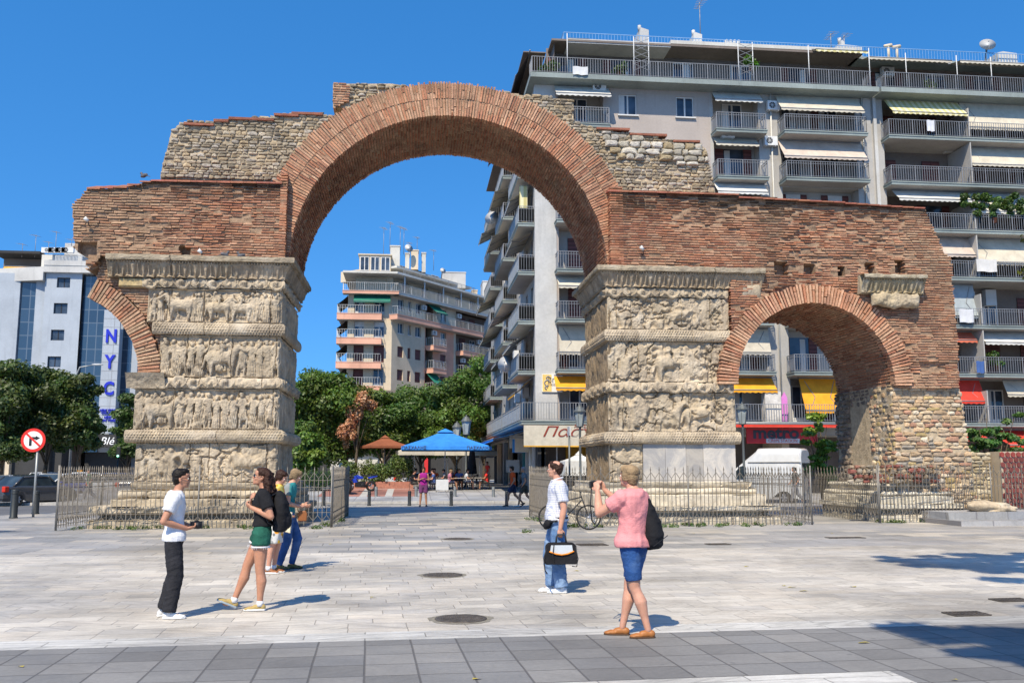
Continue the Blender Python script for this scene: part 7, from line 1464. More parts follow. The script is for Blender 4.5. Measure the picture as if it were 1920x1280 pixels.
# ================================================================ PEOPLE
def V(*a): return Vector(a)
def remeshed(mb, name, mat, parent, voxel=.009, smooth=3, wr=0.0, wf=(9, 9, 5), seed=0, loc=None):
    me = bpy.data.meshes.new(name); me.from_pydata(mb.v, [], mb.f); me.update(); o = bpy.data.objects.new(name, me); C.objects.link(o)
    r_ = o.modifiers.new('r', 'REMESH'); r_.mode = 'VOXEL'; r_.voxel_size = voxel; r_.use_smooth_shade = True
    if smooth: s_ = o.modifiers.new('s', 'SMOOTH'); s_.factor = .5; s_.iterations = smooth
    dg = bpy.context.evaluated_depsgraph_get(); m2 = bpy.data.meshes.new_from_object(o.evaluated_get(dg)); bpy.data.objects.remove(o); bpy.data.meshes.remove(me); m2.name = name
    if wr:
        n = len(m2.vertices); co = np.empty(n*3, np.float32); m2.vertices.foreach_get('co', co); co = co.reshape(-1, 3); no = np.empty(n*3, np.float32); m2.vertices.foreach_get('normal', no); no = no.reshape(-1, 3)
        a = fbm(co[:, 0]*wf[0]+co[:, 2]*wf[2]*.6+seed, co[:, 2]*wf[2]+co[:, 1]*wf[1]*.7, seed, 3)-.5; rid = 1-abs(fbm(co[:, 0]*wf[0]*.7+co[:, 1]*4+seed*3, co[:, 2]*wf[2]*1.6-co[:, 0]*5, seed+3, 2)-.5)*5
        co += no*(a*2*wr+np.clip(rid, 0, 1)*wr*.9)[:, None]; m2.vertices.foreach_set('co', co.ravel()); m2.update()
    m2.polygons.foreach_set('use_smooth', [True]*len(m2.polygons)); m2.materials.clear(); m2.materials.append(mat)
    q = bpy.data.objects.new(name, m2); C.objects.link(q); q.parent = parent
    if loc: q.location = loc
    return q
def limb(mb, pts, rs, n=12, sq=1.0, flat=False):
    # densified, tapering, rounded ends
    P_ = [Vector(p) for p in pts]; out = []; rr = []
    for i in range(len(P_)-1):
        for k in range(5): t = k/5; out.append(P_[i].lerp(P_[i+1], t)); rr.append(rs[i]+(rs[i+1]-rs[i])*t)
    out.append(P_[-1]); rr.append(rs[-1]); mb.tube(out, rr, n, sq=sq)
    for p, r in ((P_[0], rs[0]), (P_[-1], rs[-1]))[:1 if flat else 2]: mb.ell(p, (r, r, r), 10, 7)
    for i in range(1, len(P_)-1): mb.ell(P_[i], (rs[i]*1.01,)*3, 10, 7)
def loft(mb, secs, n=18):
    """secs: (x, y, z, half depth, half width, yaw)"""
    vs = []
    for x, y, z, rx, ry, yw in secs:
        for k in range(n):
            a = 2*math.pi*k/n; px_, py_ = rx*math.copysign(abs(math.cos(a))**.85, math.cos(a)), ry*math.copysign(abs(math.sin(a))**.85, math.sin(a))
            vs.append((x+px_*math.cos(yw)-py_*math.sin(yw), y+px_*math.sin(yw)+py_*math.cos(yw), z))
    L = len(secs); mb.add(vs, [(j*n+i, j*n+(i+1) % n, (j+1)*n+(i+1) % n, (j+1)*n+i) for j in range(L-1) for i in range(n)]+[tuple(range(n-1, -1, -1)), tuple(range((L-1)*n, L*n))])
def hand(mb, w_, d, nrm, curl=.5, side=1, s=1.0, spread=.12):
    """w_ wrist, d pointing direction, nrm = palm normal; side +1 puts the thumb on the +across side"""
    d = Vector(d).normalized(); nrm = Vector(nrm); nrm = (nrm-d*nrm.dot(d)).normalized(); a = d.cross(nrm).normalized()*side
    M = Matrix((d, a, nrm)).transposed(); w_ = Vector(w_)
    mb.ell(w_+d*.048*s, (.052*s, .041*s, .017*s), 12, 8, M=M.to_4x4()); mb.ell(w_+d*.012*s, (.032*s, .028*s, .02*s), 10, 7, M=M.to_4x4())
    for i, (off, L, sp) in enumerate(((.029, .070, 1), (.010, .078, .3), (-.009, .073, -.4), (-.027, .058, -1.1))):
        p = w_+d*(.088-.005*abs(i-1))*s+a*off*s; dr = (d+a*sp*spread).normalized(); pts = [p-d*.02*s, p]; ang = 0
        for q, f in ((.45, .6), (.32, 1.0), (.23, .8)):
            ang += curl*f*(1+.12*i); pts.append(pts[-1]+(dr*math.cos(ang)+nrm*math.sin(ang))*L*q*s)
        limb(mb, pts, [.0095*s, .0095*s, .009*s, .0085*s, .0072*s], 8)
    t0 = w_+d*.022*s+a*.026*s; pts = [t0, t0+(a*.75+d*.55+nrm*.25).normalized()*.036*s]; pts.append(pts[-1]+(a*.35+d*.8+nrm*(.2+curl*.6)).normalized()*.03*s); pts.append(pts[-1]+(d*.85+nrm*(.3+curl*.7)-a*.1).normalized()*.024*s); limb(mb, pts, [.014*s, .0115*s, .0105*s, .008*s], 8)
def headm(c, yaw, pitch=0, roll=0): return Matrix.Translation(c)@Matrix.Rotation(yaw, 4, 'Z')@Matrix.Rotation(-pitch, 4, 'Y')@Matrix.Rotation(roll, 4, 'X')
def head(mb, H_, s=1.0, nose=1.0, jaw=1.0):
    R3 = H_.to_3x3().to_4x4()
    def E_(c, r, n=14): mb.ell(H_@(Vector(c)*s), tuple(q*s for q in r), n, 10, M=R3)
    E_((-.012, 0, .03), (.094, .076, .085)); E_((.012, 0, -.01), (.078, .068, .085)); E_((.028, 0, -.065), (.056, .052*jaw, .042)); E_((.062, 0, -.088), (.022, .026, .018)); E_((.04, 0, .045), (.055, .06, .045))
    for p, r in (((.088, 0, -.012), (.013, .010, .020)), ((.100*1.0, 0, -.026), (.014*nose, .0135, .010)), ((.083, 0, -.052), (.010, .023, .0055)), ((.081, 0, -.062), (.010, .020, .006)), ((.082, 0, .018), (.010, .045, .008)), ((.062, .038, -.03), (.020, .018, .022)), ((.062, -.038, -.03), (.020, .018, .022))): E_(p, r, 10)
    for y in (.075, -.075): E_((-.008, y, -.012), (.018, .009, .030), 10)
def eyes(parent, H_, s, mat_w, mat_d):
    m = MB()
    for y in (-.031, .031): m.ell(H_@(Vector((.077, y, .0))*s), (.011*s, .014*s, .008*s), 10, 7, M=H_.to_3x3().to_4x4()); m.ell(H_@(Vector((.0855, y, .0))*s), (.004*s, .006*s, .006*s), 8, 6, m=1, M=H_.to_3x3().to_4x4())
    m.build('eyes', [mat_w, mat_d], parent)
    m = MB()
    for y in (-.031, .031): m.tube([H_@(Vector((.086, y-.018, .018))*s), H_@(Vector((.091, y, .024))*s), H_@(Vector((.082, y+.018, .018))*s)], .0035*s, 5)
    m.build('eyebrows', mat_d, parent)
def skin(name, c):
    if name in _MC: return _MC[name]
    n = NT(name); b = n.mix(1, c, n.ramp(n.noise(14, 4), (.3, .88), (.7, 1.06)), 'MULTIPLY'); n.b.inputs['Subsurface Weight'].default_value = .12; n.b.inputs['Subsurface Scale'].default_value = .02; n.b.inputs['Subsurface Radius'].default_value = (1, .35, .2); _MC[name] = n.out(b, .5, 0, .35); return _MC[name]
SK1 = skin('skin_tan', (.44, .215, .13)); SK2 = skin('skin_fair', (.52, .27, .18)); SK3 = skin('skin_brown', (.38, .19, .11))
def fabric(name, c, rough=.9, bump=.003, sc=70, var=.12, f=None):
    if name in _MC: return _MC[name]
    n = NT(name); b = n.mix(1, c, n.ramp(n.noise(5, 4, .6), (.3, 1-var), (.7, 1+var*.5)), 'MULTIPLY')
    if f: b = f(n, b)
    n.bump(n.math('ADD', n.noise(sc, 2), n.math('MULTIPLY', n.noise(11, 5, .65, dist=1.2), 2.2)), bump); _MC[name] = n.out(b, rough, 0, .15); return _MC[name]
HairK = fabric('hair_black', (.012, .009, .007), .45, .006, 60, .3); HairB = fabric('hair_dark_brown', (.035, .016, .010), .45, .008, 50, .4); HairY = fabric('hair_blond_streaks', (.26, .18, .10), .5, .010, 90, .8)
dk_ = plain('eye_dark', (.01, .008, .007), .3); ew = plain('eye_white', (.7, .68, .65), .4)
def shoe(parent, ank, yaw, mat, solemat, L=.27, pitch=0.0, name='shoe', lace=None, heel=.018, low=False):
    T = Matrix.Translation(ank)@Matrix.Rotation(yaw, 4, 'Z')@Matrix.Rotation(pitch, 4, 'Y'); m = MB(); R3 = T.to_3x3().to_4x4(); h = -.075
    for c, r in (((-.03, 0, h+.035), (.045, .036, .04)), ((.03, 0, h+.035), (.07, .037, .038)), ((.10, 0, h+.022), (.07, .045, .026)), ((.145, 0, h+.017), (.045, .042, .020)))+(() if low else (((-.005, 0, h+.06), (.045, .034, .03)),)): m.ell(T@Vector(c), r, 12, 8, M=R3)
    o = remeshed(m, name, mat, parent, .007, 3); m = MB(); pts = [(-.075, 0), (-.06, .028), (0, .034), (.08, .044), (.14, .042), (.185, .02), (.192, 0), (.185, -.022), (.14, -.043), (.08, -.046), (0, -.035), (-.06, -.029)]
    m.prism(pts, h-.004, h+heel, 'z', M=T); m.build('sole', solemat, o, bevel=.004)
    if lace: m = MB(); [m.tube([T@Vector((.045+.018*i, -.018, h+.072-.0075*i)), T@Vector((.05+.018*i, .018, h+.072-.0075*i))], .003, 4) for i in range(4)]; m.build('laces', lace, o)
    return o
def torso_secs(sp, w_, ext=0.0, z0=None, z1=None, belly=0.0, bust=0.0, hip=1.0):
    """elliptical sections from crotch to neck along the spine sp(z)->(x, y)"""
    base = [(.80, .085, .10*hip), (.88, .105, .165*hip), (.95, .108, .168*hip), (1.02, .098, .152), (1.10, .092, .142), (1.18, .098, .150), (1.26, .108, .163), (1.34, .108, .172), (1.40, .094, .168), (1.44, .074, .140), (1.475, .058, .085)]
    o = []
    for z, rx, ry in base:
        if z0 is not None and z < z0-1e-6: continue
        if z1 is not None and z > z1+1e-6: continue
        x, y = sp(z); bl = belly*math.exp(-((z-1.04)/.12)**2); bu = bust*math.exp(-((z-1.27)/.06)**2); o.append((x+bl*.5+bu*.5, y, z, (rx+bl*.5+bu*.5)*w_+ext, ry*w_+ext, 0))
    return o
GG = {}
def person(name_label, loc, rz, J, sk, scale=1.0, w_=1.0, group=None, voxel=.009, head_yaw=0.0, head_pitch=0.0, hands=((.5, None), (.5, None)), belly=0, bust=0, faceeyes=True, fat=1.0, jaw=1.0, legs=(0.088, .058, .056, .038), sockets=None, hcurl=.5):
    """J: joints in the figure's own frame (+x forward, +y to its left), metres at full size"""
    t = empty('person', loc, name_label, 'person', group, rz); t.scale = (scale,)*3
    sp = J['spine']; b = MB(); loft(b, torso_secs(sp, w_*.97, -.004, belly=belly, bust=bust))
    nk = Vector(J['neck']); hd = Vector(J['head']); limb(b, [nk+V(-.0, 0, -.05), nk, hd+V(-.015, 0, -.07)], [.075, .058, .054], 12)
    H_ = headm(hd, head_yaw, head_pitch); head(b, H_, 1.0, jaw=jaw)
    for s_ in ('L', 'R'):
        sh, el, wr = (Vector(J[k+s_]) for k in ('sh', 'el', 'wr')); f = (wr-el)
        limb(b, [sh, sh.lerp(el, .5), el, el.lerp(wr, .3), wr], [.056*fat, .050*fat, .040*fat, .041*fat, .027]); d = Vector(J.get('hd'+s_, f)); nr = Vector(J.get('hn'+s_, (1, 0, 0))); hand(b, wr, d, nr, J.get('curl'+s_, hcurl), J.get('th'+s_, 1))
        hp, kn, an = (Vector(J[k+s_]) for k in ('hip', 'kn', 'an')); limb(b, [hp, hp.lerp(kn, .5), kn, kn.lerp(an, .12)+V(-.006, 0, 0), kn.lerp(an, .34)+V(-.018, 0, 0), kn.lerp(an, .7)+V(-.006, 0, 0), an], [legs[0], legs[0]*.84, legs[1], legs[1]*.94, legs[2]*1.04, legs[3]*1.12, legs[3]*.92]); ft = J.get('yaw'+s_, 0); b.ell(an+V(.06*math.cos(ft), .06*math.sin(ft), -.045), (.085, .034, .024), M=Matrix.Rotation(ft, 4, 'Z'))
    body = remeshed(b, 'body', sk, t, voxel, 2)
    if faceeyes: eyes(t, H_, 1.0, ew, dk_)
    return t, H_, sp
def trousers(t, J, mat, sp, w_=1.0, to=1.0, r=(.105, .083, .078, .070), wr=.006, name='trousers', seed=1, zt=1.0, belly=0, voxel=.011, base=None):
    m = MB(); loft(m, torso_secs(sp, w_, .008, .80, zt+.03, belly=belly))
    for s_ in ('L', 'R'):
        hp, kn, an = (Vector(J[k+s_]) for k in ('hip', 'kn', 'an')); hp = hp+V(0, 0, .02)
        if to >= 1: limb(m, [hp, hp.lerp(kn, .5), kn, kn.lerp(an, .5), an+V(0, 0, .0)], [r[0], (r[0]+r[1])/2, r[1], r[2], r[3]], 14, flat=True)
        else: e = hp.lerp(kn, to); limb(m, [hp, hp.lerp(e, .5), e], [r[0], (r[0]+r[1])/2, r[1]], 14, flat=True)
    return remeshed(m, name, mat, t, voxel, 1, wr*.75, (7, 7, 8), seed)
def shirt(t, J, mat, sp, w_=1.0, z0=.92, sleeve=.6, rs=(.078, .07, .07), wr=.007, name='shirt', seed=2, belly=0, bust=0, voxel=.010, flare=0.0, neckr=.07):
    m = MB(); S_ = torso_secs(sp, w_, .016, z0, None, belly=belly, bust=bust); S_ = S_[:-1]+[(S_[-1][0], S_[-1][1], 1.468, .066, .088, 0)]
    if flare: S_[0] = (*S_[0][:3], S_[0][3]+flare, S_[0][4]+flare, 0)
    loft(m, [(S_[0][0], S_[0][1], z0-.01, S_[0][3], S_[0][4], 0)]+S_)
    for s_ in ('L', 'R'):
        sh, el = Vector(J['sh'+s_]), Vector(J['el'+s_]); e = sh.lerp(el, sleeve)
        if sleeve > 0: limb(m, [sh+V(0, 0, .0), sh.lerp(e, .5), e], list(rs), 14, flat=True)
    return remeshed(m, name, mat, t, voxel, 1, wr, (6, 6, 4), seed)
def shades(t, H_):
    m = MB(); R3 = H_.to_3x3().to_4x4()
    for y in (-.031, .031): m.ell(H_@V(.093, y, .004), (.006, .027, .019), 12, 8, M=R3)
    m.tube([H_@V(.094, -.012, .01), H_@V(.096, 0, .013), H_@V(.094, .012, .01)], .003, 5)
    for s_ in (-1, 1): m.tube([H_@V(.09, s_*.055, .01), H_@V(.06, s_*.076, .01), H_@V(-.01, s_*.082, .004)], .003, 5)
    m.build('sunglasses', glassy('lens_dark', (.012, .01, .01), .05), t)
def hair_short(t, H_, mat, full=1.0, bald=False, longer=0.0, seed=0, mess=.006):
    m = MB(); R3 = H_.to_3x3().to_4x4()
    E_ = lambda c, r: m.ell(H_@Vector(c), r, 16, 11, M=R3)
    if not bald: E_((-.020, 0, .052), (.094, .083, .076)); E_((.03, 0, .085), (.058, .064, .034)); E_((-.045, 0, .0), (.062, .077, .075-.0+longer)); E_((-.058, 0, -.035-longer), (.04, .06, .04+longer*.5))
    else: E_((-.06, 0, .02), (.05, .074, .07)); E_((-.02, .06, .01), (.05, .022, .04)); E_((-.02, -.06, .01), (.05, .022, .04)); E_((-.06, 0, -.03), (.035, .06, .04)); E_((.045, 0, .082), (.035, .055, .022)); E_((-.0, .058, .05), (.06, .028, .035)); E_((-.0, -.058, .05), (.06, .028, .035)); E_((-.075, 0, .05), (.04, .06, .045))
    if longer: E_((.05, .04, .07), (.035, .03, .035)); E_((.05, -.04, .07), (.035, .03, .035)); E_((-.0, .066, .005), (.05, .02, .05)); E_((-.0, -.066, .005), (.05, .02, .05))
    return remeshed(m, 'hair', mat, t, .008, 1, mess, (26, 26, 40), seed)
def strap(t, pts, w_=.02, mat=None, name='strap', th=.004, par=None):
    m = MB(); m.tube(pts, w_*.5, 6, sq=.45); return m.build(name, mat or M_black, par or t)

# ---- man in a white T-shirt (left)
lean = lambda k, c=0.0: (lambda z: (k*(z-.95)+c, 0))
sp = lambda z: (.01-.05*max(0, z-1.0)*1.0+.09*max(0, z-1.3), 0)
J = dict(spine=sp, neck=(.03, 0, 1.46), head=(.062, 0, 1.605), shL=(-.0, .175, 1.385), elL=(-.08, .24, 1.13), wrL=(.17, .13, 1.05), shR=(-.0, -.175, 1.385), elR=(-.12, -.23, 1.12), wrR=(.14, -.12, 1.03), hdR=(1, .5, .1), hnR=(0, .5, 1), hdL=(1, -.5, .05), hnL=(0, -.4, 1), curlL=.7, curlR=.6, thR=-1,
         hipL=(0, .088, .90), knL=(.03, .13, .49), anL=(-.07, .14, .085), hipR=(0, -.088, .90), knR=(.045, -.09, .49), anR=(-.01, -.09, .085), yawL=.1, yawR=-.15)
gx, gy = G(318, 1158); t, H_, sp = person('man in white T-shirt and black trousers holding a camera at his waist', (gx, gy, 0), R(14), J, SK1, .955, head_yaw=R(-6), head_pitch=R(2), faceeyes=True)
f_white = fabric('white_cotton', (.66, .66, .67), .9, .004); f_black = fabric('black_denim', (.028, .028, .032), .85, .006, 90, .35)
shirt(t, J, f_white, sp, .98, .90, .58, (.074, .068, .072), .009, 'tshirt', 11, flare=.012); trousers(t, J, f_black, sp, .97, 1, (.103, .085, .078, .078), .010, seed=5); hair_short(t, H_, HairK, seed=1); shades(t, H_)
wsh = plain('white_leather', (.6, .6, .58), .5); sol = plain('white_sole', (.7, .69, .66), .6)
shoe(t, J['anL'], .1, wsh, sol, lace=M_black); shoe(t, J['anR'], -.15, wsh, sol, lace=M_black)
def camera_obj(loc, rz, label, s=1.0):
    t = empty('camera_body', loc, label, 'camera', None, rz); t.name = 'camera_device'; m = MB(); m.box(-.02*s, .02*s, -.065*s, .065*s, -.04*s, .04*s); m.box(-.018*s, .022*s, -.02*s, .02*s, .038*s, .055*s); m.build('body', M_black, t, bevel=.005); m = MB(); m.tube([(.01*s, 0, -.002), (.07*s, 0, -.002)], .032*s, 14); m.build('lens', M_black, t); return t
rot = Matrix.Rotation(R(14), 3, 'Z'); p = rot@V(.24, .0, 1.015); camera_obj((gx+p.x, gy+p.y, p.z), R(-60), 'black camera held in front of the white T-shirt man')

# ---- woman with long curly hair (black top, green shorts)
sp = lambda z: (-.035*max(0, z-.95)*1.2, 0)
J = dict(spine=sp, neck=(-.012, 0, 1.46), head=(.028, 0, 1.60), shL=(-.02, .165, 1.385), elL=(-.12, .235, 1.13), wrL=(.12, .12, 1.235), shR=(-.02, -.165, 1.385), elR=(.06, -.22, 1.15), wrR=(.15, -.06, 1.30), hdL=(.8, -.5, .45), hnL=(-.9, -.2, .2), hdR=(-.1, .6, .7), hnR=(-1, 0, .2), curlL=.9, curlR=.8,
         hipL=(0, .09, .90), knL=(.0, .09, .49), anL=(-.01, .075, .085), hipR=(0, -.09, .90), knR=(.17, -.09, .52), anR=(.31, -.09, .115), yawL=0, yawR=.1)
gx, gy = G(486, 1143); t, H_, sp = person('young woman with long curly hair, black top, green shorts and backpack', (gx, gy, 0), R(184), J, SK1, .965, head_yaw=R(8), head_pitch=R(14), bust=.03, w_=.92, legs=(.098, .06, .062, .038))
f_blk = fabric('black_jersey', (.016, .016, .018), .9, .004, var=.3); f_green = fabric('green_denim', (.022, .11, .075), .9, .006, 90, .4)
shirt(t, J, f_blk, sp, .93, 1.02, .62, (.075, .075, .078), .006, 'top', 21, bust=.035, flare=.02); trousers(t, J, f_green, sp, .97, .30, (.118, .112, .1, .1), .009, 'shorts', 25, zt=1.05)
for s_ in 'LR':
    hp, kn = Vector(J['hip'+s_]), Vector(J['kn'+s_]); e = hp.lerp(kn, .325); dd = (kn-hp).normalized(); m = MB(); m.tube([e-dd*.006, e+dd*.012], [.114, .112], 16); rg = random.Random(5)
    for k in range(26): a = 2*math.pi*k/26; q = e+V(.111*math.cos(a), .111*math.sin(a), 0); m.tube([q, q+dd*rg.uniform(.012, .035)], .003, 3)
    m.build('frayed_hem', f_white, t)
m = MB(); rg = random.Random(2)
for i in range(95):
    a = rg.uniform(1.8, 4.5); z0_ = rg.uniform(-.02, .09); r0 = .078; L = rg.uniform(.26, .58); ph = rg.uniform(0, 6); pts = []
    for k in range(9):
        q = k/8; rad = r0+.03*q+.015*math.sin(ph+q*16); x = math.cos(a)*(rad)-.04*q-.03; y = math.sin(a)*rad*(1.05+.55*q)+.012*math.cos(ph+q*16); pts.append(H_@V(x, y, z0_-L*q) if k < 2 else V(J['head'][0]+x, J['head'][1]+y, J['head'][2]+z0_-L*q))
    m.tube(pts, [.020, .024, .025, .026, .026, .025, .022, .017, .008], 6)
m.ell(H_@V(-.02, 0, .05), (.098, .088, .078), 16, 10, M=H_.to_3x3().to_4x4()); m.ell(H_@V(.03, 0, .082), (.05, .062, .034), 12, 9, M=H_.to_3x3().to_4x4()); remeshed(m, 'hair', HairB, t, .008, 1, .006, (30, 30, 34), 3); shades(t, H_)
f_tan = fabric('tan_canvas', (.38, .28, .11), .85, .003); ssole = plain('blue_grey_sole', (.30, .36, .40), .6)
o = shoe(t, J['anL'], 0, f_tan, sol, lace=f_white); o = shoe(t, V(.31, -.09, .115), .1, f_tan, ssole, pitch=R(-24), lace=f_white)
for s_ in 'LR': m = MB(); a = J['an'+s_]; m.tube([(a[0], a[1], a[2]-.03), (a[0]-.005, a[1], a[2]+.035)], [.043, .041], 12); m.build('sock', f_white, t)
def backpack(loc, rz, label, s=1.0, mat=None):
    b = empty('backpack', loc, label, 'backpack', None, rz); m = MB(); R_ = Matrix.Rotation(R(3), 4, 'Y'); loft(m, [(0, 0, -.26*s, .05*s, .11*s, 0), (0, 0, -.24*s, .085*s, .14*s, 0), (-.01, 0, -.1*s, .10*s, .155*s, 0), (-.01, 0, .08*s, .09*s, .15*s, 0), (.01, 0, .19*s, .06*s, .12*s, 0), (.02, 0, .23*s, .02*s, .06*s, 0)]); m.ell((-.09*s, 0, -.12*s), (.05*s, .11*s, .1*s)); remeshed(m, 'pack', mat or f_blk, b, .01, 2, .008, (8, 8, 8), 4)
    m = MB(); [m.tube([(.05, q*.09*s, .2*s), (.12, q*.12*s, .17*s), (.2, q*.13*s, .03*s), (.13, q*.15*s, -.14*s), (.04, q*.12*s, -.2*s)], .013, 6, sq=.5) for q in (-1, 1)]; m.build('straps', M_black, b); return b
Rm = Matrix.Rotation(R(184), 3, 'Z'); p = Rm@V(-.205, .02, 1.16); backpack((gx+p.x, gy+p.y, p.z), R(184), 'black backpack on the curly haired woman', .98)

# ---- pair behind: floral clothes, and grey top with jeans
def flor(n, b):
    v = n.n('TexVoronoi'); v.inputs['Scale'].default_value = 11; n.l(n.coord(), v.inputs['Vector']); wn_ = n.n('TexWhiteNoise', noise_dimensions='3D'); n.l(v.outputs['Position'], wn_.inputs['Vector'])
    col = n.ramp(wn_.outputs[0], (.0, (.75, .10, .16)), (.25, (.85, .55, .03)), (.45, (.8, .25, .03)), (.6, (.7, .68, .6)), (.8, (.75, .2, .3)), (1, (.8, .6, .1))); rr_ = n.ramp(v.outputs['Distance'], (.0, 0), (.10, 0), (.13, 1), (.42, 1), (.5, 0)); c0 = n.ramp(v.outputs['Distance'], (.1, 1), (.13, 0))
    b = n.mix(rr_, b, col); return n.mix(c0, b, (.12, .03, .02))
def flor2(n, b):
    v = n.n('TexVoronoi'); v.inputs['Scale'].default_value = 9; n.l(n.coord(), v.inputs['Vector']); wn_ = n.n('TexWhiteNoise', noise_dimensions='3D'); n.l(v.outputs['Position'], wn_.inputs['Vector'])
    col = n.ramp(wn_.outputs[0], (.0, (.02, .02, .02)), (.3, (.85, .5, .03)), (.5, (.7, .08, .03)), (.65, (.75, .75, .7)), (1, (.03, .03, .03))); rr_ = n.ramp(v.outputs['Distance'], (.10, 0), (.14, 1), (.40, 1), (.48, 0)); return n.mix(rr_, b, col)
f_flor = fabric('floral_yellow_top', (.8, .62, .15), f=flor); f_flor2 = fabric('floral_black_white', (.62, .6, .55), f=flor2)
sp = lambda z: (.05*max(0, z-1.1)+.12*max(0, z-1.3), 0)
J = dict(spine=sp, neck=(.04, 0, 1.455), head=(.10, 0, 1.575), shL=(.0, .17, 1.375), elL=(.04, .23, 1.13), wrL=(.22, .12, .98), shR=(.0, -.17, 1.375), elR=(.03, -.22, 1.11), wrR=(.20, -.16, .96), hdR=(.8, .2, -.6), hnR=(-.3, 1, -.2), curlR=.9,
         hipL=(0, .088, .90), knL=(.06, .1, .49), anL=(.0, .1, .085), hipR=(0, -.088, .90), knR=(.02, -.09, .49), anR=(-.04, -.09, .085))
gx, gy = G(510, 1074); t, H_, sp = person('woman in bright floral blouse and skirt looking down, behind the curly haired woman', (gx, gy, 0), R(-8), J, SK2, .955, head_yaw=R(-5), head_pitch=R(-22), belly=.03, bust=.03, w_=1.05, fat=1.12, voxel=.011)
shirt(t, J, f_flor, sp, 1.06, .92, .45, (.088, .088, .09), .006, 'blouse', 31, belly=.03, bust=.03); m = MB(); loft(m, [(.0, 0, .50, .155, .20, 0), (0, 0, .7, .15, .2, 0), (0, 0, .88, .135, .185, 0), (0, 0, 1.0, .115, .165, 0)]); remeshed(m, 'skirt', f_flor2, t, .011, 2, .012, (12, 12, 2), 6); hair_short(t, H_, HairB, seed=5, longer=.01)
br = plain('brown_leather', (.24, .09, .03), .5)
for s_ in 'LR': shoe(t, J['an'+s_], -.05, br, sol, low=True, name='sandal'); m = MB(); a = J['an'+s_]; m.tube([(a[0], a[1], a[2]-.03), (a[0], a[1], a[2]+.04)], [.043, .041], 12); m.build('sock', f_white, t)
Rm = Matrix.Rotation(R(-8), 3, 'Z'); p = Rm@V(.22, -.2, .84); b = empty('paper_bag', (gx+p.x, gy+p.y, p.z), 'cream coloured flat bag held by the woman in the floral blouse', 'bag', None, R(-20)); m = MB(); m.prism([(-.1, -.15), (.12, -.2), (.14, .12), (-.02, .17)], -.02, .02, 'y'); m.build('bag', fabric('cream_canvas', (.62, .55, .38)), b, bevel=.01); m = MB(); m.tube([(-.03, 0, .16), (.0, 0, .26), (.1, 0, .13)], .006, 5); m.build('handle', f_tan, b)
J2 = dict(spine=sp, neck=(.04, 0, 1.455), head=(.105, 0, 1.575), shL=(.0, .16, 1.375), elL=(.03, .21, 1.13), wrL=(.25, .08, 1.08), shR=(.0, -.16, 1.375), elR=(.0, -.22, 1.12), wrR=(.22, -.10, 1.06), hdR=(.9, .5, .1), hnR=(0, .4, 1), curlR=.7, curlL=.7, thR=-1,
          hipL=(0, .085, .90), knL=(.17, .09, .51), anL=(.08, .09, .085), hipR=(0, -.085, .90), knR=(.0, -.09, .49), anR=(-.12, -.09, .09))
gx, gy = G(537, 1067); t, H_, sp = person('woman in grey and teal T-shirt and blue jeans, rightmost of the group at left', (gx, gy, 0), R(4), J2, SK2, .965, head_yaw=R(-4), head_pitch=R(-26), voxel=.011, w_=.95)
def teal(n, b): tc = n.n('TexCoord'); s_ = n.n('SeparateXYZ'); n.l(tc.outputs['Object'], s_.inputs[0]); return n.mix(n.ramp(n.math('ADD', s_.outputs[0], n.math('MULTIPLY', n.noise(9), .06)), (.04, 0), (.07, 1)), b, (.03, .20, .20))
def denim(n, b): return n.mix(n.ramp(n.noise(3, 3), (.45, 0), (.7, .5)), b, (.16, .26, .42))
f_jean = fabric('blue_denim', (.03, .085, .24), .9, .006, 110, .35, denim); f_jeanl = fabric('light_denim', (.11, .20, .36), .9, .006, 110, .35, lambda n, b: n.mix(n.ramp(n.noise(4, 3), (.45, 0), (.7, .6)), b, (.32, .42, .55)))
shirt(t, J2, fabric('grey_teal_print', (.24, .26, .26), f=teal), sp, .96, .95, .5, (.078, .075, .078), .006, 'tshirt', 41); trousers(t, J2, f_jean, sp, .97, 1, (.105, .078, .068, .055), .007, seed=15); hair_short(t, H_, HairY, seed=6, longer=.012)
olv = plain('olive_shoe', (.16, .13, .04), .7)
for s_ in 'LR': shoe(t, J2['an'+s_], 0, olv, plain('dark_sole', (.05, .04, .03), .8), low=True)
Rm = Matrix.Rotation(R(4), 3, 'Z'); p = Rm@V(.24, -.15, .88); b = empty('handbag', (gx+p.x, gy+p.y, p.z), 'small brown handbag in front of the woman in jeans', 'bag'); m = MB(); m.prism([(-.07, -.09), (.07, -.09), (.08, .03), (.05, .08), (-.05, .08), (-.08, .03)], -.025, .025); m.build('bag', br, b, bevel=.015); m = MB(); m.tube([(-.07, 0, .06), (-.16, .05, .35), (-.2, .1, .55)], .006, 5); m.build('strap', br, b)

# ---- balding man in a checked shirt with a laptop bag
sp = lambda z: (-.02*max(0, z-1.0)+.04*max(0, z-1.3), 0)
J = dict(spine=sp, neck=(.0, 0, 1.465), head=(.035, 0, 1.605), shL=(-.01, .185, 1.385), elL=(-.05, .245, 1.10), wrL=(-.0, .25, .84), shR=(-.01, -.185, 1.385), elR=(.0, -.24, 1.1), wrR=(-.01, -.25, .84), hdL=(.05, 0, -1), hnL=(0, -1, 0), curlL=1.1,
         hipL=(0, .09, .90), knL=(.02, .1, .49), anL=(-.03, .1, .085), hipR=(0, -.09, .90), knR=(.10, -.1, .5), anR=(.07, -.1, .085), yawL=-.05, yawR=.1)
gx, gy = G(1047, 1110); RZ = R(180-2); t, H_, sp = person('balding man in white checked shirt and light jeans carrying a laptop bag', (gx, gy, 0), RZ, J, SK2, 1.02, head_yaw=R(-18), head_pitch=R(3), belly=.05, w_=1.05, fat=1.05)
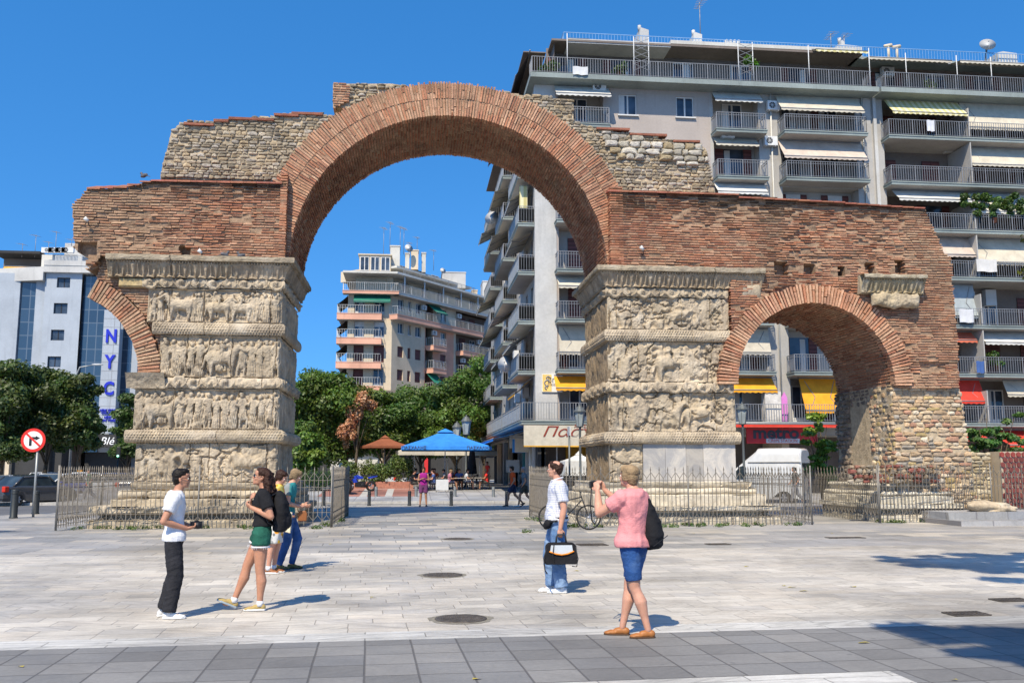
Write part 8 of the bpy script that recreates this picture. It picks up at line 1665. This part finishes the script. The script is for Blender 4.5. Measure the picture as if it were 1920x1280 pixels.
def chk(n, b):
    tc = n.n('TexCoord'); s_ = n.n('SeparateXYZ'); n.l(tc.outputs['Object'], s_.inputs[0]); u = n.math('ADD', s_.outputs[0], s_.outputs[1])
    g = n.math('MAXIMUM', n.math('LESS_THAN', n.math('FRACT', n.math('MULTIPLY', u, 34)), .22), n.math('LESS_THAN', n.math('FRACT', n.math('MULTIPLY', s_.outputs[2], 34)), .22)); return n.mix(n.math('MULTIPLY', g, .75), b, (.25, .28, .42))
shirt(t, J, fabric('checked_white', (.62, .62, .63), f=chk), sp, 1.05, .94, .72, (.080, .072, .074), .008, 'checked_shirt', 51, belly=.05, flare=.012); trousers(t, J, f_jeanl, sp, 1.0, 1, (.112, .092, .088, .088), .012, seed=17, belly=.03); hair_short(t, H_, HairB, bald=True, seed=8)
m = MB(); m.tube([(.075, -.03, 1.462), (.09, .05, 1.45), (.03, .085, 1.475), (-.055, .06, 1.495), (-.07, 0, 1.50), (-.055, -.06, 1.495), (.03, -.085, 1.475)], .014, 6, sq=.6); m.build('collar', f_white, t)
m = MB(); sx_ = torso_secs(sp, 1.05, .022, .92, .96, belly=.03); loft(m, [(*sx_[0][:2], .945, sx_[0][3], sx_[0][4], 0), (*sx_[0][:2], .985, sx_[0][3], sx_[0][4], 0)], 24); m.build('belt', M_black, t)
shb = plain('white_blue_trainer', (.55, .60, .66), .6, var=.5, nsc=30)
for s_ in 'LR': shoe(t, J['an'+s_], J['yaw'+s_], shb, sol, lace=M_rim)
m = MB(); m.tube([H_@V(.094, -.05, .005), H_@V(.1, 0, .01), H_@V(.094, .05, .005)], .002, 4); m.tube([H_@V(.09, .056, .006), H_@V(0, .08, .0)], .002, 4); m.build('glasses', M_black, t)
Rm = Matrix.Rotation(RZ, 3, 'Z')
def at(l, s=1.02): p = Rm@Vector(l); return (gx+p.x*s, gy+p.y*s, p.z*s)
b = empty('waist_bag', at((.15, .10, .89)), 'black waist bag on the belt of the man in the checked shirt', 'bag', None, RZ); m = MB(); m.ell((0, 0, 0), (.045, .10, .062)); m.ell((.02, -.02, -.02), (.035, .075, .05)); m.ell((-.03, .05, .03), (.03, .05, .03)); remeshed(m, 'pouch', f_blk, b, .008, 2, .005, seed=3); m = MB(); m.tube([(-.02, .1, .04), (-.12, .13, .05)], .014, 6); m.build('strap', M_black, b)
b = empty('laptop_bag', at((-.0, .285, .52)), 'black laptop bag with silver and orange panel hanging from his hand', 'bag', None, RZ+R(4)); m = MB(); m.prism([(-.20, -.13), (.20, -.13), (.215, -.1), (.2, .11), (.16, .15), (-.16, .15), (-.2, .11), (-.215, -.1)], -.05, .055, 'y'); remeshed(m, 'case', f_blk, b, .009, 3, .004, seed=5)
m = MB(); m.prism([(-.15, .055), (.15, .055), (.155, .035), (0, .0), (-.155, .035)], .056, .061, 'y'); m.prism([(-.14, .12), (.14, .12), (.15, .055), (-.15, .055)], .056, .060, 'y'); m.build('silver_panel', plain('silver_panel', (.5, .54, .56), .5), b); m = MB(); m.tube([(-.165, .066, .04), (-.08, .068, .008), (0, .068, -.004), (.08, .068, .008), (.165, .066, .04)], .009, 6); m.build('orange_piping', plain('orange_piping', (.8, .25, .02), .6), b)
m = MB(); m.tube([(-.07, .03, .14), (-.06, .03, .22), (-.045, .02, .255), (.045, .02, .255), (.06, .03, .22), (.07, .03, .14)], .012, 6); m.tube([(-.19, .05, .1), (-.22, .06, -.06), (-.2, .06, -.16), (-.14, .06, -.15)], .014, 6, sq=.5); m.tube([(.19, .03, .1), (.235, .04, -.05), (.22, .04, -.2), (.19, .05, -.25)], .016, 6, sq=.5); m.tube([(.1, .06, .14), (.12, .075, 0), (.1, .07, -.13)], .012, 6, sq=.5); m.build('handles', M_black, b)

# ---- woman in pink taking a photo
sp = lambda z: (-.03*max(0, z-1.0), 0)
J = dict(spine=sp, neck=(-.005, 0, 1.455), head=(.045, .01, 1.59), shL=(.02, .175, 1.375), elL=(.26, .24, 1.22), wrL=(.36, .13, 1.44), shR=(.02, -.175, 1.375), elR=(.22, -.18, 1.25), wrR=(.40, -.05, 1.45), hdL=(.35, -.25, .9), hnL=(.3, -1, 0), curlL=.9, hdR=(.35, .2, .9), hnR=(.3, 1, 0), curlR=.9, thR=-1,
         hipL=(0, .08, .89), knL=(-.03, .045, .48), anL=(-.15, .0, .08), hipR=(0, -.08, .89), knR=(.09, -.03, .49), anR=(.14, .03, .08), yawL=.84, yawR=.6)
gx, gy = G(1192, 1192); RZ = R(132); t, H_, sp = person('woman in pink T-shirt and denim shorts raising a phone to photograph the arch', (gx, gy, 0), RZ, J, SK2, .985, head_yaw=R(6), head_pitch=R(8), bust=.03, belly=.02, w_=1.08, fat=1.15, legs=(.10, .058, .062, .036))
shirt(t, J, fabric('pink_jersey', (.66, .26, .26), .85, .004), sp, 1.1, .90, .52, (.082, .078, .08), .011, 'tshirt', 61, bust=.03, belly=.02, flare=.02); trousers(t, J, f_jean, sp, 1.03, .82, (.108, .082, .08, .08), .006, 'denim_shorts', 19); hair_short(t, H_, HairY, seed=12, longer=.015, mess=.006)
tan_l = plain('tan_leather', (.34, .13, .035), .5); bsol = plain('brown_sole', (.08, .04, .02), .7)
shoe(t, J['anL'], .84, tan_l, bsol, low=True, heel=.012); shoe(t, J['anR'], .6, tan_l, bsol, low=True, heel=.012)
Rm = Matrix.Rotation(RZ, 3, 'Z')
b = empty('sling_bag', at((-.135, -.13, 1.10), .985), 'black drawstring sling bag on the back of the woman in pink', 'bag', None, RZ); m = MB(); loft(m, [(-.0, -.02, -.24, .04, .07, 0), (-.01, -.02, -.2, .07, .11, 0), (-.02, -.01, -.1, .078, .12, 0), (-.01, .0, .04, .058, .095, 0), (.0, .02, .16, .035, .055, 0), (.03, .035, .26, .018, .02, 0)]); remeshed(m, 'pouch', f_blk, b, .009, 2, .010, (9, 9, 6), 9); m = MB(); m.tube([(.03, .035, .26), (.09, .05, .33), (.17, .09, .32), (.24, .2, .2)], .010, 6); m.tube([(.035, .05, .28), (.05, .14, .1), (.03, .17, -.05), (.0, .1, -.2)], .006, 6); m.tube([(-.12, -.1, -.1), (-.11, .02, -.15), (-.08, .1, -.2)], .004, 4, col=(5, 5, 5)); m.build('cord', M_black, b)
pc = at((.47, .04, 1.50), .985); b = empty('phone', pc, 'black phone in the raised hands of the woman in pink', 'phone', None, RZ); m = MB(); m.box(-.012, .012, -.075, .075, -.03, .045); m.build('case', M_black, b, bevel=.006); m = MB(); m.tube([(0, .05, -.03), (0, .07, -.2), (0, .05, -.36), (0, .0, -.40), (0, -.04, -.36), (.0, -.055, -.2), (0, -.05, -.03)], .007, 6); m.build('hanging_strap', M_black, b)

# ---- smaller figures
def simple(loc, rz, label, top, bottom, hair, sk, pose='stand', sc=1.0, short=True, group=None, cap=None, longh=False, voxel=.016, topname='shirt', shoec=None):
    if pose == 'sit':
        sp = lambda z: (-.02+.08*max(0, z-1.0), 0); J = dict(spine=sp, neck=(.03, 0, 1.46), head=(.08, 0, 1.60), shL=(.0, .175, 1.385), elL=(.12, .22, 1.15), wrL=(.33, .1, 1.16), shR=(.0, -.175, 1.385), elR=(.1, -.22, 1.14), wrR=(.32, -.12, 1.15), hipL=(0, .09, .90), knL=(.42, .12, .93), anL=(.42, .13, .50), hipR=(0, -.09, .90), knR=(.42, -.12, .93), anR=(.47, -.13, .50)); loc = (loc[0], loc[1], loc[2]-.42)
    elif pose == 'walk':
        sp = lambda z: (.05*max(0, z-1.0), 0); J = dict(spine=sp, neck=(.03, 0, 1.46), head=(.07, 0, 1.60), shL=(.01, .18, 1.385), elL=(-.08, .24, 1.12), wrL=(.06, .22, .93), shR=(.01, -.18, 1.385), elR=(.04, -.24, 1.11), wrR=(.2, -.2, .95), hipL=(0, .09, .90), knL=(.20, .09, .52), anL=(.26, .09, .11), hipR=(0, -.09, .90), knR=(-.08, -.09, .50), anR=(-.42, -.09, .16))
    elif pose == 'phone':
        sp = lambda z: (0, 0); J = dict(spine=sp, neck=(.01, 0, 1.46), head=(.04, 0, 1.60), shL=(0, .17, 1.385), elL=(-.02, .24, 1.12), wrL=(.17, .08, 1.19), shR=(0, -.17, 1.385), elR=(-.02, -.24, 1.12), wrR=(.17, -.08, 1.19), hipL=(0, .09, .90), knL=(.0, .11, .49), anL=(0, .14, .085), hipR=(0, -.09, .90), knR=(.0, -.11, .49), anR=(0, -.14, .085), hdL=(.6, -.6, .3), hdR=(.6, .6, .3))
    else:
        sp = lambda z: (0, 0); J = dict(spine=sp, neck=(.01, 0, 1.46), head=(.04, 0, 1.60), shL=(0, .18, 1.385), elL=(-.03, .25, 1.12), wrL=(.04, .24, .87), shR=(0, -.18, 1.385), elR=(-.03, -.25, 1.12), wrR=(.04, -.24, .87), hipL=(0, .09, .90), knL=(.03, .1, .49), anL=(0, .1, .085), hipR=(0, -.09, .90), knR=(.0, -.1, .49), anR=(-.05, -.1, .085))
    t, H_, sp = person(label, loc, rz, J, sk, sc, voxel=voxel, faceeyes=False, group=group, head_pitch=R(-12) if pose in ('phone', 'sit') else 0)
    shirt(t, J, top, sp, .95 if longh else 1.0, .93, .5 if not longh else .0, (.08, .078, .08), .006, topname, 3, voxel=voxel); trousers(t, J, bottom, sp, 1.0, .75 if short else 1, (.11, .095, .08, .07), .006, 'shorts' if short else 'trousers', 4, voxel=voxel)
    hair_short(t, H_, hair, seed=2, longer=.04 if longh else 0)
    for s_ in 'LR': shoe(t, J['an'+s_], 0, shoec or M_black, M_black, pitch=R(35) if (pose == 'walk' and s_ == 'R') else 0)
    return t, J
def fab(nm, c): return fabric(nm, c, .9, .003)
f_mag = fab('magenta_top', (.30, .02, .20)); f_pur = fab('purple_shorts', (.16, .05, .13)); f_or = fab('orange_red_shirt', (.62, .09, .02)); f_navy = fab('navy_shorts', (.03, .04, .08)); f_ol = fab('dark_olive', (.06, .06, .05)); f_redt = fab('red_shirt', (.62, .04, .03)); f_gry = fab('grey_cloth', (.2, .2, .21)); f_blu = fab('blue_cloth', (.06, .10, .24)); f_grn = fab('green_cloth', (.03, .18, .08)); f_wht2 = fab('pale_cloth', (.55, .55, .56)); f_pink2 = fab('rose_cloth', (.5, .2, .25))
def gp(px, py, z=0.0): x, y = G(px, py, z); return (x, y, z)
simple(gp(793.5, 949), R(-94), 'woman in magenta top and purple shorts standing between the bollards, phone in hand', f_mag, f_pur, HairB, SK3, 'phone', 1.0, longh=True, topname='top')
simple(gp(962, 950), R(172), 'man in orange red T-shirt walking left past the edge-on railing', f_or, f_navy, HairK, SK3, 'walk', 1.02); simple(gp(984, 951), R(165), 'man with grey cap in patterned shirt walking just behind the one in orange', fab('patterned_grey', (.13, .15, .16)), f_ol, f_gry, SK3, 'walk', 1.0, shoec=wsh)
x_, y_ = G(972, 948); t = backpack((x_+.15, y_, 1.15), R(172), 'dark backpack between the two walking men', 1.0)
yq = 66; x = P(914, 900, yq)[0]; simple((x, yq, gz(yq)), R(200), 'person in red T-shirt standing by the side shops under the blue awning', f_redt, f_gry, HairK, SK2, 'stand', 1.0, short=False)
tops = [(f_blk, 'black'), (f_wht2, 'pale'), (f_blu, 'blue'), (f_redt, 'red'), (f_grn, 'green'), (f_gry, 'grey'), (f_pink2, 'rose'), (f_or, 'orange')]; k = 0
plc = ['left', 'right', 'far']
for (x, y, a, i, j) in seats:
    if (i, j) in ((0, 0), (0, 1), (0, 2), (1, 1), (1, 2), (2, 0), (2, 2), (3, 0), (3, 1), (4, 1), (5, 0), (6, 0), (6, 1), (4, 0)):
        tp, nm = tops[(i*3+j*2) % 8]; simple((x, y, gz(y)), a, 'seated guest in %s shirt, %s side of the table %s' % (nm, plc[j], ['at the left end', 'behind the board', 'right of the board', 'at the right end', 'by the blue pole', 'right of the second row', 'left of the second row'][i]), tp, f_navy if k % 2 else f_ol, [HairK, HairB, HairY][k % 3], [SK1, SK2, SK3][k % 3], 'sit', .97, group='cafe guests', voxel=.022); k += 1
x, z = P(1490, 862, 44); simple((x, 44, 0), R(180), 'dark haired person passing in front of the white van', f_blk, f_gry, HairK, SK3, 'walk', 1.0, short=False)
x = P(170, 876, 52)[0]; simple((x, 52, -.1), R(200), 'person in green shirt beyond the left railing', f_grn, f_gry, HairB, SK2, 'walk', 1.0, short=False)
# birds on the ledges
def pigeon(px, py, Y, a, label):
    x, z = P(px, py, Y); t = empty('pigeon', (x, Y, z), label, 'bird', 'pigeons on the arch', a); m = MB(); m.ell((0, 0, .08), (.13, .06, .06), M=Matrix.Rotation(R(15), 4, 'Y')); m.ell((.1, 0, .16), (.04, .03, .04)); m.tube([(.06, 0, .1), (.1, 0, .16)], [.04, .03], 8); m.tube([(-.08, 0, .07), (-.22, 0, .03)], [.04, .02], 6, sq=.4); m.tube([(.13, 0, .16), (.165, 0, .15)], [.01, .003], 5); m.tube([(0, .02, .05), (.01, .02, 0)], .006, 4); m.tube([(0, -.02, .05), (.01, -.02, 0)], .006, 4); remeshed(m, 'body', plain('pigeon_grey', (.10, .10, .11), .6, var=.5, nsc=12), t, .01, 1)
pigeon(270, 334, YW+.1, R(160), 'pigeon on the tile capping at the left end of the arch'); pigeon(421, 482, YW-.1, R(10), 'pigeon on the left pillar cornice, the left one'); pigeon(452, 484, YW-.1, R(190), 'pigeon on the left pillar cornice, the right one')
# spot lamps on the brickwork
for px, py, lb_ in ((163, 412, 'small white spot lamp on the left brick wing, near its broken end'), (376, 472, 'small white spot lamp above the left cornice'), (1204, 466, 'small white spot lamp above the right cornice')):
    x, z = P(px, py, YW-.15); t = empty('spot_lamp', (x, YW-.15, z), lb_, 'lamp', 'spot lamps on the arch'); m = MB(); m.tube([(-.06, -.04, .05), (.04, 0, -.04)], [.06, .045], 10); m.build('housing', M_frame, t); m = MB(); m.tube([(.03, 0, -.04), (.05, .06, -.16), (.05, .17, -.16)], .015, 6); m.build('bracket', M_black, t)
